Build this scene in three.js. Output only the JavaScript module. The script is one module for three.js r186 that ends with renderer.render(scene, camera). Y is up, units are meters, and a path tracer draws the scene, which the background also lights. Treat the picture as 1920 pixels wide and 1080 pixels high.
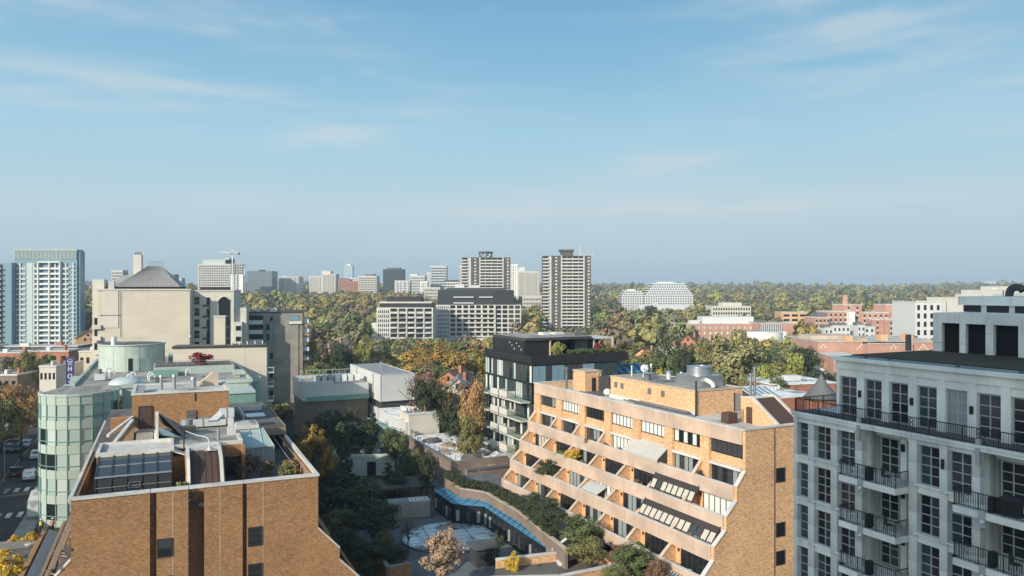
import * as THREE from 'three';
import { mergeGeometries } from 'three/addons/utils/BufferGeometryUtils.js';
import { MarchingCubes } from 'three/addons/objects/MarchingCubes.js';
import { FontLoader } from 'three/addons/loaders/FontLoader.js';
import { TextGeometry } from 'three/addons/geometries/TextGeometry.js';

// ---------- camera, sky, sun, exposure ----------
const scene = new THREE.Scene();
const EYE = 34, FOCAL = 1430, HORIZON = 541;
const camera = new THREE.PerspectiveCamera(41.37, 16 / 9, 0.5, 30000);
camera.position.set(0, EYE, 0);
camera.lookAt(0, EYE - 0.02, -100);
const renderer = new THREE.WebGLRenderer({ antialias: true });
renderer.toneMapping = THREE.LinearToneMapping;
renderer.toneMappingExposure = 0.94;
renderer.shadowMap.enabled = true;

let seed = 12345;
const rnd = () => { seed = (seed * 1664525 + 1013904223) >>> 0; return seed / 4294967296; };
const rr = (a, b) => a + (b - a) * rnd();
const pick = a => a[Math.floor(rnd() * a.length)];
const clamp = (x, a = 0, b = 1) => Math.min(b, Math.max(a, x));
const smooth = (a, b, x) => { const t = clamp((x - a) / (b - a)); return t * t * (3 - 2 * t); };
const hash = (x, y, s = 0) => { let n = Math.imul(x | 0, 374761393) + Math.imul(y | 0, 668265263) + Math.imul(s | 0, 974711); n = Math.imul(n ^ (n >>> 13), 1274126177); return ((n ^ (n >>> 16)) >>> 0) / 4294967296; };
function vnoise(x, y, px, py, s) {           // value noise that repeats every px, py cells
  const xi = Math.floor(x), yi = Math.floor(y), fx = x - xi, fy = y - yi;
  const u = fx * fx * (3 - 2 * fx), v = fy * fy * (3 - 2 * fy);
  const w = (i, p) => ((i % p) + p) % p;
  const a = hash(w(xi, px), w(yi, py), s), b = hash(w(xi + 1, px), w(yi, py), s), c = hash(w(xi, px), w(yi + 1, py), s), d = hash(w(xi + 1, px), w(yi + 1, py), s);
  return (a + (b - a) * u) * (1 - v) + (c + (d - c) * u) * v;
}
function fbm(u, v, fx, fy, oct, s) { let t = 0, a = 0.5, n = 0; for (let i = 0; i < oct; i++) { t += a * vnoise(u * fx, v * fy, fx, fy, s + i * 17); n += a; a *= 0.5; fx *= 2; fy *= 2; } return t / n; }

const SUN = new THREE.Vector3(-0.602 * 0.9135, 0.4067, 0.799 * 0.9135).normalize();
{ // sky: clear autumn blue with thin cirrus streaks, greyer toward the horizon
  const W = 2048, Hh = 1024, d = new Float32Array(W * Hh * 4);
  const lin = (r, g, b) => [r, g, b].map(v => { v /= 255; return v <= 0.04045 ? v / 12.92 : Math.pow((v + 0.055) / 1.055, 2.4); });
  const stops = [[-90, lin(118, 122, 120)], [-2, lin(150, 168, 174)], [0, lin(163, 188, 199)], [2.5, lin(176, 200, 210)], [6, lin(184, 211, 223)], [11, lin(163, 206, 227)], [16, lin(134, 187, 218)], [21, lin(114, 171, 209)], [35, lin(84, 146, 194)], [90, lin(58, 112, 168)]];
  const streak = (az, el, caz, cel, w, h, tilt) => { const dx = az - caz, dy = el - cel - tilt * dx; return Math.exp(-(dx * dx) / (w * w) - (dy * dy) / (h * h)); };
  for (let j = 0; j < Hh; j++) {
    const el = (j + 0.5) / Hh * 180 - 90;
    let k = 0; while (k < stops.length - 2 && el > stops[k + 1][0]) k++;
    const t = clamp((el - stops[k][0]) / (stops[k + 1][0] - stops[k][0]));
    const base = [0, 1, 2].map(c => stops[k][1][c] + (stops[k + 1][1][c] - stops[k][1][c]) * t);
    for (let i = 0; i < W; i++) {
      const u = (i + 0.5) / W, az = u * 360;
      // azimuth: u = atan2(dz, dx) / 2pi + 0.5 ; straight ahead is -z
      let rel = az - 90; if (rel > 180) rel -= 360; if (rel < -180) rel += 360;   // degrees, positive to the right of straight ahead
      const v = (el + 90) / 180;
      const warp = (fbm(u, v, 12, 10, 3, 5) - 0.5) * 0.05;
      const n1 = fbm(u + warp, v + warp * 0.5, 11, 30, 6, 91);
      const n2 = fbm(u + warp * 1.4, v - warp * 0.6, 40, 170, 7, 33), n3 = fbm(u + warp, v + warp, 90, 260, 6, 57);
      let c = 0.05 + smooth(0.42, 0.85, n1) * 0.26 + smooth(0.5, 0.86, n2) * 0.26 * smooth(0.36, 0.62, n1);
      c += 0.22 * smooth(0.55, 0.8, n3) * smooth(0.42, 0.6, n1); const q = 0.15 + 1.7 * smooth(0.3, 0.75, n2);
      c += 0.42 * streak(rel, el, -26, 12.6, 17, 2.0, -0.01) * q;
      c += 0.40 * streak(rel, el, -17, 13.3, 14, 0.55, -0.035) * q;
      c += 0.40 * streak(rel, el, -13.2, 10.9, 3.6, 1.1, 0.05) * q;
      c += 0.55 * streak(rel, el, 10.6, 9.8, 3.6, 1.25, 0.04) * q + 0.35 * streak(rel, el, 13.5, 9.4, 4.5, 0.5, 0.16) * q;
      c += 0.35 * streak(rel, el, 16.6, 11.4, 1.6, 0.4, 0.02) * q + 0.3 * streak(rel, el, 31, 11.0, 4, 0.4, -0.08) * q;
      c += 0.35 * streak(rel, el, 27.5, 19.8, 6, 2.4, 0.12) * q + 0.22 * streak(rel, el, 22, 16, 9, 5, -0.2) * q;
      c += 0.28 * streak(rel, el, 12, 5.8, 16, 0.5, 0.01) * q + 0.26 * streak(rel, el, -32, 18, 9, 0.5, -0.07) * q;
      c += 0.20 * smooth(10, 3, el) * smooth(-1, 2, el) * (0.5 + n1);
      c = clamp(c * 0.85, 0, 0.7) * smooth(-1, 1.5, el);
      // brighter air round the sun, raised and widened to fill shaded walls
      const ce = Math.cos(el * Math.PI / 180), dirx = Math.sin(rel * Math.PI / 180) * ce, dirz = -Math.cos(rel * Math.PI / 180) * ce, diry = Math.sin(el * Math.PI / 180);
      const mu = clamp(dirx * SUN.x + diry * SUN.y + dirz * SUN.z, 0, 1), glow = 0.44 * Math.pow(mu, 2) + 0.9 * Math.pow(mu, 9);
      const cl = [0.62, 0.695, 0.735], o = (j * W + i) * 4;
      for (let m = 0; m < 3; m++) d[o + m] = 1.08 * (base[m] * (1 - c * 0.82) + cl[m] * c * 0.82 + glow * [1, 0.975, 0.92][m] * smooth(-2, 4, el));
      d[o + 3] = 1;
    }
  }
  const sky = new THREE.DataTexture(d, W, Hh, THREE.RGBAFormat, THREE.FloatType);
  sky.mapping = THREE.EquirectangularReflectionMapping; sky.magFilter = sky.minFilter = THREE.LinearFilter; sky.wrapS = THREE.RepeatWrapping; sky.needsUpdate = true;
  scene.background = sky; scene.environment = sky;
}
const sun = new THREE.DirectionalLight(new THREE.Color().setRGB(1.0, 0.915, 0.79), 5.0);
sun.position.copy(SUN).multiplyScalar(600); sun.castShadow = true; sun.shadow.mapSize.set(4096, 4096);
Object.assign(sun.shadow.camera, { left: -320, right: 320, top: 320, bottom: -320, near: 1, far: 1600 });
sun.target.position.set(0, 0, -180); sun.position.add(sun.target.position);
scene.add(sun, sun.target);
scene.fog = new THREE.FogExp2(0xb8c8d4, 0.00019);

// ---------- textures ----------
const enc = v => Math.round(255 * (v <= 0.0031308 ? 12.92 * v : 1.055 * Math.pow(clamp(v), 1 / 2.4) - 0.055));
function tex(n, metres, fn) {
  const d = new Uint8Array(n * n * 4);
  for (let j = 0; j < n; j++) for (let i = 0; i < n; i++) { const c = fn((i + 0.5) / n, (j + 0.5) / n, i, j), o = (j * n + i) * 4; d[o] = enc(c[0]); d[o + 1] = enc(c[1]); d[o + 2] = enc(c[2]); d[o + 3] = 255; }
  const t = new THREE.DataTexture(d, n, n); t.colorSpace = THREE.SRGBColorSpace; t.wrapS = t.wrapT = THREE.RepeatWrapping; t.magFilter = THREE.LinearFilter; t.minFilter = THREE.LinearMipmapLinearFilter; t.generateMipmaps = true;
  t.repeat.set(1 / metres, 1 / metres); t.needsUpdate = true; return t;
}
const mono = f => (u, v, i, j) => { const c = f(u, v, i, j); return [c, c, c]; };
const T = {};
T.brick = tex(2048, 22, (u, v) => {                 // running bond, pale joints, mottled firing
  const rows = 290, cols = 100, r = Math.floor(v * rows), x = u * cols + (r % 2) * 0.5, c = Math.floor(x), fx = x - c, fy = v * rows - r;
  const joint = fx < 0.05 || fy < 0.16;
  const k = hash(c % cols, r, 3), patch = fbm(u, v, 6, 8, 5, 8), fine = fbm(u, v, 60, 160, 3, 21);
  const cl = hash(c % cols, Math.floor(r / 2), 13); let t = 0.74 + 0.34 * (k - 0.5) + 0.24 * (cl - 0.5) + 0.30 * (patch - 0.5) + 0.06 * (fine - 0.5); if (cl > 0.93) t *= 0.72; if (cl < 0.05) t *= 1.18;
  if (k > 0.93) t *= 0.62; if (k < 0.05) t *= 1.35;
  if (joint) t = t * 0.75 + 0.20;
  const w = hash(c % cols, r, 9) - 0.5;
  return [clamp(t * (1 + 0.06 * w)), clamp(t * (0.97 - 0.08 * w + (joint ? 0.05 : 0))), clamp(t * (0.93 - 0.16 * w + (joint ? 0.12 : 0)))];
});
T.concrete = tex(1024, 12, (u, v) => { const b = fbm(u, v, 6, 6, 6, 41), s = fbm(u, v, 80, 5, 4, 47), p = fbm(u, v, 3, 4, 3, 55); const t = 0.80 + 0.34 * (b - 0.5) - 0.13 * smooth(0.56, 0.85, s) + 0.30 * (p - 0.5) + 0.10 * smooth(0.6, 0.75, fbm(u, v, 9, 7, 5, 49)); const w = p - 0.5; return [clamp(t * (1 + 0.10 * w)), clamp(t), clamp(t * (1 - 0.14 * w))]; });
T.plaster = tex(1024, 16, mono((u, v) => clamp(0.85 + 0.18 * (fbm(u, v, 3, 10, 6, 61) - 0.5) - 0.05 * smooth(0.58, 0.85, fbm(u, v, 90, 4, 4, 67)) + 0.08 * (fbm(u, v, 90, 90, 2, 69) - 0.5))));
T.gravel = tex(1024, 14, (u, v, i, j) => { const k = hash(i >> 1, j >> 1, 5), p = fbm(u, v, 5, 5, 6, 71), q = fbm(u, v, 9, 3, 4, 77); const t = 0.62 + 0.34 * (k - 0.5) + 0.75 * (p - 0.5) - 0.25 * smooth(0.55, 0.75, q); return [clamp(t), clamp(t * 0.985), clamp(t * 0.955)]; });
T.membrane = tex(1024, 20, (u, v) => { const p = fbm(u, v, 5, 5, 6, 81), q = fbm(u, v, 14, 14, 5, 83); const t = 0.9 - 0.55 * smooth(0.5, 0.72, p) - 0.35 * smooth(0.56, 0.7, q); return [clamp(t), clamp(t * 0.985), clamp(t * 0.95)]; });
T.asphalt = tex(1024, 18, mono((u, v, i, j) => clamp(0.6 + 0.3 * (hash(i, j, 2) - 0.5) + 0.6 * (fbm(u, v, 4, 4, 6, 87) - 0.5) - 0.2 * smooth(0.49, 0.5, fbm(u, v, 7, 7, 5, 88)) * smooth(0.52, 0.51, fbm(u, v, 7, 7, 5, 88)))));
T.earth = tex(1024, 40, (u, v, i, j) => { const p = fbm(u, v, 8, 8, 6, 93), k = hash(i, j, 8), q = fbm(u, v, 30, 30, 4, 97); const t = 0.5 + 0.5 * (p - 0.5) + 0.35 * (k - 0.5); return [clamp(t * (1 + 0.5 * (q - 0.4))), clamp(t * 0.95), clamp(t * 0.6)]; });
T.metal = tex(512, 6, mono((u, v) => clamp(0.85 + 0.2 * (fbm(u, v, 4, 4, 5, 101) - 0.5) - 0.1 * smooth(0.55, 0.8, fbm(u, v, 50, 3, 4, 103)))));
T.wood = tex(512, 4, (u, v) => { const t = 0.7 + 0.5 * (fbm(u, v, 4, 40, 4, 107) - 0.5) + 0.2 * (fbm(u, v, 6, 6, 3, 109) - 0.5); return [clamp(t), clamp(t * 0.96), clamp(t * 0.9)]; });

// ---------- materials (linear base colours) ----------
const C = (r, g, b) => new THREE.Color().setRGB(r, g, b);
const mat = (c, rough = 0.9, map = null, extra = {}) => new THREE.MeshStandardMaterial({ color: C(...c), roughness: rough, map, side: THREE.DoubleSide, ...extra });
const M = {
  brickA: mat([0.50, 0.27, 0.125], 0.95, T.brick), brickJ: mat([0.96, 0.585, 0.32], 0.95, T.brick), brickRed: mat([0.58, 0.26, 0.165], 0.95, T.brick), brickOrange: mat([0.68, 0.395, 0.295], 0.95, T.brick),
  roofTile: mat([0.22, 0.13, 0.09], 0.95, T.gravel), band: mat([0.68, 0.505, 0.38], 0.92, T.concrete), coping: mat([0.74, 0.70, 0.63], 0.85, T.concrete), copingWarm: mat([0.62, 0.50, 0.38], 0.85, T.concrete),
  beige: mat([0.74, 0.655, 0.515], 0.92, T.plaster), beigePale: mat([0.76, 0.70, 0.58], 0.92, T.plaster), white: mat([0.70, 0.70, 0.67], 0.8, T.plaster), whiteWall: mat([0.70, 0.70, 0.665], 0.85, T.plaster), cream: mat([0.70, 0.665, 0.58], 0.88, T.plaster),
  greyStone: mat([0.95, 0.95, 0.87], 0.85, T.concrete), greyFrame: mat([0.46, 0.47, 0.455], 0.6, T.metal), gravel: mat([0.50, 0.465, 0.41], 0.97, T.gravel), gravelPale: mat([0.80, 0.76, 0.68], 0.97, T.gravel), gravelDark: mat([0.20, 0.185, 0.17], 0.97, T.gravel),
  membrane: mat([0.92,0.91,0.88], 0.9, T.membrane), asphalt: mat([0.06, 0.062, 0.066], 0.93, T.asphalt), sidewalk: mat([0.30, 0.295, 0.28], 0.93, T.concrete), paving: mat([0.17, 0.18, 0.185], 0.9, T.concrete), earth: mat([0.085, 0.082, 0.05], 1, T.earth),
  paint: mat([0.72, 0.72, 0.70], 0.8, T.membrane), yellowPaint: mat([0.55, 0.38, 0.06], 0.8, T.membrane),
  greenPanel: mat([0.50, 0.58, 0.485], 0.55, T.metal), greenPale: mat([0.54, 0.615, 0.53], 0.6, T.metal), greenDeep: mat([0.22, 0.40, 0.33], 0.6, T.metal),
  glass: mat([0.018, 0.022, 0.024], 0.06), glassTeal: mat([0.035, 0.07, 0.072], 0.06), glassPale: mat([0.50, 0.56, 0.52], 0.12), glassGreen: mat([0.38, 0.46, 0.41], 0.10), blind: mat([0.72, 0.74, 0.69], 0.35), blindGrey: mat([0.30, 0.33, 0.33], 0.25), curtain: mat([0.55, 0.50, 0.40], 0.5), glassDark2: mat([0.055, 0.06, 0.06], 0.08), glassBlue: mat([0.20, 0.31, 0.36], 0.08),
  black: mat([0.022, 0.023, 0.024], 0.55, T.metal), blackMatte: mat([0.03, 0.03, 0.03], 0.85, T.metal), charcoal: mat([0.06, 0.062, 0.062], 0.6, T.metal), darkGrey: mat([0.12, 0.118, 0.112], 0.8, T.concrete), slate: mat([0.17, 0.17, 0.165], 0.6, T.metal), roofGrey: mat([0.36, 0.345, 0.32], 0.6, T.metal),
  galv: mat([0.55, 0.57, 0.58], 0.32, T.metal, { metalness: 0.75 }), steel: mat([0.42, 0.44, 0.45], 0.5, T.metal, { metalness: 0.4 }), brownPanel: mat([0.105, 0.058, 0.04], 0.7, T.metal), brownDark: mat([0.055, 0.045, 0.038], 0.6, T.metal), tan: mat([0.40, 0.31, 0.21], 0.8, T.wood), woodDark: mat([0.12, 0.09, 0.065], 0.85, T.wood),
  blueRoof: mat([0.08, 0.29, 0.48], 0.35, T.metal), bluePale: mat([0.32, 0.48, 0.55], 0.4, T.metal), ice: mat([0.80, 0.90, 0.93], 0.12, T.membrane), concreteBrown: mat([0.27, 0.21, 0.165], 0.92, T.concrete), apartment: mat([0.34, 0.305, 0.255], 0.92, T.concrete), towerBrown: mat([0.135, 0.11, 0.09], 0.9, T.concrete), purple: mat([0.06, 0.05, 0.22], 0.5), whitePaint: mat([0.64, 0.64, 0.61], 0.5), red: mat([0.45, 0.03, 0.03], 0.5), grassRoof: mat([0.10, 0.075, 0.045], 1, T.earth), greenRoof: mat([0.10, 0.12, 0.055], 1, T.earth), soil: mat([0.06, 0.045, 0.035], 1, T.earth), snowGrey: mat([0.62, 0.64, 0.63], 0.9, T.membrane),
};
M.containerGrey = mat([0.42, 0.40, 0.35], 0.8, T.metal); M.awningCream = mat([0.60, 0.57, 0.50], 0.85, T.plaster);
M.stone = [M.greyStone, mat([0.87, 0.85, 0.765], 0.85, T.concrete), mat([0.95, 0.925, 0.84], 0.85, T.concrete)];
M.guardGlass = new THREE.MeshPhysicalMaterial({ color: C(0.85, 0.93, 0.9), roughness: 0.03, transmission: 1, thickness: 0, side: THREE.DoubleSide });
const bare = (o, k = 1) => { o.castShadow = true; o.receiveShadow = true; return o; };

// ---------- geometry helpers; local axes: x = right, y = up, b = depth away from the viewer (z = -b) ----------
function std(g) {                                   // no index, uv in metres by the way each face points
  g = g.index ? g.toNonIndexed() : g; const p = g.attributes.position, n = p.count, uv = new Float32Array(n * 2);
  if (!g.attributes.normal) g.computeVertexNormals();
  const a = new THREE.Vector3(), b = new THREE.Vector3(), c = new THREE.Vector3();
  for (let i = 0; i < n; i += 3) {
    a.fromBufferAttribute(p, i); b.fromBufferAttribute(p, i + 1).sub(a); c.fromBufferAttribute(p, i + 2).sub(a); b.cross(c);
    const ax = Math.abs(b.x), ay = Math.abs(b.y), az = Math.abs(b.z);
    for (let k = i; k < i + 3; k++) { const X = p.getX(k), Y = p.getY(k), Z = p.getZ(k); if (ay >= ax && ay >= az) { uv[2 * k] = X; uv[2 * k + 1] = -Z; } else if (ax >= az) { uv[2 * k] = -Z; uv[2 * k + 1] = Y; } else { uv[2 * k] = X; uv[2 * k + 1] = Y; } }
  }
  const o = new THREE.BufferGeometry(); o.setAttribute('position', p); o.setAttribute('normal', g.attributes.normal); o.setAttribute('uv', new THREE.BufferAttribute(uv, 2)); return o;
}
const box = (a0, a1, h0, h1, b0, b1) => { const g = new THREE.BoxGeometry(Math.abs(a1 - a0), Math.abs(h1 - h0), Math.abs(b1 - b0)); g.translate((a0 + a1) / 2, (h0 + h1) / 2, -(b0 + b1) / 2); return std(g); };
const cyl = (a, b, h0, h1, r0, r1 = r0, n = 20) => { const g = new THREE.CylinderGeometry(r1, r0, h1 - h0, n); g.translate(a, (h0 + h1) / 2, -b); return std(g); };
function prism(poly, b0, b1) { const s = new THREE.Shape(poly.map(p => new THREE.Vector2(p[0], p[1]))); const g = new THREE.ExtrudeGeometry(s, { depth: Math.abs(b1 - b0), bevelEnabled: false }); g.translate(0, 0, -Math.max(b0, b1)); return std(g); }
function plan(poly, h0, h1) { const s = new THREE.Shape(poly.map(p => new THREE.Vector2(p[0], p[1]))); const g = new THREE.ExtrudeGeometry(s, { depth: h1 - h0, bevelEnabled: false }); g.rotateX(-Math.PI / 2); g.translate(0, h0, 0); return std(g); }
function bar(p, q, w, t = w) {                       // a beam between two points [a, h, b]
  const A = new THREE.Vector3(p[0], p[1], -p[2]), B = new THREE.Vector3(q[0], q[1], -q[2]), L = A.distanceTo(B);
  const g = new THREE.BoxGeometry(w, t, L); const m = new THREE.Matrix4().lookAt(A, B, Math.abs(B.y - A.y) > 0.98 * L ? new THREE.Vector3(1, 0, 0) : new THREE.Vector3(0, 1, 0)); m.setPosition(A.clone().add(B).multiplyScalar(0.5)); g.applyMatrix4(m); return std(g);
}
function pipe(pts, r, n = 8, seg = 24) { const c = new THREE.CatmullRomCurve3(pts.map(p => new THREE.Vector3(p[0], p[1], -p[2]))); return std(new THREE.TubeGeometry(c, seg, r, n, false)); }
function quad(p0, p1, p2, p3, t = 0.05) {            // a slab of thickness t on four corners [a, h, b]
  const v = [p0, p1, p2, p3].map(p => new THREE.Vector3(p[0], p[1], -p[2])); const n = v[1].clone().sub(v[0]).cross(v[3].clone().sub(v[0])).normalize().multiplyScalar(t);
  const w = v.map(q => q.clone().sub(n)), P = []; const f = (a, b, c, d) => { for (const q of [a, b, c, a, c, d]) P.push(q.x, q.y, q.z); };
  f(v[0], v[1], v[2], v[3]); f(w[3], w[2], w[1], w[0]); for (let i = 0; i < 4; i++) { const j = (i + 1) % 4; f(v[i], w[i], w[j], v[j]); }
  const g = new THREE.BufferGeometry(); g.setAttribute('position', new THREE.Float32BufferAttribute(P, 3)); g.computeVertexNormals(); return std(g);
}
const used = {};
function numbered(n) { used[n] = (used[n] ?? -1) + 1; return used[n] ? `${n}_${String(used[n]).padStart(3, '0')}` : n; }
const rad = d => d * Math.PI / 180;
function thing(name, label, category, X, D, turn = 0, group = null, y = 0) {
  const o = new THREE.Group(); o.name = numbered(name); o.position.set(X, y, -D); o.rotation.y = rad(turn); o.userData = { label, category }; if (group) o.userData.group = group; scene.add(o); return o;
}
function part(parent, name, geo, m, extra) { const o = bare(new THREE.Mesh(Array.isArray(geo) ? (geo.length > 1 ? mergeGeometries(geo) : geo[0]) : geo, m)); o.name = name; if (extra) Object.assign(o.userData, extra); parent.add(o); return o; }
function put(parent, name, geo, m, a, h, b, ry = 0) { const o = bare(new THREE.Mesh(geo, m)); o.name = name; o.position.set(a, h, -b); o.rotation.y = ry; parent.add(o); return o; }
function struct(name, geo, m) { const o = bare(new THREE.Mesh(Array.isArray(geo) ? mergeGeometries(geo) : geo, m)); o.name = numbered(name); o.userData = { kind: 'structure' }; scene.add(o); return o; }
const STUFF = { kind: 'stuff' };
// a point of the place seen at picture column x, row y, at height h or at depth D
const onH = (x, y, h) => { const D = (EYE - h) * FOCAL / (y - HORIZON); return [(x - 960) * D / FOCAL, D]; };
const at = (x, y, D) => [(x - 960) * D / FOCAL, EYE - (y - HORIZON) * D / FOCAL];
const toGrid = (X, D, th, o) => { const t = rad(th), x = X - o[0], d = D - o[1]; return [x * Math.cos(t) + d * Math.sin(t), -x * Math.sin(t) + d * Math.cos(t)]; };
const fromGrid = (a, b, th, o) => { const t = rad(th); return [o[0] + a * Math.cos(t) - b * Math.sin(t), o[1] + a * Math.sin(t) + b * Math.cos(t)]; };

// a window: frame of bars with panes behind it, shared shapes; faces +z (the viewer) before turning
const winCache = {};
function windowUnit(parent, w, h, nx, ny, frameMat, paneMats, a, y, b, ry = 0, t = 0.07, edge = 0.09, name = 'window') {
  const key = [w, h, nx, ny, t, edge].map(v => v.toFixed(3)).join();
  if (!winCache[key]) {
    const g = [box(-w / 2, -w / 2 + edge, 0, h, -0.06, 0.1), box(w / 2 - edge, w / 2, 0, h, -0.06, 0.1), box(-w / 2 + edge, w / 2 - edge, 0, edge, -0.06, 0.1), box(-w / 2 + edge, w / 2 - edge, h - edge, h, -0.06, 0.1)];
    const iw = w - 2 * edge, ih = h - 2 * edge;
    for (let i = 1; i < nx; i++) { const x = -w / 2 + edge + iw * i / nx; g.push(box(x - t / 2, x + t / 2, edge, h - edge, -0.045, 0.09)); }
    for (let j = 1; j < ny; j++) { const q = edge + ih * j / ny; for (let i = 0; i < nx; i++) { const x0 = -w / 2 + edge + iw * i / nx + (i ? t / 2 : 0), x1 = -w / 2 + edge + iw * (i + 1) / nx - (i < nx - 1 ? t / 2 : 0); g.push(box(x0, x1, q - t / 2.6, q + t / 2.6, -0.04, 0.08)); } }
    winCache[key] = { frame: mergeGeometries(g), pane: std(new THREE.BoxGeometry(iw / nx - t * 0.5, ih / ny - t * 0.4, 0.02)), iw, ih };
  }
  const c = winCache[key], f = put(parent, name, c.frame, frameMat, a, y, b, ry);
  for (let i = 0; i < nx; i++) for (let j = 0; j < ny; j++) {
    const m = typeof paneMats === 'function' ? paneMats(i, j) : Array.isArray(paneMats) ? pick(paneMats) : paneMats;
    const p = put(f, 'pane', c.pane, m, -w / 2 + edge + c.iw * (i + 0.5) / nx, edge + c.ih * (j + 0.5) / ny, -0.02, 0);
    p.rotation.x = rr(-0.006, 0.006); p.rotation.y = rr(-0.008, 0.008);
  }
  return f;
}

// ---------- ground, terrain ----------
{ // one sheet to the horizon, rising to wooded hills far off to the right
  const n = 150, g = new THREE.PlaneGeometry(1, 1, n, n), p = g.attributes.position, uv = g.attributes.uv;
  for (let i = 0; i < p.count; i++) {
    const u = p.getX(i) * 2, v = p.getY(i) * 2, X = Math.sign(u) * Math.pow(Math.abs(u), 2.2) * 9000, D = v < 0 ? v * 900 : Math.pow(v, 2.0) * 11000;
    p.setXYZ(i, X, groundAt(X, D), -D); uv.setXY(i, X, D);
  }
  g.computeVertexNormals(); struct('ground', g, M.earth);
}
function groundAt(X, D) {
  const hill = smooth(900, 2300, D) * (5 + 15 * smooth(-100, 900, X) + 9 * Math.sin(X / 310 + 1.2) + 6 * Math.sin(X / 120 + D / 300) + 4 * Math.sin(X / 57 + D / 170)) * (1 - 0.35 * smooth(1600, 2300, X));
  return -0.06 + hill + 15 * smooth(430, 950, D) * smooth(160, -180, X) + smooth(2600, 6000, D) * 5;
}

// ---------- the street at the left ----------
const GA = 24.4, OA = [-38.95, 67.35];               // grid of the left blocks, origin at the brick block's front corner
function sheet(name, pts, h, m, th = GA, o = OA) { const w = pts.map(([a, b]) => fromGrid(a, b, th, o)); const s = new THREE.Shape(w.map(q => new THREE.Vector2(q[0], q[1]))); const g = new THREE.ShapeGeometry(s); g.rotateX(-Math.PI / 2); g.translate(0, h, 0); return struct(name, std(g), m); }
function slab(name, pts, h0, h1, m, th = GA, o = OA) { const w = pts.map(([a, b]) => fromGrid(a, b, th, o)); return struct(name, plan(w, h0, h1), m); }
struct('bounce_paving', plan([[-24, -30], [24, -30], [24, 70], [8, 76], [-24, 62]], -0.1, 0.03), M.sidewalk);  // unseen pale paving added to bounce sunlight onto the stone building
const RC = -18.5;                                     // road centre, grid a
sheet('road', [[RC - 8, -40], [RC + 7, -40], [RC + 7, 700], [RC - 8, 700]], 0.0, M.asphalt);
sheet('cross_street', [[RC - 120, 59.5], [RC + 12, 59.5], [RC + 12, 71.5], [RC - 120, 71.5]], 0.005, M.asphalt);
slab('pavement', [[RC + 7, -40], [-9.2, -40], [-9.2, 700], [RC + 7, 700]], -0.1, 0.13, M.sidewalk);
slab('pavement', [[RC - 12.5, 71.5], [RC - 8, 71.5], [RC - 8, 700], [RC - 12.5, 700]], -0.1, 0.13, M.sidewalk);
slab('pavement', [[RC - 12.5, -40], [RC - 8, -40], [RC - 8, 59.5], [RC - 12.5, 59.5]], -0.1, 0.13, M.sidewalk);
{
  const bars = (b0, b1) => { const g = []; for (let k = 0; k < 10; k++) { const a = RC - 7.2 + k * 1.45; g.push([a, a + 0.7, b0, b1]); } return g; };
  const strip = (a0, a1, b0, b1, m) => { const o = sheet('road_marking', [[a0, b0], [a1, b0], [a1, b1], [a0, b1]], 0.012, m); return o; };
  for (const q of bars(56, 58.8)) strip(...q, M.paint);
  for (const q of bars(72.3, 75.1)) strip(...q, M.paint);
  for (let k = 0; k < 22; k++) { const b = -30 + k * 7.5; if (b > 50 && b < 78) continue; strip(RC + 3.2, RC + 3.35, b, b + 2.4, M.paint); }
  strip(RC - 0.3, RC - 0.18, 78, 260, M.yellowPaint); strip(RC - 0.3, RC - 0.18, -30, 52, M.yellowPaint);
}

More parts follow.
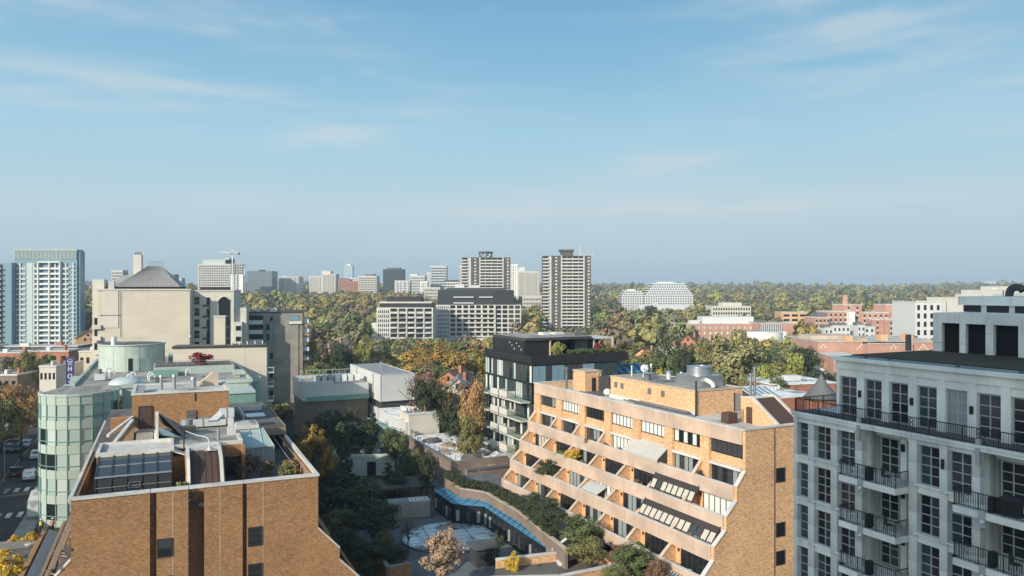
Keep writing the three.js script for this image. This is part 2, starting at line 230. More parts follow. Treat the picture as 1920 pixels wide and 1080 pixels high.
// ---------- brick terraced block with the roof garden, front left ----------
{
  const t = thing('terraced_brick_building', 'large terraced orange brick block with roof solariums beside the green curved building', 'building', OA[0], OA[1], GA);
  const W = 21.5, Hh = 15.2, L = 44;
  const prof = [[-5.2, 4.2], [-3.9, 4.75], [-3.9, 5.9], [-2.1, 7.63], [-2.1, 6.45], [-2.1, 7.63], [0, 9.92], [0, Hh]];
  // front wall with two recessed slots: panels between slots
  const slots = [[6.3, 6.85], [9.55, 10.95], [14.35, 14.75]];
  const y0 = -0.5;
  part(t, 'front_wall', [prism([[-5.2, y0], [6.3, y0], [6.3, Hh], [0, Hh], [0, 9.92], [-2.1, 7.63], [-2.1, 6.45], [-4.3, 4.4], [-4.3, 3], [-5.2, 2.2]], 0, 0.5)], M.brickA);
  part(t, 'front_wall', [box(6.85, 9.55, y0, Hh, 0, 0.5)], M.brickA);
  part(t, 'front_wall', [box(10.95, 14.35, y0, Hh, 0, 0.5)], M.brickA);
  part(t, 'front_wall', [prism([[14.75, y0], [27, y0], [27, 2.4], [25.8, 3.6], [25.8, 4.2], [23.64, 6.45], [23.64, 7.63], [W, 9.94], [W, Hh], [14.75, Hh]], 0, 0.5)], M.brickA);
  for (const [a0, a1] of slots) part(t, 'slot_back', box(a0 - 0.02, a1 + 0.02, y0, Hh - 0.15, a1 - a0 > 1 ? 1.6 : 0.9, a1 - a0 > 1 ? 1.8 : 1.1), M.brickA);
  for (const a of [8.22, 12.32, 16.22]) part(t, 'control_joint', box(a - 0.035, a + 0.035, y0, Hh - 0.02, -0.012, 0.02), M.copingWarm);
  windowUnit(t, 1.35, 1.75, 1, 2, M.brownDark, [M.glass, M.glassDark2], 7.55, 9.1, 0.0, 0, 0.12, 0.1);
  windowUnit(t, 1.35, 1.85, 1, 3, M.brownDark, M.glass, 15.5, 9.05, 0.0, 0, 0.12, 0.1);
  windowUnit(t, 1.35, 1.75, 1, 2, M.brownDark, M.glass, 7.55, 5.6, 0.0, 0, 0.12, 0.1);
  windowUnit(t, 1.35, 1.75, 1, 2, M.brownDark, M.glass, 15.5, 5.6, 0.0, 0, 0.12, 0.1);
  // coping along the front and sides
  part(t, 'coping', [box(-0.08, 6.3, Hh, Hh + 0.22, -0.1, 0.55), box(6.36, 9.55, Hh, Hh + 0.22, -0.1, 0.55), box(9.6, 14.4, Hh, Hh + 0.22, -0.1, 0.55), box(14.45, W + 0.1, Hh, Hh + 0.22, -0.1, 0.55)], M.coping);
  part(t, 'coping', [bar([-0.1, Hh + 0.05, -0.1], [-0.1, Hh + 0.05, L], 0.3, 0.16)], M.coping, { label: 'long pale coping on the left parapet' });
  part(t, 'coping', [bar([W - 0.1, Hh + 0.1, 0.55], [W - 0.1, Hh + 0.1, L], 0.38, 0.2)], M.coping);
  part(t, 'sloped_coping', [bar([W + 0.02, 9.98, 0.2], [23.66, 7.72, 0.2], 0.5, 0.14), bar([23.66, 6.52, 0.2], [25.84, 4.28, 0.2], 0.5, 0.14)], M.coping);
  part(t, 'sloped_coping', [bar([-0.02, 9.98, 0.2], [-2.12, 7.72, 0.2], 0.5, 0.14), bar([-2.12, 6.52, 0.2], [-4.3, 4.45, 0.2], 0.5, 0.14)], M.coping);
  // side walls and stepped terraces
  part(t, 'side_wall', [box(0, 0.4, 9.9, Hh, 0.5, L), box(W - 0.4, W, 9.9, Hh, 0.5, L)], M.brickA);
  part(t, 'terrace', [box(-2.1, 0, 6.2, 6.5, 0.5, L), box(-4.3, 0, 3.0, 3.3, 0.5, L), box(W, 23.64, 6.2, 6.5, 0.5, L), box(W, 25.8, 3.0, 3.3, 0.5, L)], M.gravelDark);
  part(t, 'terrace_wall', [box(0.2, 0.5, 0, 9.9, 0.5, L), box(W - 0.5, W - 0.2, 0, 9.9, 0.5, L)], M.brickA);
  for (const [a, h, w] of [[-0.6, 11.2, 0.24], [-2.1, 8.1, 0.3], [-3.2, 6.5, 0.3], [-1.3, 9.6, 0.22]]) {
    const r = part(t, 'timber_rail', bar([a, h, -0.4], [a, h, 26], w, 0.26), M.tan);
    for (const b of [4, 10, 16, 22]) part(r, 'rail_post', bar([a, h - 1.1, b], [a, h, b], 0.14), M.tan);
    for (const b of [3, 9, 15, 21]) part(r, 'rail_strut', bar([a, h, b], [a + 0.9, h + 0.3, b - 1.6], 0.1), M.tan);
  }
  part(t, 'glass_gutter', [quad([-4.5, 6.4, 1], [-3.3, 5.7, 1], [-3.3, 5.7, 24], [-4.5, 6.4, 24], 0.06)], M.bluePale);
  part(t, 'terrace_parapet', [box(-5.4, -5.0, 3, 5.9, 0.5, 25), box(25.6, 25.9, 3, 4.1, 0.5, L), box(23.4, 23.64, 6.2, 7.5, 0.5, L)], M.brickA);
  // roof terrace behind the front parapet, then the top storey roof
  part(t, 'roof_terrace', box(0.4, W - 0.4, 13.3, 13.6, 0.5, 26), M.gravelDark);
  const RH = 17.2;
  // dark solarium
  {
    const s = part(t, 'solarium', [box(1.6, 8.2, 13.6, 14.1, 3.7, 3.8), box(8.1, 8.2, 13.6, 16.1, 3.7, 8.2)], M.brownDark, { label: 'dark bronze glazed solarium' });
    for (let i = 0; i < 5; i++) {
      const a0 = 1.6 + i * 1.3;
      part(s, 'roof_pane', quad([a0 + 0.05, 16.2, 3.75], [a0 + 1.25, 16.2, 3.75], [a0 + 1.25, 16.68, 5.9], [a0 + 0.05, 16.68, 5.9], 0.03), M.glassDark2);
      part(s, 'roof_pane', quad([a0 + 0.05, 16.72, 6.0], [a0 + 1.25, 16.72, 6.0], [a0 + 1.25, 17.2, 8.15], [a0 + 0.05, 17.2, 8.15], 0.03), M.glassDark2);
      part(s, 'wall_pane', box(a0 + 0.05, a0 + 1.25, 13.9, 16.12, 3.73, 3.77), M.glassDark2);
    }
    part(s, 'mullion', [0, 1, 2, 3, 4, 5].flatMap(i => { const a = 1.6 + i * 1.3; return [bar([a, 16.26, 3.66], [a, 17.28, 8.2], 0.09, 0.12), bar([a, 13.6, 3.68], [a, 16.24, 3.68], 0.09)]; }), M.charcoal);
    part(s, 'purlin', [bar([1.55, 16.2, 3.66], [8.15, 16.2, 3.66], 0.14), bar([1.55, 16.74, 5.95], [8.15, 16.74, 5.95], 0.1), bar([1.55, 15.2, 3.68], [8.15, 15.2, 3.68], 0.06)], M.steel);
    part(s, 'vent_window', [bar([4.4, 15.5, 3.6], [5.4, 15.5, 3.6], 0.07), bar([4.4, 15.0, 3.6], [5.4, 15.0, 3.6], 0.07), bar([4.4, 15.0, 3.6], [4.4, 15.5, 3.6], 0.07), bar([5.4, 15.0, 3.6], [5.4, 15.5, 3.6], 0.07)], M.galv);
  }
  // top storey: gravel roofs with white coping, at slightly different levels
  part(t, 'top_storey_wall', [box(1.4, 8.3, 13.6, RH, 8.25, 14), box(8.3, 9.7, 13.6, 16.6, 8.25, 9), box(15.0, 15.3, 13.6, RH, 8, 14), box(9.7, 15.0, 15.9, RH, 9.5, 14)], M.brickA);
  part(t, 'roof', [box(1.5, 8.2, RH, RH + 0.12, 8.5, 13.6)], M.gravelPale, { label: 'pale gravel roof with a raised white kerb' });
  part(t, 'roof', [box(8.3, 15.2, RH, RH + 0.1, 10, 25)], M.gravel);
  part(t, 'roof', [box(0.6, 8.3, RH - 0.5, RH - 0.4, 14, 44), box(8.3, 21, RH - 0.6, RH - 0.5, 25, 44)], M.gravelDark);
  part(t, 'roof_kerb', [box(1.3, 8.4, RH, RH + 0.42, 8.15, 8.5), box(1.3, 1.6, RH, RH + 0.42, 8.5, 13.7), box(1.3, 8.4, RH, RH + 0.42, 13.6, 13.9), box(8.1, 8.4, RH, RH + 0.42, 8.5, 13.6), box(8.4, 15.2, RH, RH + 0.4, 9.5, 9.85), box(14.9, 15.2, RH, RH + 0.4, 9.85, 14)], M.coping);
  part(t, 'flashing', [quad([8.4, 17.2, 8.2], [9.7, 16.8, 7.6], [9.7, 16.8, 9.2], [8.4, 17.3, 9.2], 0.08)], M.coping);
  // brown sloped metal wall between bent white cheeks
  part(t, 'sloped_panel', [quad([9.85, 14.0, 1.6], [12.55, 14.0, 1.6], [12.55, 17.3, 7.2], [9.85, 17.3, 7.2], 0.1)], M.brownPanel, { label: 'brown sheet-metal slope between white cheeks' });
  for (let k = 0; k < 5; k++) part(t, 'panel_seam', bar([10.15 + k * 0.55, 14.05, 1.6], [10.15 + k * 0.55, 17.34, 7.2], 0.03), M.brownPanel);
  for (const a of [9.65, 12.7]) part(t, 'bent_cheek', [bar([a, 13.7, 1.2], [a, 16.9, 4.8], 0.3, 0.5), bar([a, 16.9, 4.8], [a, 17.5, 7.6], 0.3, 0.4)], M.coping);
  part(t, 'cheek_wall', [prism([[0, 0], [0.1, 0], [0.1, 0.1], [0, 0.1]], 0, 0.1).translate(9.6, 13.6, -8)], M.brickA);
  { const sh = new THREE.Shape([[1.2, 13.6], [8, 13.6], [8, 17.3], [7.4, 17.3], [4.8, 16.6]].map(p => new THREE.Vector2(...p))); const mk = a => { const g = new THREE.ExtrudeGeometry(sh, { depth: 0.25, bevelEnabled: false }); g.rotateY(Math.PI / 2); g.translate(a, 0, 0); return std(g); }; part(t, 'cheek_wall', [mk(9.4), mk(12.75)], M.brickA); }
  part(t, 'roof_band', box(9.7, 12.8, 17.2, 17.55, 7.3, 9.5), M.coping);
  // pale glass solarium at the right
  {
    const s = part(t, 'glass_house', [box(15.3, 15.4, 13.6, 17.4, 12.6, 17), box(15.3, 18.8, 13.6, 13.9, 12.5, 12.7)], M.steel, { label: 'pale green glasshouse with curtains and a sloping roof' });
    for (let i = 0; i < 3; i++) {
      const a0 = 15.35 + i * 1.15;
      part(s, 'roof_pane', quad([a0, 16.1, 12.6], [a0 + 1.1, 16.1, 12.6], [a0 + 1.1 - (i == 2 ? 0.9 : 0), 17.5, 17], [a0, 17.5, 17], 0.03), M.glassGreen);
      part(s, 'curtain_pane', box(a0, a0 + 1.1, 13.9, 16.0, 12.58, 12.62), M.blindGrey);
    }
    part(s, 'side_pane', quad([18.8, 16.1, 12.6], [18.8, 16.1, 17], [18, 17.5, 17], [18.0, 17.4, 16.8], 0.03), M.glassGreen);
    part(s, 'side_pane', box(18.74, 18.8, 13.7, 16.05, 12.7, 17), M.glassGreen);
    part(s, 'mullion', [0, 1, 2, 3].flatMap(i => { const a = 15.32 + i * 1.16; return [bar([a, 16.12, 12.52], [Math.min(a, 18), 17.55, 17], 0.08), bar([a, 13.6, 12.52], [a, 16.1, 12.52], 0.08)]; }).concat([bar([15.3, 16.1, 12.5], [18.85, 16.1, 12.5], 0.14)]), M.greenPale);
    const folds = []; for (let k = 0; k < 22; k++) folds.push(cyl(15.45 + k * 0.15, 12.72, 13.9, 15.95, 0.06, 0.06, 6)); part(s, 'curtain', folds, M.curtain);
  }
  part(t, 'flat_roof_pad', [box(15.1, 17.6, 17.5, 17.9, 16.6, 20.4)], M.coping); part(t, 'flat_roof_pad', [box(15.25, 17.4, 17.9, 17.95, 16.8, 20.2)], M.gravelPale);
  // inner rails of the right-hand light well
  part(t, 'light_well', [box(18.9, W - 0.4, 13.62, 13.68, 1, 30)], M.gravelDark);
  part(t, 'well_wall', [box(18.9, 19.0, 13.3, 14.7, 17, 30)], M.brickA);
  part(t, 'rail', [bar([19.9, 15.3, 4], [19.9, 15.3, 30], 0.06), bar([20.7, 15.3, 0.8], [20.7, 15.3, 30], 0.06)], M.steel);
  // brick penthouse
  {
    const P = part(t, 'penthouse', [box(3.9, 14.9, RH - 0.6, 21.0, 25.4, 35)], M.brickA, { label: 'brick roof penthouse with a brown door' });
    part(P, 'parapet_cap', [box(3.8, 15, 21, 21.2, 25.3, 25.75), box(3.8, 4.2, 21, 21.2, 25.75, 35.1), box(14.6, 15, 21, 21.2, 25.75, 35.1), box(4.2, 14.6, 21, 21.2, 34.7, 35.1)], M.coping);
    part(P, 'parapet_floor', box(4.2, 14.6, 21.0, 21.05, 25.75, 34.7), M.gravelPale);
    const d = part(P, 'door', box(4.75, 6.05, 17.0, 19.55, 25.32, 25.38), M.brownPanel); part(d, 'door_frame', [box(4.6, 4.75, 16.9, 19.65, 25.28, 25.4), box(6.05, 6.12, 16.9, 19.65, 25.28, 25.4), box(4.75, 6.05, 19.55, 19.65, 25.28, 25.4)], M.blackMatte); part(d, 'handle', box(4.85, 4.92, 17.9, 18.3, 25.2, 25.3), M.galv);
    const v = part(P, 'louver_vent', box(10.0, 11.1, 17.3, 18.75, 25.3, 25.4), M.brownDark); part(v, 'louver', [0, 1, 2, 3, 4, 5, 6].map(k => quad([10.05, 17.4 + k * 0.19, 25.22], [11.05, 17.4 + k * 0.19, 25.22], [11.05, 17.54 + k * 0.19, 25.32], [10.05, 17.54 + k * 0.19, 25.32], 0.02)), M.slate);
    part(P, 'step_pad', [box(4.2, 6.9, 16.6, 16.85, 23.6, 25.3), box(4.4, 6.7, 16.3, 16.6, 23.3, 25.3)], M.copingWarm);
    part(P, 'downspout', box(10.9, 11.05, 19.9, 21.0, 25.34, 25.4), M.black);
    for (const [a, b, h, r] of [[7.1, 29, 1.7, 0.2], [8.6, 29, 1.7, 0.2], [10.9, 30, 1.2, 0.32]]) { const f = part(P, 'flue', cyl(a, b, 21, 21 + h, r), r > 0.3 ? M.steel : M.roofGrey); part(f, 'flue_cap', cyl(a, b, 21 + h, 21 + h + 0.22, r * 1.35, r * 1.1), M.galv); }
    part(P, 'roof_hatch', [box(4.5, 5.2, 21.05, 21.8, 27, 29)], M.steel);
    part(P, 'roof_hatch', [prism([[11.6, 21], [14, 21], [14, 22.7], [13.3, 22.7], [11.6, 21.3]], 31, 33)], M.copingWarm);
  }
  // stair ramps and wedge screen in front of the penthouse
  part(t, 'stair_kerb', [bar([2.2, 16.9, 14.2], [4.0, 18.2, 24], 0.35, 0.3), bar([6.6, 16.9, 13.8], [6.6, 17.4, 20], 0.35, 0.3), bar([1.5, 16.9, 14.2], [6.6, 16.9, 14.2], 0.35, 0.35), bar([1.7, 17.4, 19.2], [4.0, 18.4, 25.3], 0.3, 0.3)], M.coping);
  part(t, 'stair_flight', [quad([2.2, 16.85, 14.3], [4.4, 16.75, 14.3], [4.2, 18.2, 25.2], [3.9, 18.3, 25.2], 0.9)], M.brickA);
  part(t, 'stair', Array.from({ length: 10 }, (_, k) => box(4.6, 6.3, 16.8, 16.9 + k * 0.06, 14.6 + k * 0.5, 15.1 + k * 0.5)), M.gravel);
  part(t, 'low_wall', box(1.6, 3.85, RH - 0.6, 18.3, 25.5, 27), M.brickA); part(t, 'low_wall', box(6.75, 6.95, 16.6, 18.0, 14.4, 20), M.brickA);
  { const sh = new THREE.Shape([[13.8, 16.9], [22, 16.9], [22, 17.5], [13.8, 20.6]].map(p => new THREE.Vector2(...p))); const g = new THREE.ExtrudeGeometry(sh, { depth: 0.3, bevelEnabled: false }); g.rotateY(Math.PI / 2); g.translate(6.6, 0, 0); part(t, 'wedge_wall', [std(g)], M.coping); }
  part(t, 'lean_to_roof', [quad([7.0, 20.3, 14.2], [9.4, 17.7, 14.4], [9.4, 17.6, 21.5], [7.0, 18.2, 21.5], 0.06)], M.slate, { label: 'dark standing-seam lean-to roof' });
  part(t, 'lean_to_pane', [quad([6.95, 19.0, 13.6], [9.3, 17.5, 13.8], [9.3, 17.35, 14.6], [6.95, 18.0, 14.2], 0.04)], M.glassBlue);
  // air handling unit and ducts
  {
    const d = part(t, 'duct', [box(10.6, 14.2, 17.5, 18.2, 20.4, 21.6), quad([12.2, 18.2, 20.2], [13.2, 18.2, 20.2], [14.6, 19.2, 21.4], [13.6, 19.2, 21.4], 0.7), box(13.6, 15.2, 18.3, 19.3, 20.9, 22.2), box(14.4, 15.0, 17.4, 18.4, 19.2, 20)], M.white, { label: 'white air duct elbow' });
    part(d, 'duct_band', [box(11.6, 11.7, 17.45, 18.25, 20.35, 21.65), box(14.3, 14.4, 18.25, 19.35, 20.85, 22.25)], M.galv);
    for (const a of [10.0, 12.0]) part(t, 'condenser', [cyl(a, 23, 17.3, 18.1, 0.75)], M.steel);
    part(t, 'condenser_unit', [box(9.2, 10.8, 17.3, 18.0, 17.6, 19)], M.tan);
    part(t, 'roof_curb_box', [box(14.0, 14.9, 17.3, 18.1, 14.6, 15.4)], M.white);
    part(t, 'vent_pipe', [cyl(12.9, 12.4, 17.3, 18.5, 0.16)], M.roofGrey);
    part(t, 'mast', [cyl(9.35, 9.2, 16.8, 19.2, 0.07)], M.blackMatte);
    part(t, 'cable', [pipe([[9.4, 19.1, 9.3], [10.5, 18.6, 9], [11.6, 18.3, 8.2], [11.7, 17.5, 7]], 0.05)], M.white);
    part(t, 'floodlight', [cyl(11.7, 6.9, 17.3, 17.6, 0.22, 0.1), box(11.2, 12.4, 17.3, 17.36, 6.6, 6.7)], M.whitePaint);
    part(t, 'shed_roof', [box(16, 21.2, 16.4, 16.65, 22, 30)], M.gravelDark); part(t, 'shed_fascia', [box(16, 21.4, 15.6, 16.45, 21.8, 22.0), box(21.2, 21.4, 15.6, 16.7, 22, 38)], M.tan);
    part(t, 'roof_upstand', [box(14.9, 15.3, 16.6, 17.6, 25, 38), box(16.8, 17.1, 16.65, 17.3, 28, 36), box(17.1, 20, 16.65, 17.3, 35.7, 36)], M.coping);
    part(t, 'skylight', [box(17.4, 19.8, 16.66, 16.9, 29, 32)], M.glassBlue);
  }
  part(t, 'core', [box(0.6, W - 0.6, 0, 13.25, 1.9, L)], M.brickA);
  part(t, 'rear_wall', [box(0, W, 0, Hh, L, L + 0.4)], M.brickA);
}

// ---------- podium with workers at the lower left ----------
{
  const t = thing('podium', 'low concrete podium deck with a pale parapet at the bottom corner', 'podium', OA[0], OA[1], GA);
  part(t, 'deck', box(-22, -5.4, 0.1, 5.0, -14, 23), M.gravelDark);
  part(t, 'parapet', [box(-22, -5.4, 5.0, 5.75, 22.6, 23.3), box(-5.4, -5.0, 2, 5.3, 23.3, 24)], M.sidewalk);
  part(t, 'kerb', [bar([-5.35, 5.35, -13], [-5.35, 5.35, 22.6], 0.5, 0.7)], M.tan);
}

// ---------- green glazed building with the drum ----------
const OB = [-61.6, 109], HB = 18.6;
{
  const t = thing('green_glazed_building', 'pale green glass building with curved corner bay and round roof drum', 'building', OB[0], OB[1], GA);
  const R = 5.2, cx = -0.6, cb = 5.4, nF = 11, st = 3.54;
  const ang = k => rad(-100 + k * 17.5);              // 0 = facing the viewer
  const pt = (k, r = R) => [cx + Math.sin(ang(k)) * r, cb - Math.cos(ang(k)) * r];
  const ring = r => Array.from({ length: nF + 1 }, (_, k) => pt(k, r));
  part(t, 'bay_core', plan([...ring(R - 0.35), [cx + 4.5, 14], [cx - 3, 14]], 0, HB - 0.4), M.blindGrey);
  for (let f = 0; f < 6; f++) {
    const top = HB - f * st;
    for (let k = 0; k < nF; k++) {
      const p = pt(k), q = pt(k + 1), L = Math.hypot(q[0] - p[0], q[1] - p[1]), mid = [(p[0] + q[0]) / 2, (p[1] + q[1]) / 2], ry = -(ang(k) + ang(k + 1)) / 2 * -1;
      const o = new THREE.Group; o.name = 'bay_panel'; o.position.set(mid[0], 0, -mid[1]); o.rotation.y = ry; t.add(o);
      put(o, 'spandrel', std(new THREE.BoxGeometry(L - 0.06, 1.25, 0.12)), hash(k, f, 5) > 0.6 ? M.greenPale : M.greenPanel, 0, top - (f ? 0.62 : 0.7), 0);
      const pm = hash(k, f, 1) > 0.72 ? M.glass : hash(k, f, 2) > 0.35 ? M.glassGreen : M.glassPale;
      put(o, 'pane', std(new THREE.BoxGeometry(L - 0.14, st - 1.3, 0.05)), pm, 0, top - 1.25 - (st - 1.25) / 2, 0.06);
      put(o, 'transom', std(new THREE.BoxGeometry(L - 0.02, 0.09, 0.1)), M.greenDeep, 0, top - st + 0.55, -0.05);
      put(o, 'mullion', std(new THREE.BoxGeometry(0.1, st, 0.16)), M.greenDeep, -L / 2, top - st / 2, -0.03);
    }
  }
  part(t, 'bay_roof', plan([...ring(R - 0.1), [cx + 5.1, 14], [cx - 3, 14]], HB - 0.25, HB - 0.1), M.gravel);
  part(t, 'bay_parapet', Array.from({ length: nF }, (_, k) => bar([pt(k)[0], HB + 0.05, pt(k)[1]], [pt(k + 1)[0], HB + 0.05, pt(k + 1)[1]], 0.35, 0.3)), M.greenPanel);
  // main block
  part(t, 'roof', box(-2.2, 24, HB - 0.3, HB - 0.12, 9, 64), M.gravel, { label: 'flat gravel roof' });
  part(t, 'side_wall', [box(-2.2, -1.8, 0, HB - 0.3, 10, 64), box(23.6, 24, 0, HB - 0.3, 9, 64), box(4.8, 24, 0, HB - 0.3, 9, 9.4)], M.greenPanel);
  part(t, 'parapet', [box(-2.4, -2.0, HB - 0.3, HB + 0.3, 13, 64), box(4.6, 24.2, HB - 0.3, HB + 0.3, 8.8, 9.2), box(23.8, 24.2, HB - 0.3, HB + 0.3, 9.2, 64)], M.greenPanel);
  
  // small stepped bays on the street side
  for (const [b0, a0] of [[17, -4.2], [30, -4.2]]) { part(t, 'street_bay', [box(a0, -2.4, 0, HB - 1.0, b0, b0 + 5)], M.greenPale); part(t, 'street_bay_cap', [box(a0 - 0.15, -2.2, HB - 1.0, HB - 0.7, b0 - 0.15, b0 + 5.15)], M.greenPanel); }
  part(t, 'pier', Array.from({ length: 5 }, (_, f) => box(-6.1, -5.5, f * st + 0.4, f * st + 1.4, 6.5, 9)).concat([box(-5.9, -5.0, 0, HB - 3.5, 6.8, 9)]), M.copingWarm);
  // drum
  {
    const da = 5.2, db = 38, dr = 5.7, h1 = HB + 4.8; const g = part(t, 'drum', cyl(da, db, HB - 0.1, h1, dr, dr, 56), M.greenPale, { label: 'round pale green roof drum' });
    part(g, 'drum_roof', cyl(da, db, h1 - 0.1, h1 + 0.02, dr - 0.3, dr - 0.3, 56), M.gravelDark);
    part(g, 'drum_cornice', std(new THREE.TorusGeometry(dr + 0.02, 0.16, 8, 64).rotateX(Math.PI / 2).translate(da, h1 - 0.05, -db)), M.greenPanel);
    part(g, 'drum_joint', [0, 1, 2, 3, 4, 5, 6].map(k => { const an = rad(-75 + k * 22); return box(-0.03, 0.03, HB, h1, -0.03, 0.03).translate(da + Math.sin(an) * dr, 0, -(db - Math.cos(an) * dr)); }), M.greenPanel);
    const d = part(g, 'door', box(da - 0.6, da + 1.3, HB, HB + 2.6, db - dr - 0.25, db - dr + 0.6), M.greenPale); part(d, 'door_leaf', [box(da - 0.45, da + 0.3, HB + 0.1, HB + 2.4, db - dr - 0.3, db - dr - 0.26)], M.glass); part(d, 'door_leaf', [box(da + 0.4, da + 1.1, HB + 0.1, HB + 2.4, db - dr - 0.3, db - dr - 0.26)], M.glassGreen);
    part(g, 'flue', cyl(da - 2.9, db - 4, h1, h1 + 1.6, 0.5, 0.45), M.whitePaint);
    part(g, 'antenna', [bar([da - 2, h1, db + 1], [da + 2.4, h1 + 0.9, db + 2], 0.05), bar([da - 2.2, h1 + 0.9, db + 1], [da + 2.4, h1 + 0.9, db + 1], 0.08)], M.greenPale);
  }
  // goose-neck vents, pipes, curbs
  const gv = [[2.2, 24], [5.6, 20], [5.2, 16.5], [8.3, 18.5], [8.6, 15], [14.3, 22], [1.2, 30]];
  for (const [a, b] of gv) part(t, 'gooseneck_vent', pipe([[a, HB - 0.1, b], [a, HB + 0.6, b], [a + 0.3, HB + 1.0, b], [a + 0.75, HB + 0.85, b], [a + 0.8, HB + 0.55, b]], 0.14), M.whitePaint);
  part(t, 'roof_box', box(0.2, 1.8, HB, HB + 1.0, 19.4, 20.6), M.whitePaint); part(t, 'roof_box', cyl(1.0, 20, HB + 1.0, HB + 1.8, 0.3), M.slate);
  part(t, 'skylight', [std(new THREE.SphereGeometry(2.1, 24, 8, 0, Math.PI * 2, 0, Math.PI / 2).scale(1.2, 0.55, 1).translate(5.2, HB, -12.2))], M.glassPale);
  part(t, 'roof_seam', [box(2, 12, HB - 0.1, HB - 0.03, 19.8, 19.95), box(9.5, 10, HB - 0.1, HB + 0.02, 13, 20)], M.gravelDark);
  part(t, 'raised_terrace', [box(9, 22.5, HB - 0.1, HB + 1.3, 24, 33)], M.greenPanel); part(t, 'raised_terrace_floor', box(9.3, 22.2, HB + 1.3, HB + 1.36, 24.3, 32.7), M.gravelDark);
  part(t, 'rail', [bar([9.2, HB + 2.3, 24.2], [22, HB + 2.3, 24.2], 0.06), bar([9.2, HB + 1.8, 24.2], [22, HB + 1.8, 24.2], 0.04)].concat(Array.from({ length: 8 }, (_, k) => bar([9.2 + k * 1.8, HB + 1.3, 24.2], [9.2 + k * 1.8, HB + 2.3, 24.2], 0.05))), M.galv);
  part(t, 'raised_box', [box(8, 13, HB - 0.1, HB + 0.9, 21.5, 23.5)], M.greenDeep);
  for (const [a, b, h] of [[15.5, 41, 5.6], [18.6, 40, 2.8], [19.4, 40, 2.6], [25, 42, 2.4]]) { const m = part(t, 'stack', cyl(a, b, HB, HB + h, h > 5 ? 0.16 : 0.28), M.slate); part(m, 'stack_cap', cyl(a, b, HB + h, HB + h + 0.25, 0.3, 0.2), M.galv); }
  part(t, 'penthouse', [box(11.5, 15, HB, HB + 1.6, 43, 52)], M.greenPanel); part(t, 'penthouse_roof', [box(14.5, 22.5, HB + 2.6, HB + 2.9, 42, 50)], M.greenPale); part(t, 'penthouse_glazing', [box(15, 22, HB + 0.6, HB + 2.6, 42.4, 42.5)], M.glassTeal);
  part(t, 'penthouse_wall', [box(15.2, 21.8, HB - 0.2, HB + 2.6, 43, 49)], M.brickRed);
  part(t, 'pergola_frame', [bar([22.6, HB + 1, 39], [22.6, HB + 3.2, 39], 0.15), bar([25.2, HB + 1, 39], [25.2, HB + 3.2, 39], 0.15), bar([22.6, HB + 3.2, 39], [25.2, HB + 3.2, 39], 0.15), bar([22.6, HB + 2.2, 39], [25.2, HB + 2.2, 39], 0.1), bar([23.9, HB + 1, 39], [23.9, HB + 3.2, 39], 0.12)], M.woodDark);
  // right wing with planted terrace
  part(t, 'wing', [plan([[17.5, 33], [24.6, 35], [25.6, 38], [25.6, 46], [17.5, 41]], HB - 4, HB + 0.9)], M.beigePale); part(t, 'wing_planter', [plan([[17.7, 33.2], [24.6, 35.2], [25.4, 38], [25.4, 39], [17.7, 36]], HB + 0.9, HB + 1.3)], M.soil);
  for (let k = 0; k < 4; k++) { const u = k / 4, a = 18.6 + u * 6.6, b = 33.2 + u * 1.85; windowUnit(t, 1.25, 2.2, 1, 2, M.greenDeep, [M.glass, M.glassTeal, M.glassPale], a, HB - 2.1, b - 0.05, rad(-16)); }
  // curved dark green bay at the right, lower
  part(t, 'round_bay', cyl(23.6, 22, 2, HB - 1.4, 3.2, 3.2, 32), M.greenDeep); part(t, 'round_bay_cap', cyl(23.6, 22, HB - 1.4, HB - 0.9, 3.4, 3.4, 32), M.greenPanel); part(t, 'round_bay_roof', cyl(23.6, 22, HB - 0.95, HB - 0.86, 3.1, 3.1, 32), M.gravel);
  part(t, 'chimney_cap', [box(21.7, 23.1, HB + 0.3, HB + 1.1, 15.8, 17.2), box(22, 22.8, HB - 3, HB + 0.3, 16, 17)], M.greenPanel);
  part(t, 'link_roof', [box(12, 24, HB - 1.2, HB - 0.9, 2, 9)], M.greenPale); part(t, 'link_wall', [box(12, 24, 0, HB - 1.2, 2.2, 9)], M.greenDeep);
}
// hotel sign on the street front
{
  const [X, D] = fromGrid(-5.2, 38.6, GA, OB); const t = thing('hotel_sign', 'tall purple vertical sign with white hotel letters above the street', 'sign', X, D, 24, null, 9.8);
  part(t, 'panel', box(-0.62, 0.62, 0, 11.2, 0, 0.35), M.purple); part(t, 'panel_edge', [box(0.62, 0.7, 0, 11.2, -0.03, 0.38), box(-0.7, -0.62, 0, 11.2, -0.03, 0.38), box(-0.62, 0.62, 11.2, 11.3, -0.03, 0.38)], M.slate);
  const font = await new FontLoader().loadAsync('fonts/droid/droid_sans_bold.typeface.json');
  'HOTEL'.split('').forEach((ch, i) => { const g = new TextGeometry(ch, { font, size: 0.86, depth: 0.06, curveSegments: 6 }); g.computeBoundingBox(); const bb = g.boundingBox; g.translate(-(bb.max.x + bb.min.x) / 2, 8.7 - i * 1.36, 0.02); part(t, 'letter', std(g), M.whitePaint); });
  part(t, 'emblem', [0, 1, 2].map(k => bar([-0.38, 9.95 + k * 0.28, -0.04], [0.38, 9.95 + k * 0.28, -0.04], 0.05, 0.12)).concat([std(new THREE.TorusGeometry(0.42, 0.05, 6, 20, Math.PI).translate(0, 10.5, 0.05))]), M.whitePaint);
  part(t, 'bracket', [bar([0.65, 2, 0.2], [3, 2, 0.2], 0.2), bar([0.65, 6, 0.2], [3, 6, 0.2], 0.2), bar([0, 0, 0.2], [0, -9.7, 0.2], 0.25)], M.slate);
}

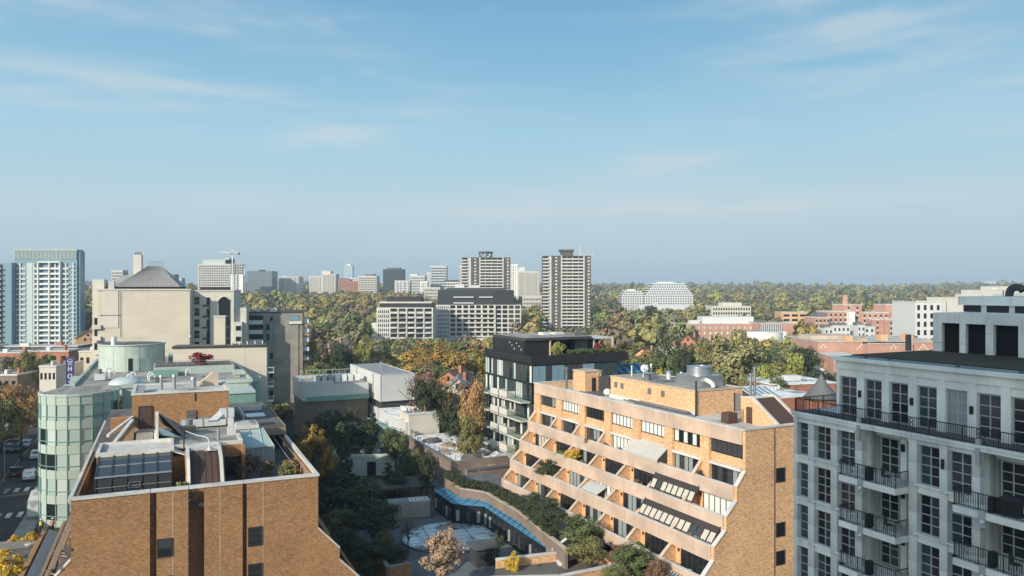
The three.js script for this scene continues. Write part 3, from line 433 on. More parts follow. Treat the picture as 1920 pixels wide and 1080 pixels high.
// ---------- beige hall with the hipped roof ----------
{
  const D = 200, X0 = at(183, 0, D)[0]; const t = thing('beige_hall', 'beige blank-walled block with grey hipped roof and white chimney', 'building', X0, D, 14);
  part(t, 'blank_wall', box(0, 22.6, 0, 33.3, 0, 24), M.beige); part(t, 'wall_coping', [box(-0.2, 22.8, 33.3, 33.75, -0.25, 0.4)], M.cream);
  part(t, 'wall_strip', [box(1.4, 5, 23.5, 33.2, -0.18, 0)], M.beigePale);
  part(t, 'corner_block', [box(-1.4, 1.4, 10, 36.2, 0.6, 4)], M.beigePale);
  for (const h of [24.6, 21.6, 18]) { const b = part(t, 'balcony', box(-1.2, 0.9, h - 1.4, h - 0.3, -0.7, 0), M.beigePale); part(b, 'opening', box(-0.9, 0.5, h - 0.25, h + 1.5, 0.45, 0.62), M.glass); }
  part(t, 'stair_block', [box(0.8, 6, 9, 19.6, -2.6, 0)], M.beige); part(t, 'stair_block_cap', [box(0.6, 6.2, 19.6, 19.9, -2.8, 0)], M.brownDark);
  part(t, 'wall_cable', [box(0.6, 5.6, 26.7, 26.85, -0.22, -0.18), box(5.5, 5.6, 21, 33, -0.22, -0.18)], M.brownDark);
  // roof
  const e = 34.3, r = 39.9;
  part(t, 'eave_shade_fill', [box(3, 20, 33.6, 34.25, 0.6, 9.6)], M.blackMatte); part(t, 'truss_brace', [0, 1, 2].map(k => [bar([10 + k * 2.6, 33.7, 0.8], [11.3 + k * 2.6, 34.6, 0.8], 0.12), bar([12.6 + k * 2.6, 33.7, 0.8], [11.3 + k * 2.6, 34.6, 0.8], 0.12)]).flat(), M.beigePale);  // solid black box colours in the shade under the eaves
  const roof = part(t, 'hip_roof', [quad([4, e, 0], [20.2, e, 0], [14.4, r, 5], [11.2, r, 5], 0.15), quad([20.2, e, 0], [20.2, e, 10], [14.4, r, 5.4], [14.4, r, 5], 0.15), quad([4, e, 10], [4, e, 0], [11.2, r, 5], [11.2, r, 5.4], 0.15), quad([20.2, e, 10], [4, e, 10], [11.2, r, 5.4], [14.4, r, 5.4], 0.15), quad([0.6, e, 2], [7, e, 2], [9.6, 38.2, 6], [4.4, 37.2, 6], 0.15), quad([0.6, e, 2], [4.4, 37.2, 6], [4.4, 37.2, 7], [0.6, e, 11], 0.15)], M.roofGrey);
  part(roof, 'standing_seam', Array.from({ length: 24 }, (_, k) => { const u = k / 23; return bar([4.3 + u * 15.6, e + 0.05, -0.02], [11.2 + u * 3.2, r + 0.05, 4.98], 0.07, 0.1); }), M.roofGrey);
  part(roof, 'ridge_guard', [bar([11.2, r + 1.2, 5.2], [15, r + 1.2, 5.2], 0.08), ...Array.from({ length: 9 }, (_, k) => bar([11.2 + k * 0.47, r - 0.3, 5.2], [11.2 + k * 0.47, r + 1.2, 5.2], 0.06))], M.slate);
  const ch = part(t, 'chimney', box(7.6, 9.6, 34, 43.0, 4.5, 6.5), M.beigePale); part(ch, 'chimney_pot', [0, 1, 2].map(k => cyl(8 + k * 0.6, 5.5, 43.0, 43.7, 0.22, 0.18, 10)), M.slate);
  part(t, 'vent_hood', [box(2.6, 4.0, 33.7, 35.6, -0.1, 1.2)], M.cream);
  // recessed right part in the block's own shade
  const rb = 5.2;
  part(t, 'side_block', box(22.6, 33.2, 0, 33.0, rb, 24), M.beigePale); part(t, 'side_coping', [box(22.6, 33.4, 33.0, 33.4, rb - 0.2, 24)], M.cream);
  for (let f = 0; f < 9; f++) { const h = 29.3 - f * 3.1; windowUnit(t, 1.5, 2.3, 1, 2, M.cream, [M.glass, M.glassDark2], 23.6, h, rb - 0.02, 0, 0.08, 0.1); }
  for (const [a, w, top, arch] of [[26, 1.9, 31.3, 0], [30.7, 3.1, 30.4, 1]]) {
    const s = new THREE.Shape(); s.moveTo(-w / 2, 4); s.lineTo(w / 2, 4); s.lineTo(w / 2, top); if (arch) s.quadraticCurveTo(0, top + 2.2, -w / 2, top); s.lineTo(-w / 2, 4);
    const g = std(new THREE.ExtrudeGeometry(s, { depth: 0.1, bevelEnabled: false, curveSegments: 12 })); const win = put(t, 'tall_window', g, M.glass, a, 0, rb - 0.02);
    for (let f = 0; f < 9; f++) { const y = 5 + f * 3.05; if (y < top - 1.5) { put(win, 'pane', std(new THREE.BoxGeometry(w / 2 - 0.15, 1.9, 0.05)), hash(f, a | 0) > 0.4 ? M.glassDark2 : M.glassTeal, -w / 4, y + 1, 0.14 * -1 + 0.26, 0); put(win, 'pane', std(new THREE.BoxGeometry(w / 2 - 0.15, 1.9, 0.05)), M.glass, w / 4, y + 1, -0.14); put(win, 'spandrel', std(new THREE.BoxGeometry(w, 0.5, 0.06)), M.charcoal, 0, y - 0.3, -0.13); } }
    if (arch) { const c = []; for (let k = 0; k <= 10; k++) { const u = k / 10, x = -w / 2 + w * u; c.push([a + x, top + 2.2 * 2 * u * (1 - u) + 0.1, rb - 0.2]); } part(t, 'arch_trim', pipe(c, 0.13, 6, 24), M.cream); }
  }
  part(t, 'roof_terrace_box', [box(24, 32, 33.4, 34.2, 8, 9), bar([24, 34.8, 8], [30, 34.8, 8], 0.1)], M.blackMatte);
  part(t, 'step_block', [box(33.2, 36.4, 0, 28.4, 6.5, 20)], M.beigePale); part(t, 'step_terrace', [box(33.2, 35.4, 0, 24.5, 4.5, 6.5)], M.cream);
  for (let f = 0; f < 7; f++) windowUnit(t, 1.6, 1.5, 1, 1, M.cream, M.glass, 34.5, 22 - f * 3, 4.45, 0, 0.08, 0.1);
}
// ---------- plain beige block in front of the dark apartments ----------
{
  const D = 150, X1 = at(500, 0, D)[0]; const t = thing('beige_block', 'low plain beige block standing before the dark apartment building', 'building', X1, D, 16);
  part(t, 'wall', box(-17, 0, 0, 22.4, 0, 5.5), M.beige); part(t, 'roof_edge', [box(-17.2, 0.1, 22.4, 22.75, -0.15, 5.6)], M.brownDark); part(t, 'roof', box(-16.8, -0.2, 22.75, 22.8, 0.2, 5.3), M.gravelDark);
  part(t, 'chimney', box(-10.0, -7.9, 22.4, 28.2, 3, 5), M.beige); part(t, 'chimney_top', box(-10.1, -7.8, 28.2, 28.5, 2.9, 5.1), M.cream);
  for (let k = 0; k < 5; k++) part(t, 'roof_vent', cyl(-6.5 + k * 1.4, 1 + k * 0.8, 22.7, 23.4, 0.12), M.whitePaint);
  part(t, 'wall_joint', [box(-4.03, -3.97, 8, 22.4, -0.02, 0)], M.copingWarm);
  for (let f = 0; f < 4; f++) { const h = 17.2 - f * 2.85; const b = part(t, 'balcony', [box(0.02, 1.3, h, h + 0.12, 0.2, 2.6)], M.whitePaint); part(b, 'balcony_rail', [bar([1.3, h + 1.1, 0.2], [1.3, h + 1.1, 2.6], 0.1), bar([0.1, h + 1.1, 0.2], [1.3, h + 1.1, 0.2], 0.1), bar([1.3, h, 0.2], [1.3, h + 1.1, 0.2], 0.1), bar([0.1, h, 0.2], [0.1, h + 1.1, 0.2], 0.08)], M.whitePaint); }
}
// ---------- dark apartment building ----------
{
  const D = 222, X0 = at(430, 0, D)[0]; const t = thing('dark_apartment_building', 'grey-brown slab apartment building in shade with small balconies', 'apartment building', X0, D, 14);
  const Hh = 26.6, W = 20.6; part(t, 'wall', [box(0, W, 0, Hh, 0, 22)], M.apartment); part(t, 'roof_edge', [box(-0.1, W + 0.1, Hh, Hh + 0.3, -0.15, 22)], M.brownDark);
  part(t, 'roof_unit', box(7, 8.2, Hh + 0.3, Hh + 1.4, 4, 5), M.whitePaint); part(t, 'roof_unit', box(11, 13, Hh + 0.3, Hh + 1.2, 4, 6), M.whitePaint);
  part(t, 'brick_pier', box(12.6, 19.4, 0, Hh - 3.6, -0.25, 0), M.apartment);
  for (let f = 0; f < 9; f++) {
    const h = Hh - 2.4 - f * 2.8;
    windowUnit(t, 4.0, 1.4, 3, 1, M.slate, [M.glassBlue, M.glassDark2, M.glass], 2.4, h, -0.02, 0, 0.1);
    { const b = part(t, 'balcony', box(5.5, 9.4, h - 0.7, h + 0.35, -1.5, -1.35), M.whitePaint); part(b, 'balcony_slab', box(5.5, 9.4, h - 0.85, h - 0.7, -1.5, 0), M.whitePaint); part(b, 'recess', box(5.5, 9.4, h - 0.6, h + 1.7, -0.04, 0.0), M.glass); }
    if (f < 2 || f % 2 == 0) windowUnit(t, 2.0, f == 0 ? 1.3 : 1.9, 2, 1, M.slate, [M.glassBlue, M.glass], 11.2, h, -0.03);
    { const b = part(t, 'side_balcony', box(W, W + 1.8, h - 0.7, h + 0.35, 1, 5.6), M.whitePaint); part(b, 'side_recess', box(W + 0.0, W + 0.04, h + 0.4, h + 1.7, 1, 5.4), M.glass); }
  }
  windowUnit(t, 2.6, 1.6, 2, 1, M.slate, [M.glassBlue], 18.2, Hh - 2.2, -0.05); part(t, 'top_balcony', box(16.8, 20.4, Hh - 3.3, Hh - 2.5, -0.7, -0.1), M.whitePaint);
}

// ---------- terraced brick apartment block, centre right ----------
const stripG = std(new THREE.BoxGeometry(0.62, 2.75, 0.08)), panelG = std(new THREE.BoxGeometry(0.84, 2.75, 0.12)), frontG = std(new THREE.BoxGeometry(1.14, 2.75, 0.1));
const GJ = 27.5, OJ = [23.92, 79];
{
  const t = thing('stepped_terrace_building', 'stepped tan brick apartment block with long concrete terrace bands', 'apartment building', OJ[0], OJ[1], GJ);
  const L = 44, RT = 19.25, lev = [[-1.17, 13.5], [-2.62, 10.66], [-4.25, 7.87], [-5.7, 5.03]], F = Math.PI / -2;
  const P = [[18, 0], [18, RT], [0, RT], [0, 15.0]]; for (const [a, h] of lev) P.push([a, h], [a, h - 1.35]); P.push([-7.2, 2.2], [-7.2, -0.3]); P.splice(0, 1, [18, -0.3]);
  part(t, 'end_wall', prism(P, -0.35, 0), M.brickJ, { label: 'stepped tan brick end wall' });
  part(t, 'far_end_wall', prism(P, L, L + 0.35), M.brickJ);
  // end wall: slot shade painted as a black strip, small windows, joint
  part(t, 'slot_shade_strip', box(4.1, 4.22, -0.3, RT - 0.1, -0.37, -0.33), M.blackMatte); part(t, 'control_joint', box(6.0, 6.06, -0.3, RT, -0.365, -0.34), M.copingWarm);
  for (const h of [14.4, 8.6, 5.6]) { windowUnit(t, 1.3, 1.5, 1, 1, M.brownDark, M.glass, 4.95, h - 1.0, 0.37 * -1 - 0.0, 0, 0.08, 0.08); }
  for (const g of [bar([0, 15.05, -0.18], [-1.2, 13.6, -0.18], 0.5, 0.12), ...lev.slice(0, 3).map(([a, h], i) => bar([a, h - 1.3, -0.18], [lev[i + 1][0], lev[i + 1][1] + 0.06, -0.18], 0.5, 0.12)), bar([-5.7, 3.7, -0.18], [-7.2, 2.3, -0.18], 0.5, 0.12), box(-0.2, 18, RT, RT + 0.16, -0.45, 0.1)]) part(t, 'end_coping', g, M.coping);
  // roof slab and parapets
  part(t, 'roof_band', box(-0.18, 0.25, 17.72, RT, 0, L), M.band, { label: 'top concrete band with weather stains' }); part(t, 'roof_coping', [box(-0.24, 0.35, RT, RT + 0.14, 0.1, L + 0.3), box(0.35, 18, RT - 0.1, RT + 0.1, L, L + 0.45)], M.coping);
  part(t, 'roof', box(0.25, 18, 18.1, 18.3, 0, L), M.gravelPale); part(t, 'core', box(0.9, 18, 0, 18.1, 0.01, L - 0.01), M.brickJ);
  part(t, 'roof_walk', [box(0.9, 4.6, 18.3, 18.34, 0.5, 34)], M.membrane);
  const bays = 7, bl = (L - 0.3) / bays, ww = 4.75;
  const awn = { 2: 1 };
  const mats = [[M.glassDark2, M.glassDark2], [M.blind, M.glass, M.blind], [M.blind, M.blind, M.blind], [M.blind], [M.glass, M.glassDark2], [M.blind, M.blind, M.blind, M.blindGrey], [M.glassDark2, M.blindGrey]];
  for (let k = 0; k < bays; k++) {
    const b0 = 0.3 + k * bl, bm = b0 + ww / 2;
    part(t, 'pier', box(0, 0.9, 12.2, 17.72, b0 + ww, b0 + bl), M.brickJ);
    windowUnit(t, ww, 1.55, 6, 1, M.blackMatte, mats[k], 0.35, 16.15, bm, F, 0.13, 0.09);
    part(t, 'spandrel', box(0.32, 0.7, 14.85, 16.15, b0, b0 + ww), M.brickJ);
    if (k == 2) {      // long white awning
      const aw = part(t, 'awning', [quad([-1.5, 13.9, b0 - 0.6], [0.3, 15.3, b0 - 0.6], [0.3, 15.3, b0 + 6.2], [-1.5, 13.9, b0 + 6.2], 0.05)], M.awningCream, { label: 'white fabric awning' });
      part(aw, 'valance', [box(-1.52, -1.48, 13.6, 13.9, b0 - 0.6, b0 + 6.2)], M.awningCream); part(aw, 'awning_side', [quad([-1.5, 13.9, b0 - 0.6], [0.3, 15.3, b0 - 0.6], [0.3, 13.5, b0 - 0.6], [-1.4, 13.4, b0 - 0.6], 0.02)], M.charcoal);
    } else part(t, 'awning_box', box(-0.05, 0.35, 14.85, 15.15, b0, b0 + ww), M.coping);
    windowUnit(t, ww, 2.5, 6, 1, M.blackMatte, k == 3 ? [M.blind, M.blind, M.glass] : [M.glass, M.glassDark2, M.glass, M.blindGrey], 0.45, 12.3, bm, F, 0.13, 0.09, 'terrace_door');
  }
  // terrace levels: slab, parapet band, doors behind, sloped dividing fins
  lev.forEach(([a, h], i) => {
    const up = i ? lev[i - 1] : [0, 16.6], door = a + 2.05;
    part(t, 'terrace_slab', box(a, 0.9, h - 1.4, h - 1.2, 0, L), M.gravelDark);
    part(t, 'terrace_band', box(a - 0.16, a + 0.16, h - 1.5, h, 0, L), M.band, { label: 'long weathered concrete parapet band' });
    part(t, 'band_coping', box(a - 0.2, a + 0.22, h, h + 0.07, 0, L), M.coping);
    for (let j = 1; j < 7; j++) part(t, 'band_joint', box(a - 0.165, a - 0.155, h - 1.48, h - 0.01, j * bl - 0.02, j * bl + 0.02), M.copingWarm);
    if (i) part(t, 'terrace_soffit', box(door - 0.3, 0.9, h + 1.25, h + 1.36, 0, L), M.band);
    for (let k = 0; k < bays; k++) {
      const b0 = 0.3 + k * bl, s = [[b0 + bl - 0.3, b0 + bl]];
      const poly = [[a + 0.16, h], [up[0] + (i ? 0.16 : 0.9), up[1] - 1.5 + (i ? 0 : 0)], [door + 0.3, up[1] - 1.5], [door + 0.3, h - 1.2], [a + 0.16, h - 1.2]];
      part(t, 'dividing_wall', prism(i ? poly : [[a + 0.16, h], [0.1, 14.9], [0.9, 14.9], [0.9, h - 1.2], [a + 0.16, h - 1.2]], b0 + bl - 0.32, b0 + bl - 0.02), M.brickJ);
      part(t, 'sloped_coping', bar([a, h + 0.04, b0 + bl - 0.17], [i ? up[0] + 0.1 : 0.05, i ? up[1] - 1.46 : 14.95, b0 + bl - 0.17], 0.44, 0.1), M.copingWarm);
      if (i) {
        const pm = (i == 1 && k == 0) ? [M.blind] : hash(k, i, 4) > 0.55 ? [M.glass, M.blindGrey, M.glassDark2] : hash(k, i, 6) > 0.5 ? [M.blind, M.glass, M.curtain] : [M.glass];
        windowUnit(t, 4.5, 2.35, 5, 1, M.blackMatte, pm, door - 0.05, h - 1.2, b0 + 2.75, F, 0.13, 0.09, 'terrace_door');
        for (const [c0, c1] of [[b0, b0 + 0.5], [b0 + 5.0, b0 + bl - 0.3]]) part(t, 'back_wall', box(door, door + 0.25, h - 1.2, h + 1.3, c0, c1), M.brickJ);
        part(t, 'wall_lamp', [box(door - 0.14, door, h + 0.55, h + 0.85, b0 + 5.3, b0 + 5.5)], M.blackMatte);
      }
    }
  });
  // lean-to greenhouses on two terraces
  const lean = (i, b0, b1) => {
    const [a, h] = lev[i], up = lev[i - 1]; const n = Math.round((b1 - b0) / 0.92), w = (b1 - b0) / n, pA = [a + 0.1, h - 0.15], pB = [up[0] - 0.1, up[1] - 1.1];
    const g = part(t, 'lean_to_greenhouse', [quad([pB[0] - 0.55, pB[1] - 0.62, b0], [pB[0], pB[1], b0], [pB[0], pB[1], b1], [pB[0] - 0.55, pB[1] - 0.62, b1], 0.08), bar([pA[0], pA[1], b0], [pB[0], pB[1], b0], 0.14), bar([pA[0], pA[1], b1], [pB[0], pB[1], b1], 0.14), bar([pA[0], pA[1], b0], [pA[0], pA[1], b1], 0.1)], M.brownDark, { label: 'dark framed lean-to greenhouse with pale blinds' });
    for (let j = 0; j < n; j++) {
      const c0 = b0 + j * w + 0.1, c1 = b0 + (j + 1) * w - 0.1, f = 0.3; const lx = u => pA[0] + (pB[0] - 0.5 - pA[0]) * u, ly = u => pA[1] + (pB[1] - 0.6 - pA[1]) * u;
      part(g, 'greenhouse_pane', quad([lx(f), ly(f), c0], [lx(0.98), ly(0.98), c0], [lx(0.98), ly(0.98), c1], [lx(f), ly(f), c1], 0.03), hash(j * 3 + 1, i, 17) > 0.14 ? M.curtain : M.glassDark2);
      part(g, 'greenhouse_pane', quad([lx(0.02), ly(0.02), c0], [lx(f - 0.05), ly(f - 0.05), c0], [lx(f - 0.05), ly(f - 0.05), c1], [lx(0.02), ly(0.02), c1], 0.03), M.glassDark2);
    }
    part(g, 'greenhouse_bar', Array.from({ length: n + 1 }, (_, j) => bar([pA[0], pA[1], b0 + j * w], [pB[0] - 0.5, pB[1] - 0.56, b0 + j * w], 0.08)), M.brownDark);
  };
  lean(1, 5.2, 12.6); lean(2, 0.3, 12.7);
  // small items on terraces
  { const [a, h] = lev[2]; const aw = part(t, 'striped_awning', [quad([a + 0.3, h + 0.1, 21.2], [a + 1.9, h + 0.9, 21.2], [a + 1.9, h + 0.9, 25], [a + 0.3, h + 0.1, 25], 0.05)], M.whitePaint); part(aw, 'awning_stripe', Array.from({ length: 9 }, (_, k) => bar([a + 0.28, h + 0.14, 21.4 + k * 0.42], [a + 1.88, h + 0.94, 21.4 + k * 0.42], 0.06, 0.03)), M.blindGrey); }
  // roof: brick plant room, fan unit, stair boxes, pipes
  {
    const q = part(t, 'plant_room', box(5.6, 13.2, 18.1, 21.25, 13.6, 31.8), M.brickJ, { label: 'long brick roof plant room' });
    part(q, 'plant_room_cap', [box(5.5, 13.3, 21.25, 21.4, 13.5, 13.9), box(5.5, 5.9, 21.25, 21.4, 13.9, 31.9), box(12.9, 13.3, 21.25, 21.4, 13.9, 31.9), box(5.9, 12.9, 21.25, 21.4, 31.5, 31.9)], M.copingWarm); part(q, 'plant_room_roof', box(5.9, 12.9, 21.26, 21.3, 13.9, 31.5), M.gravel);
    part(q, 'base_flashing', [box(5.35, 5.6, 18.3, 18.75, 13.6, 31.8)], M.whitePaint);
    for (const b of [30.5, 29, 22.8, 20]) part(q, 'vent_grille', box(5.55, 5.6, 19.8, 20.6, b - 0.35, b + 0.35), M.slate);
    const d = part(q, 'door', box(11.9, 12.8, 18.4, 20.6, 13.55, 13.6), M.roofGrey); part(d, 'door_frame', [box(11.75, 11.9, 18.4, 20.7, 13.52, 13.62)], M.brownDark);
    part(q, 'drainpipe', cyl(5.5, 13.5, 18.2, 22.6, 0.13), M.brownDark);
    const fan = part(t, 'cooling_unit', box(8.2, 12.2, 21.35, 22.7, 16, 20.5), M.galv, { label: 'galvanised cooling unit with round fan' }); part(fan, 'fan_shroud', cyl(10.2, 18.3, 22.7, 23.7, 1.6, 1.55, 32), M.galv); part(fan, 'fan_ring', std(new THREE.TorusGeometry(1.58, 0.06, 8, 40).rotateX(Math.PI / 2).translate(10.2, 23.7, -18.3)), M.galv); part(fan, 'fan_grille', cyl(10.2, 18.3, 23.3, 23.36, 1.5, 1.5, 24), M.slate); part(fan, 'duct_elbow', pipe([[9.4, 22.2, 16], [9.3, 22.1, 15.4], [9.5, 21.8, 15], [9.6, 21.4, 14.9]], 0.3, 12, 12), M.whitePaint);
    for (const [a, b, h, r] of [[7.3, 25.5, 0.9, 0.5], [9, 28.5, 1.1, 0.16], [9.8, 28.8, 1.5, 0.16], [8, 30, 1.4, 0.1], [11, 29.4, 1.6, 0.12], [10.6, 25, 1.0, 0.3], [12, 24, 0.9, 0.14]]) { const v = part(t, 'roof_vent', cyl(a, b, 21.3, 21.3 + h, r), r > 0.4 ? M.slate : M.whitePaint); part(v, 'vent_cap', cyl(a, b, 21.3 + h, 21.45 + h, r * 1.6, r * 1.3), M.galv); }
    part(t, 'roof_mat', [box(7.6, 9.4, 21.32, 21.42, 22.4, 24.2), box(9.8, 11.2, 21.32, 21.4, 21.6, 23.4)], M.slate);
    part(t, 'satellite_dish', [std(new THREE.SphereGeometry(0.75, 20, 6, 0, Math.PI * 2, 0, 0.9).rotateX(1.15).rotateY(-0.5).translate(10.2, 22.2, -30))], M.whitePaint);
    for (const [a, b, h] of [[12.9, 12.9, 4.6], [13.3, 12.6, 5.4], [12.6, 12.6, 3.8]]) { const p = part(t, 'steel_flue', cyl(a + 1, b, 18.3, 18.3 + h, 0.17), M.galv); part(p, 'flue_cap', cyl(a + 1, b, 18.3 + h, 18.55 + h, 0.24), M.galv); }
    const sb = part(t, 'stair_box', box(5.0, 7.9, 18.1, 21.3, 37.6, 41), M.brickJ); part(sb, 'stair_box_cap', box(4.9, 8, 21.3, 21.45, 37.5, 41.1), M.copingWarm); part(sb, 'door', box(6.2, 6.9, 18.4, 20.4, 37.55, 37.6), M.blackMatte); part(sb, 'wall_light', box(7.2, 7.4, 20.9, 21.1, 37.45, 37.6), M.whitePaint);
    part(t, 'dark_chute', [box(7.4, 9.8, 18.2, 20.6, 34.8, 38)], M.charcoal); part(t, 'flat_dark_roof', [box(3, 8.4, 18.3, 18.4, 33, 38.5)], M.slate); part(t, 'dome_vent', [std(new THREE.SphereGeometry(0.6, 16, 8).scale(1, 0.9, 1).translate(5.6, 18.9, -32.6))], M.whitePaint);
    part(t, 'black_flue', [cyl(3.5, 40.5, 18.3, 21.6, 0.2), cyl(3.5, 40.5, 21.6, 21.9, 0.32)], M.slate);
    for (let k = 0; k < 5; k++) part(t, 'stacked_pipe', bar([3.0 + k * 0.28, 18.75 + (k % 2) * 0.25, 12.6], [3.3 + k * 0.28, 18.75 + (k % 2) * 0.25, 23 + (k % 3) * 1.6], 0.16), k % 2 ? M.galv : M.slate);
    part(t, 'cable_tray', [bar([0.75, 18.6, 3.2], [0.75, 18.6, 17], 0.3, 0.16), ...Array.from({ length: 14 }, (_, k) => bar([0.5, 18.5, 3.4 + k], [1.05, 18.5, 3.4 + k], 0.16))], M.slate);
    part(t, 'roof_unit', [box(5.0, 6.4, 18.3, 19.5, 7.4, 8.6)], M.brownPanel); part(t, 'wire_cage', [0, 1, 2, 3, 4].flatMap(k => [bar([6.8 + k * 0.3, 18.3, 7.5], [6.8 + k * 0.3, 19.8, 7.5], 0.04)]).concat([bar([6.8, 19.8, 7.5], [8, 19.8, 7.5], 0.05)]), M.galv);
    // mono-pitch stair head at the near corner
    const sh = new THREE.Shape([[2.4, 18.2], [8, 18.2], [8, 21.1], [6.3, 21.3], [2.4, 18.7]].map(p => new THREE.Vector2(...p))), cheek = a => { const g = new THREE.ExtrudeGeometry(sh, { depth: 0.3, bevelEnabled: false }); g.rotateY(Math.PI / 2); g.translate(a, 0, 0); return std(g); };
    const mp = part(t, 'sloped_stair_head', [cheek(7.5)], M.brickJ, { label: 'brick stair head with sloping brown roof' }); part(mp, 'far_cheek', [cheek(11.0)], M.brickJ); part(mp, 'rear_wall', box(7.8, 11, 18.2, 21.1, 7.7, 8), M.brickJ);
    part(mp, 'sloped_roof', quad([7.85, 18.72, 2.45], [10.95, 18.72, 2.45], [10.95, 21.2, 6.25], [7.85, 21.2, 6.25], 0.08), M.brownPanel); part(mp, 'flat_roof', quad([7.8, 21.24, 6.3], [11, 21.24, 6.3], [11, 21.1, 8], [7.8, 21.1, 8], 0.08), M.membrane);
    for (const a of [7.65, 11.15]) part(mp, 'roof_trim', [bar([a, 18.75, 2.35], [a, 21.38, 6.3], 0.36, 0.14), bar([a, 21.38, 6.3], [a, 21.2, 8.05], 0.36, 0.14)], M.coping);
    part(mp, 'door', box(7.44, 7.5, 18.3, 20.2, 6.2, 7.1), M.brownPanel);
  }
}

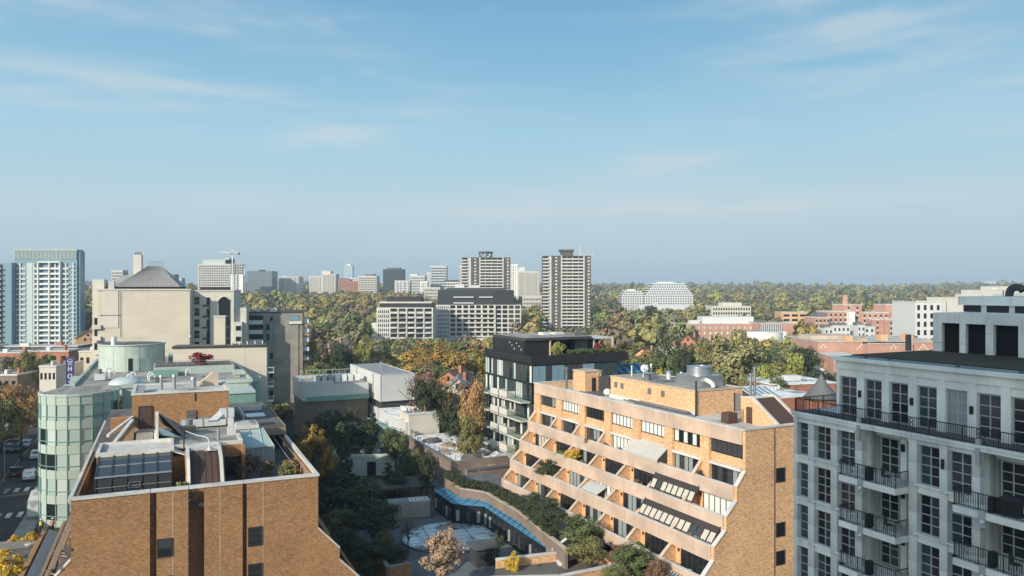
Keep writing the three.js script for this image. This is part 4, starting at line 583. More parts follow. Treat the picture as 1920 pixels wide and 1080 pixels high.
// ---------- grey stone apartment building in shade, right edge ----------
const GK = 26.4, OK = [22, 58.7];
{
  const t = thing('grey_stone_building', 'grey stone apartment building with gridded windows and iron balconies', 'apartment building', OK[0], OK[1], GK);
  const F = -Math.PI / 2, E = 24.5, S = 24;              // s runs along -b
  const cols = [[-0.3, 0.02], [1.07, 1.65], [3.16, 3.75], [5.27, 5.83], [9.44, 10.01], [11.57, 12.09], [13.65, 14.17], [17.8, 18.37], [19.9, 20.5], [22, 24]];
  const blockG = {}; for (const [s0, s1] of cols) { part(t, 'pilaster', box(-0.07, 0.6, -0.2, E - 0.35, -s1 + 0.02, -s0 - 0.02), M.greyStone); const w = (s1 - s0).toFixed(2); blockG[w] ??= box(-0.1, 0.3, 0.008, 1.59, 0, +w); for (let k = 0; k < 15; k++) put(t, 'stone_block', blockG[w], M.stone[(k * 7 + Math.round(s0 * 10)) % 3 < 0 ? 0 : (k * 7 + Math.round(s0 * 10) + 30) % 3], 0, 0.15 + k * 1.6, -s1, 0); }
  const wins = [[0.02, 1.07], [1.65, 3.16], [3.75, 5.27], [10.01, 11.57], [12.09, 13.65], [18.37, 19.9], [20.5, 22]];
  const rows = 7, paneSet = () => { const q = rnd(), m = q < 0.5 ? M.glass : q < 0.74 ? M.glassDark2 : q < 0.96 ? M.glassTeal : M.blindGrey, m2 = rnd() < 0.3 ? M.glassDark2 : m; return i => i ? m2 : m; };
  for (const [s0, s1, a0] of [[-0.2, 5.83, 0.9], [5.83, 9.44, 1.95], [9.44, 14.17, 0.9], [14.17, 17.8, 1.95], [17.8, S, 0.9]]) part(t, 'inner_wall', box(a0, 9, 0, E - 0.3, -s1, -s0), M.greyStone);
  for (let r = 0; r < rows; r++) {
    const top = 23.83 - 3.2 * r, sill = 21.18 - 3.2 * r;
    for (const [s0, s1] of wins) {
      const w = s1 - s0, cur = rnd() < 0.3;
      windowUnit(t, w, top - sill, w > 1.2 ? 2 : 1, 4, M.greyFrame, cur ? (i => i == 0 ? M.glassTeal : M.glass) : paneSet(), 0.28, sill, -(s0 + s1) / 2, F, 0.09, 0.11);
      part(t, 'spandrel', box(0.02, 0.5, sill - 0.55, sill, -s1, -s0), M.greyStone);
      part(t, 'sill', box(-0.16, 0.3, sill - 0.04, sill + 0.06, -s1 - (s0 > 0.5 ? 0.12 : 0.1), -s0 + (s0 < 0.5 ? 0.35 : 0.12)), M.greyStone);
      if (s0 < 0.5) part(t, 'rounded_sill_end', cyl(0.12, 0.05, sill - 0.55, sill - 0.04, 0.3, 0.3, 18), M.greyStone);
    }
    if (r == 0) for (const [s0, s1] of wins) part(t, 'lintel', box(-0.02, 0.5, top, E - 0.35, -s1, -s0), M.greyStone);
    // balcony bays
    for (const [s0, s1] of [[5.83, 9.44], [14.17, 17.8]]) {
      const fl = sill - 0.3, bn = r % 2;
      windowUnit(t, 1.5, 2.55, 2, 4, M.greyFrame, paneSet(), 1.5, fl + 0.15, -(s0 + 1.05), F, 0.09, 0.11, 'balcony_door');
      windowUnit(t, 1.15, 2.55, 2, 4, M.greyFrame, paneSet(), 1.5, fl + 0.15, -(s0 + 2.95), F, 0.09, 0.11, 'balcony_door');
      part(t, 'recess_wall', [box(1.45, 1.9, fl, fl + 3.2, -(s0 + 2.33), -(s0 + 1.85)), box(0.6, 1.5, fl, fl + 3.2, -s0, -s0 + 0.05), box(1.45, 1.9, fl + 2.7, fl + 3.2, -s1, -s0)], M.greyStone);
      part(t, 'wall_lamp', box(1.3, 1.44, fl + 1.9, fl + 2.4, -(s0 + 2.2), -(s0 + 1.98)), M.blackMatte);
      const bs = s0 - 0.9, be = s1 - 0.05, out = -1.35;
      const sl = part(t, 'balcony', [box(out, 1.5, fl - 0.42, fl, -be, -bs)], M.greyStone, { label: 'stone balcony with black iron railing' });
      part(sl, 'balcony_notch', [box(out - 0.06, out + 0.06, fl - 0.9, fl + 0.1, -(s0 + 1.1), -(s0 + 0.72))], M.greyFrame); part(sl, 'lamp_globe', [std(new THREE.SphereGeometry(0.13, 12, 8).translate(out - 0.12, fl - 0.55, s0 + 0.95))], M.whitePaint);
      const bars = []; for (let k = 0; k <= 30; k++) { const s = bs + 0.06 + (be - bs - 0.12) * k / 30; bars.push(bar([out + 0.08, fl, -s], [out + 0.08, fl + 1.02, -s], k % 10 == 0 ? 0.05 : 0.022)); }
      for (let k = 0; k <= 10; k++) { const a = out + 0.08 + (1.25) * k / 10; bars.push(bar([a, fl, -bs - 0.06], [a, fl + 1.02, -bs - 0.06], 0.022)); bars.push(bar([a, fl, -be + 0.06], [a, fl + 1.02, -be + 0.06], 0.022)); }
      bars.push(bar([out + 0.08, fl + 1.03, -bs - 0.04], [out + 0.08, fl + 1.03, -be + 0.04], 0.05), bar([out + 0.08, fl + 0.12, -bs - 0.04], [out + 0.08, fl + 0.12, -be + 0.04], 0.035), bar([out + 0.08, fl + 1.03, -bs - 0.06], [0, fl + 1.03, -bs - 0.06], 0.05), bar([out + 0.08, fl + 1.03, -be + 0.06], [0, fl + 1.03, -be + 0.06], 0.05));
      part(sl, 'railing', bars, M.blackMatte);
      part(sl, 'planter', [box(out + 0.25, out + 0.75, fl, fl + 0.9, -(s0 + 1.35), -(s0 + 1.05))], M.blackMatte);
    }
  }
  part(t, 'wall_lantern', [box(-0.22, -0.1, 22.6, 23.2, -11.9, -11.75)], M.blackMatte);
  // terrace above with railing
  part(t, 'terrace_edge', [box(-0.25, 12, E - 0.35, E, -S, 0.4)], M.greyStone); part(t, 'terrace_floor', box(0.1, 1.9, E, E + 0.03, -S, 0.2), M.gravelDark);
  part(t, 'edge_trim', [box(-0.32, -0.25, E - 0.12, E + 0.02, -S, 0.45), box(-0.2, -0.1, E - 0.75, E - 0.6, -5.3, 0.3)], M.greyStone);
  for (const s of [5.55, 14.0]) part(t, 'downpipe', [box(-0.3, -0.1, E - 1.2, E + 0.4, -s - 0.25, -s)], M.greyFrame);
  {
    const g = [], n = 150; for (let k = 0; k <= n; k++) { const s = -0.2 + 22 * k / n; g.push(bar([0, E, -s], [0, E + 0.98, -s], k % 15 == 0 ? 0.06 : 0.022)); }
    for (let k = 0; k <= 40; k++) { const a = 6 * k / 40; g.push(bar([a, E, 0.25], [a, E + 0.98, 0.25], k % 10 == 0 ? 0.06 : 0.022)); }
    g.push(bar([0, E + 1, 0.25], [0, E + 1, -21.8], 0.055), bar([0, E + 0.1, 0.25], [0, E + 0.1, -21.8], 0.035), bar([0, E + 1, 0.25], [6, E + 1, 0.25], 0.055));
    part(t, 'terrace_railing', g, M.blackMatte);
    for (const s of [4.9, 9.3, 14, 18.6]) { const c = []; for (let k = 0; k < 3; k++) for (let d = 0; d < 2; d++) c.push(std(new THREE.TorusGeometry(0.13, 0.022, 6, 16).rotateY(Math.PI / 2).translate(-0.01, E + 0.25 + k * 0.28, s + d * 0.27))); part(t, 'railing_scroll', c, M.blackMatte); }
  }
  // set-back top storey
  const A = 1.8, up = [[2.33, 3.85], [4.48, 5.94], [6.53, 8.0], [8.63, 10.09], [10.68, 12.15], [12.74, 14.25], [14.83, 16.35], [16.95, 18.45], [19.05, 20.6]];
  up.forEach(([s0, s1], i) => {
    windowUnit(t, s1 - s0, 2.85, 2, 4, M.greyFrame, paneSet(), A + 0.25, E + 0.05, -(s0 + s1) / 2, F, 0.09, 0.11, 'terrace_door');
    part(t, 'transom_panel', box(A + 0.08, A + 0.5, 27.4, 27.95, -s1, -s0), M.greyStone);
    const n = up[i + 1] ? up[i + 1][0] : s1 + 0.6; part(t, 'pilaster', box(A, A + 0.6, E, 27.95, -n, -s1), M.greyStone);
    if (i % 2 == 0) part(t, 'wall_lamp', box(A - 0.12, A, 26.0, 26.5, -(s1 + 0.4), -(s1 + 0.2)), M.blackMatte);
  });
  part(t, 'pilaster', box(A, A + 0.5, E, 27.95, -2.33, -2.05), M.greyStone);
  part(t, 'corner_glazing', box(A + 0.55, 8, E, 27.95, -2.12, -2.05), M.glassTeal);
  part(t, 'top_wall', box(A + 0.7, 11, E, 27.95, -S, -2.15), M.greyStone);
  part(t, 'frieze', box(A - 0.02, 20, 27.95, 28.55, -S, -2.0), M.greyStone); part(t, 'cornice', [box(A - 0.25, 20, 28.55, 28.8, -S, -1.75)], M.greyStone);
  part(t, 'roof_strip', [box(A + 0.3, A + 1.7, 28.8, 28.84, -S, -2.2)], M.sidewalk); part(t, 'sedum_roof', box(A + 1.7, 40, 28.8, 28.9, -S, -2.0), M.grassRoof, { label: 'brown and green sedum roof' });
  for (const [a, s] of [[2.6, 4], [2.5, 6], [2.6, 11], [2.6, 15], [3, 17]]) part(t, 'roof_drain', cyl(a, -s, 28.8, 28.9, 0.12), M.blackMatte);
  part(t, 'roof_pipe', [cyl(10.6, 0.6 - 2.2, 28.9, 30.2, 0.22)], M.slate);
  // louvred plant room
  const pa = 12.3, pb = 2.56, lou = [[0.75, 2.2], [2.7, 4.25], [4.85, 6.65], [7.2, 9]];
  part(t, 'plant_room', [box(pa, 24, 28.8, 32.0, -16, -pb - 0.1).translate(0.9, 0, 0), box(pa, pa + 0.95, 31.2, 32.0, -16, -pb), box(pa, pa + 0.95, 28.8, 31.2, -pb - 0.75, -pb), box(pa, pa + 0.95, 28.8, 31.2, -pb - 2.7, -pb - 2.2), box(pa, pa + 0.95, 28.8, 31.2, -pb - 4.85, -pb - 4.25), box(pa, pa + 0.95, 28.8, 31.2, -pb - 7.2, -pb - 6.65)], M.greyStone);
  for (const [s0, s1] of lou) { const l = part(t, 'louver_panel', box(pa + 0.4, pa + 0.5, 28.8, 31.2, -pb - s1, -pb - s0), M.black); part(l, 'louver', Array.from({ length: 16 }, (_, k) => quad([pa + 0.3, 28.9 + k * 0.14, -pb - s1], [pa + 0.3, 28.9 + k * 0.14, -pb - s0], [pa + 0.4, 29.0 + k * 0.14, -pb - s0], [pa + 0.4, 29.0 + k * 0.14, -pb - s1], 0.015)), M.black); }
  part(t, 'stone_joint', [box(pa - 0.005, pa + 0.01, 29.6, 29.62, -pb - 0.75, -pb), box(pa - 0.005, pa + 0.01, 29.6, 29.62, -pb - 2.7, -pb - 2.2), box(pa - 0.005, pa + 0.01, 30.5, 30.52, -pb - 4.85, -pb - 4.25)], M.charcoal);
  part(t, 'upper_plant', [box(15.2, 24, 32.6, 33.3, -16, -pb - 0.2), box(15.5, 24, 31.9, 32.6, -16, -pb - 0.6)], M.greyStone); for (const [s0, s1] of [[0.5, 1.9], [2.4, 4.1], [4.6, 7.5]]) part(t, 'clerestory', box(15.42, 15.5, 32.05, 32.58, -pb - s1, -pb - s0), M.black);
  part(t, 'gooseneck_duct', [pipe([[18.0, 32.4, -5.2], [18.0, 33.3, -5.2], [18.0, 33.85, -5.35], [18.05, 34.05, -5.75], [18.1, 33.9, -6.15], [18.1, 33.75, -6.25]], 0.3, 20, 40)], M.charcoal, { label: 'large dark curved exhaust duct' });
}

// ---------- black apartment building behind the terraced block ----------
{
  const O = [3.3, 127], th = 26; const t = thing('black_apartment_building', 'black-clad apartment building with glass balconies and planted roof terrace', 'apartment building', O[0], O[1], th);
  const W = 17.2, Lb = 19.2, Hh = 22.6, F = -Math.PI / 2, st = 3.1;
  part(t, 'core', box(0.3, W, 0, Hh - 1, 0.3, Lb), M.black);
  part(t, 'parapet_band', [box(-0.1, W + 2, Hh - 1.5, Hh, -0.15, 0.3), box(-0.1, 0.3, Hh - 1.3, Hh, 0.3, Lb)], M.black); part(t, 'terrace_floor', box(0.3, W + 1.9, Hh - 1, Hh - 0.9, 0.3, Lb), M.gravelDark);
  for (let f = 0; f < 7; f++) {
    const h = Hh - 1.45 - st * (f + 1);
    part(t, 'slab_band', [box(-0.05, 0.2, h - 0.25, h + 0.1, 0, Lb), box(-0.05, W, h - 0.25, h + 0.1, -0.05, 0.2)], M.black);
    for (let k = 0; k < 22; k++) {                         // left face: vertical strips
      const b = 0.2 + k * 0.86, glass = [1, 1, 1, 0, 1, 0, 0, 1, 1, 1, 0, 0, 0, 1, 1, 1, 0, 0, 1, 1, 1, 1][(k + (f > 0 ? f * 3 : 0)) % 22];
      put(t, glass ? 'window_strip' : 'cladding_panel', glass ? stripG : panelG, glass ? (hash(k, f, 2) > 0.6 ? M.glassPale : hash(k, f, 3) > 0.72 ? M.blind : hash(k, f, 4) > 0.5 ? M.glass : M.glassTeal) : M.charcoal, 0.12, h + 0.1 + (st - 0.35) / 2, b + 0.43, F);
    }
    for (let k = 0; k < 14; k++) {                         // front face
      const a = 0.3 + k * 1.2, glass = [1, 1, 0, 1, 1, 0, 0, 0, 1, 1, 1, 1, 0, 1][k]; put(t, glass ? 'window_strip' : 'cladding_panel', frontG, glass ? (hash(k, f, 5) > 0.6 ? M.glassTeal : M.glassBlue) : M.charcoal, a + 0.6, h + 0.1 + (st - 0.35) / 2, 0.12);
    }
    if (f >= 1) {                                          // balconies on the left face
      for (const [b0, b1, solid] of [[0.4, 5.6, 0], [6.2, 9.4, 1], [9.9, 13.2, 1], [13.6, 19.0, 0]]) {
        const out = solid ? -1.6 : -1.9, bl = part(t, 'balcony', box(out, 0, h - 0.2, h + 0.05, b0, b1), M.cream);
        if (solid) part(bl, 'balcony_front', [box(out, out + 0.12, h - 0.35, h + 1.1, b0, b1), box(out, 0, h - 0.35, h + 1.1, b0, b0 + 0.12)], M.cream);
        else { part(bl, 'glass_guard', [box(out, out + 0.03, h + 0.08, h + 1.1, b0, b1), box(out, 0, h + 0.08, h + 1.1, b0, b0 + 0.03)], M.guardGlass); part(bl, 'guard_rail', [bar([out, h + 1.12, b0], [out, h + 1.12, b1], 0.05)], M.galv); }
      }
    }
  }
  // penthouse
  const p = part(t, 'penthouse', [box(0.6, 5.6, Hh - 0.9, Hh + 2.3, 4, 17)], M.black); part(p, 'penthouse_overhang', [box(0.6, 14, Hh + 2.3, Hh + 2.75, 3.6, 17)], M.charcoal);
  part(p, 'penthouse_roof', box(1, 13.6, Hh + 2.75, Hh + 2.8, 4, 16.6), M.gravel); part(p, 'dark_glazing', box(5.6, 12, Hh - 0.9, Hh + 2.5, 7, 7.1), M.glass); part(p, 'chimney_block', box(11.6, 14.2, Hh - 0.9, Hh + 3.3, 5.5, 9), M.slate);
  part(p, 'wall_fin', box(5.5, 5.7, Hh - 0.9, Hh + 2.5, 3.7, 4.1), M.copingWarm);
  const q = part(t, 'roof_pavilion', [box(14.5, 18.9, Hh + 2.2, Hh + 2.45, 4, 10)], M.cream); part(q, 'post', [box(18.6, 18.85, Hh - 0.9, Hh + 2.2, 4, 4.2), box(14.6, 14.8, Hh - 0.9, Hh + 2.2, 4, 4.2)], M.cream); part(q, 'pavilion_glass', box(14.6, 18.8, Hh - 0.9, Hh + 2.2, 9, 9.1), M.glassDark2);
  for (let k = 0; k < 6; k++) part(t, 'wall_spot', box(0.55, 0.6, Hh + 0.6 + (k % 3) * 0.5, Hh + 0.85 + (k % 3) * 0.5, 5 + k * 0.9, 5.2 + k * 0.9), M.whitePaint);
  part(t, 'planter_edge', [box(5.4, 18.9, Hh - 0.1, Hh + 0.05, 0.35, 1.4)], M.soil);
  part(t, 'roof_clutter', [box(7, 8.4, Hh + 2.8, Hh + 3.3, 9, 11), box(10, 12, Hh + 2.8, Hh + 3.2, 10, 12)], M.white);
}

// ---------- courtyard ----------
const wallBetween = (p, q, h0, h1, th) => { const dx = q[0] - p[0], dd = q[1] - p[1], L = Math.hypot(dx, dd), nx = -dd / L * th / 2, nd = dx / L * th / 2; return plan([[p[0] + nx, p[1] + nd], [p[0] - nx, p[1] - nd], [q[0] - nx, q[1] - nd], [q[0] + nx, q[1] + nd]], h0, h1); };
const W = (x, y, h) => onH(x, y, h);
{ const pts = [[-28, 84], [6, 78], [12, 100], [2, 122], [-6, 138], [-26, 134], [-30, 110]]; struct('courtyard_paving', plan(pts, -0.1, 0.02), M.paving); }
{ // round frozen pool with a rim and cover lines
  const [X, D] = W(843, 1008, 0.05), t = thing('round_pool', 'round pale blue pool with dark seams in the shaded courtyard', 'pool', X, D, 18);
  part(t, 'rim', std(new THREE.TorusGeometry(6.5, 0.16, 8, 72).rotateX(Math.PI / 2).translate(0, 0.12, 0)), M.slate); part(t, 'ice', cyl(0, 0, 0.03, 0.1, 6.4, 6.4, 64), M.ice, { label: 'pale blue frozen surface' });
  for (let k = -4; k <= 4; k++) { const c = k * 1.4, l = Math.sqrt(6.3 * 6.3 - c * c); part(t, 'seam', box(-l, l, 0.1, 0.112, c - 0.03, c + 0.03), M.glassTeal); if (k % 2 == 0) part(t, 'seam', box(c - 0.04, c + 0.04, 0.114, 0.122, -l, l), M.glassTeal); }
}
{ // blue roofed glass corridor wrapping the pool
  const t = thing('blue_roof_corridor', 'dark glazed corridor with a bright blue metal roof bending round the pool', 'corridor', 0, 0);
  const inn = [W(815, 921, 3), W(848, 944, 3), W(907, 949, 3), W(1034, 1033, 3)], out = [W(834, 918.5, 3), W(862, 937, 3), W(919, 944, 3), W(1045, 1024, 3)];
  for (let i = 0; i < 3; i++) {
    const [a, b, c, d] = [inn[i], inn[i + 1], out[i + 1], out[i]];
    const r = part(t, 'blue_roof', quad([a[0], 2.95, a[1]], [b[0], 2.95, b[1]], [c[0], 3.25, c[1]], [d[0], 3.25, d[1]], 0.12), M.blueRoof); const n = Math.max(2, Math.round(Math.hypot(b[0] - a[0], b[1] - a[1]) / 1.6));
    const mix = (p, q, u) => [p[0] + (q[0] - p[0]) * u, p[1] + (q[1] - p[1]) * u];
    const seams = []; for (let k = 1; k < n; k++) { const p = mix(a, b, k / n), q = mix(d, c, k / n); seams.push(bar([p[0], 3.0, p[1]], [q[0], 3.3, q[1]], 0.06)); } const m1 = mix(a, d, 0.45), m2 = mix(b, c, 0.45); seams.push(bar([m1[0], 3.1, m1[1]], [m2[0], 3.1, m2[1]], 0.06, 0.1)); part(r, 'roof_seam', seams, M.glassTeal);
    part(t, 'glass_wall', wallBetween(mix(a, d, 0.08), mix(b, c, 0.08), 0.25, 2.85, 0.08), M.glass); part(t, 'plinth', wallBetween(mix(a, d, 0.05), mix(b, c, 0.05), 0, 0.25, 0.2), M.black);
    for (let k = 0; k <= n; k++) { const p = mix(mix(a, d, 0.05), mix(b, c, 0.05), k / n); part(t, 'mullion', box(-0.06, 0.06, 0.2, 2.85, -0.06, 0.06).translate(p[0], 0, -p[1]), M.black); if (k < n) { const q = mix(mix(a, d, 0.05), mix(b, c, 0.05), (k + 0.5) / n); part(t, 'inner_panel', box(-0.25, 0.25, 0.5, 2.0, -0.05, 0.05).translate(q[0], 0, -q[1]), hash(k, i, 3) > 0.55 ? M.blindGrey : M.glassDark2); } }
    part(t, 'rear_wall', wallBetween(d, c, 0, 3.0, 0.2), M.brownDark);
  }
}
{ // retaining wall and upper patio
  const t = thing('retaining_wall', 'brown concrete retaining wall with hedge trough above the blue corridor', 'wall', 0, 0), h = 4.4;
  const p = [W(833, 893, h), W(862, 917, h), W(912, 925, h), W(975, 962, h), W(1062, 1032, h)];
  for (let i = 0; i < 4; i++) { part(t, 'wall_segment', wallBetween(p[i], p[i + 1], -0.2, h, 0.35), M.concreteBrown); part(t, 'wall_coping', wallBetween(p[i], p[i + 1], h, h + 0.12, 0.5), M.copingWarm); }
  const back = [W(985, 905, 4.0), W(870, 880, 4.0)]; const q = part(t, 'patio', plan([p[0], p[1], p[2], p[3], p[4], [12, 92], [12, 118], back[0], back[1]], 3.0, 4.0), M.paving);
  part(t, 'upper_wall', wallBetween(W(846, 893, 4), W(952, 880, 4), 4.0, 6.2, 0.4), M.concreteBrown);
  for (let k = 0; k < 3; k++) { const [X, D] = W(876 + k * 28, 905 + k * 6, 4); const l = part(t, 'garden_lamp', [cyl(X, D, 4, 6.1, 0.05), bar([X - 0.4, 6.1, D], [X + 0.4, 6.1, D], 0.06), cyl(X - 0.4, D, 6.05, 6.3, 0.1), cyl(X + 0.4, D, 6.05, 6.3, 0.1)], M.slate); }
}
{ // container
  const [X, D] = W(768, 977, 0), t = thing('shipping_container', 'pale grey shipping container with ribbed roof beside the pool', 'container', X, D + 0.5, 17); const w = 6.1;
  part(t, 'body', [box(-w / 2, w / 2, 0.15, 2.55, 0, 2.4)], M.containerGrey); for (let k = 0; k < 20; k++) part(t, 'side_rib', box(-w / 2 + 0.15 + k * 0.3, -w / 2 + 0.27 + k * 0.3, 0.25, 2.45, -0.04, 0.0), M.containerGrey); for (let k = 0; k < 12; k++) part(t, 'roof_rib', box(-w / 2 + 0.1 + k * 0.5, -w / 2 + 0.4 + k * 0.5, 2.55, 2.6, 0.1, 2.3), k > 5 ? M.whitePaint : M.sidewalk);
  part(t, 'corner_post', [[-1, 0], [1, 0], [-1, 1], [1, 1]].map(([s, z]) => box(s * w / 2 - 0.08, s * w / 2 + 0.08, 0, 2.6, z * 2.4 - 0.08, z * 2.4 + 0.08)), M.slate);
}
{ // pergola on a low wall
  const [X, D] = W(756, 919, 2.9), t = thing('pergola', 'dark timber pergola with lattice roof behind the container', 'pergola', X, D, 22), w = 9.6, d = 6.5;
  for (let k = 0; k < 6; k++) { part(t, 'post', box(-w / 2 + k * w / 5 - 0.1, -w / 2 + k * w / 5 + 0.1, 0, 2.8, 0, 0.2), M.woodDark); part(t, 'post', box(-w / 2 + k * w / 5 - 0.1, -w / 2 + k * w / 5 + 0.1, 0, 2.8, d - 0.2, d), M.woodDark); }
  part(t, 'beam', box(-w / 2 - 0.3, w / 2 + 0.3, 2.8, 3.0, -0.1, 0.1), M.woodDark); part(t, 'beam', box(-w / 2 - 0.3, w / 2 + 0.3, 2.8, 3.0, d - 0.1, d + 0.1), M.woodDark); part(t, 'beam', box(-w / 2 - 0.3, w / 2 + 0.3, 2.8, 3.0, d / 2 - 0.1, d / 2 + 0.1), M.woodDark);
  for (let k = 0; k < 17; k++) part(t, 'rafter', box(-w / 2 + k * 0.6 - 0.05, -w / 2 + k * 0.6 + 0.05, 3.0, 3.18, -0.5, d + 0.5), M.woodDark); for (let k = 0; k < 9; k++) part(t, 'batten', box(-w / 2 - 0.3, w / 2 + 0.3, 3.18, 3.24, 0.1 + k * 0.75, 0.2 + k * 0.75), M.sidewalk);
  part(t, 'rear_wall', box(-w / 2, w / 2 + 1.5, 0, 1.7, d - 1, d - 0.8), M.concreteBrown); part(t, 'front_wall', box(-w / 2 - 1, w / 2 + 1.6, 0, 0.9, -0.8, -0.5), M.concreteBrown);
}
{ // white pyramid frame
  const [X, D] = W(822, 898, 0), t = thing('pyramid_frame', 'white tubular pyramid frame standing in the courtyard', 'frame', X, D, 20), r = 1.6, hh = 3.1;
  const c = [[-r, -r], [r, -r], [r, r], [-r, r]]; for (let k = 0; k < 4; k++) { part(t, 'leg', bar([c[k][0], 0, c[k][1]], [0, hh, 0], 0.1), M.whitePaint); const n = c[(k + 1) % 4]; part(t, 'cross_bar', bar([c[k][0] * 0.55, hh * 0.45, c[k][1] * 0.55], [n[0] * 0.55, hh * 0.45, n[1] * 0.55], 0.07), M.whitePaint); }
  for (let k = 0; k < 4; k++) part(t, 'foot', box(c[k][0] - 0.2, c[k][0] + 0.2, 0, 0.08, c[k][1] - 0.2, c[k][1] + 0.2), M.slate);
}
{ // closed pale parasol leaning by the container
  const [X, D] = W(707, 966, 0.02), t = thing('folded_parasol', 'pale blue folded parasol leaning near the container', 'parasol', X, D, 0); const g = new THREE.LatheGeometry([[0.02, 0], [0.34, 0.1], [0.26, 0.9], [0.12, 1.7], [0.02, 2.0]].map(p => new THREE.Vector2(...p)), 12); g.rotateZ(Math.PI); g.translate(0, 2.6, 0); g.rotateZ(0.25); part(t, 'canopy', std(g), M.bluePale); part(t, 'pole', bar([0.6, 0, 0], [-0.0, 2.5, 0], 0.06), M.slate); part(t, 'base', cyl(0.6, 0, 0, 0.1, 0.3), M.slate);
}
{ // pale teal pavilion with two domes
  const [X, D] = W(684, 893, 0), t = thing('courtyard_pavilion', 'small pale teal pavilion with brown roof and two white skylight domes', 'pavilion', X, D, 6), w = 11.6;
  part(t, 'wall', [box(-w / 2, 0.4, 0, 3.3, 0, 0.3), box(2, w / 2, 0, 3.3, 0, 0.3), box(0.4, 2, 2.5, 3.3, 0, 0.3), box(-w / 2, -w / 2 + 0.3, 0, 3.3, 0.3, 8), box(w / 2 - 0.3, w / 2, 0, 3.3, 0.3, 8), box(-w / 2, w / 2, 0, 3.3, 7.7, 8)], M.greenPale); part(t, 'parapet', [box(-w / 2 - 0.1, w / 2 + 0.1, 3.3, 3.85, -0.1, 0.25), box(-w / 2 - 0.1, -w / 2 + 0.25, 3.3, 3.85, 0.25, 8), box(w / 2 - 0.25, w / 2 + 0.1, 3.3, 3.85, 0.25, 8), box(-w / 2, w / 2, 3.3, 3.85, 7.8, 8.1)], M.greenPale); part(t, 'roof', box(-w / 2 + 0.2, w / 2 - 0.2, 3.2, 3.4, 0.2, 7.9), M.grassRoof);
  for (const a of [-0.4, 1.7]) part(t, 'skylight_dome', std(new THREE.SphereGeometry(0.85, 20, 8, 0, Math.PI * 2, 0, Math.PI / 2).scale(1, 0.8, 1).translate(a, 3.4, -4)), M.whitePaint); part(t, 'opening', box(0.4, 2, 0, 2.5, 0.5, 0.6), M.glass);
}

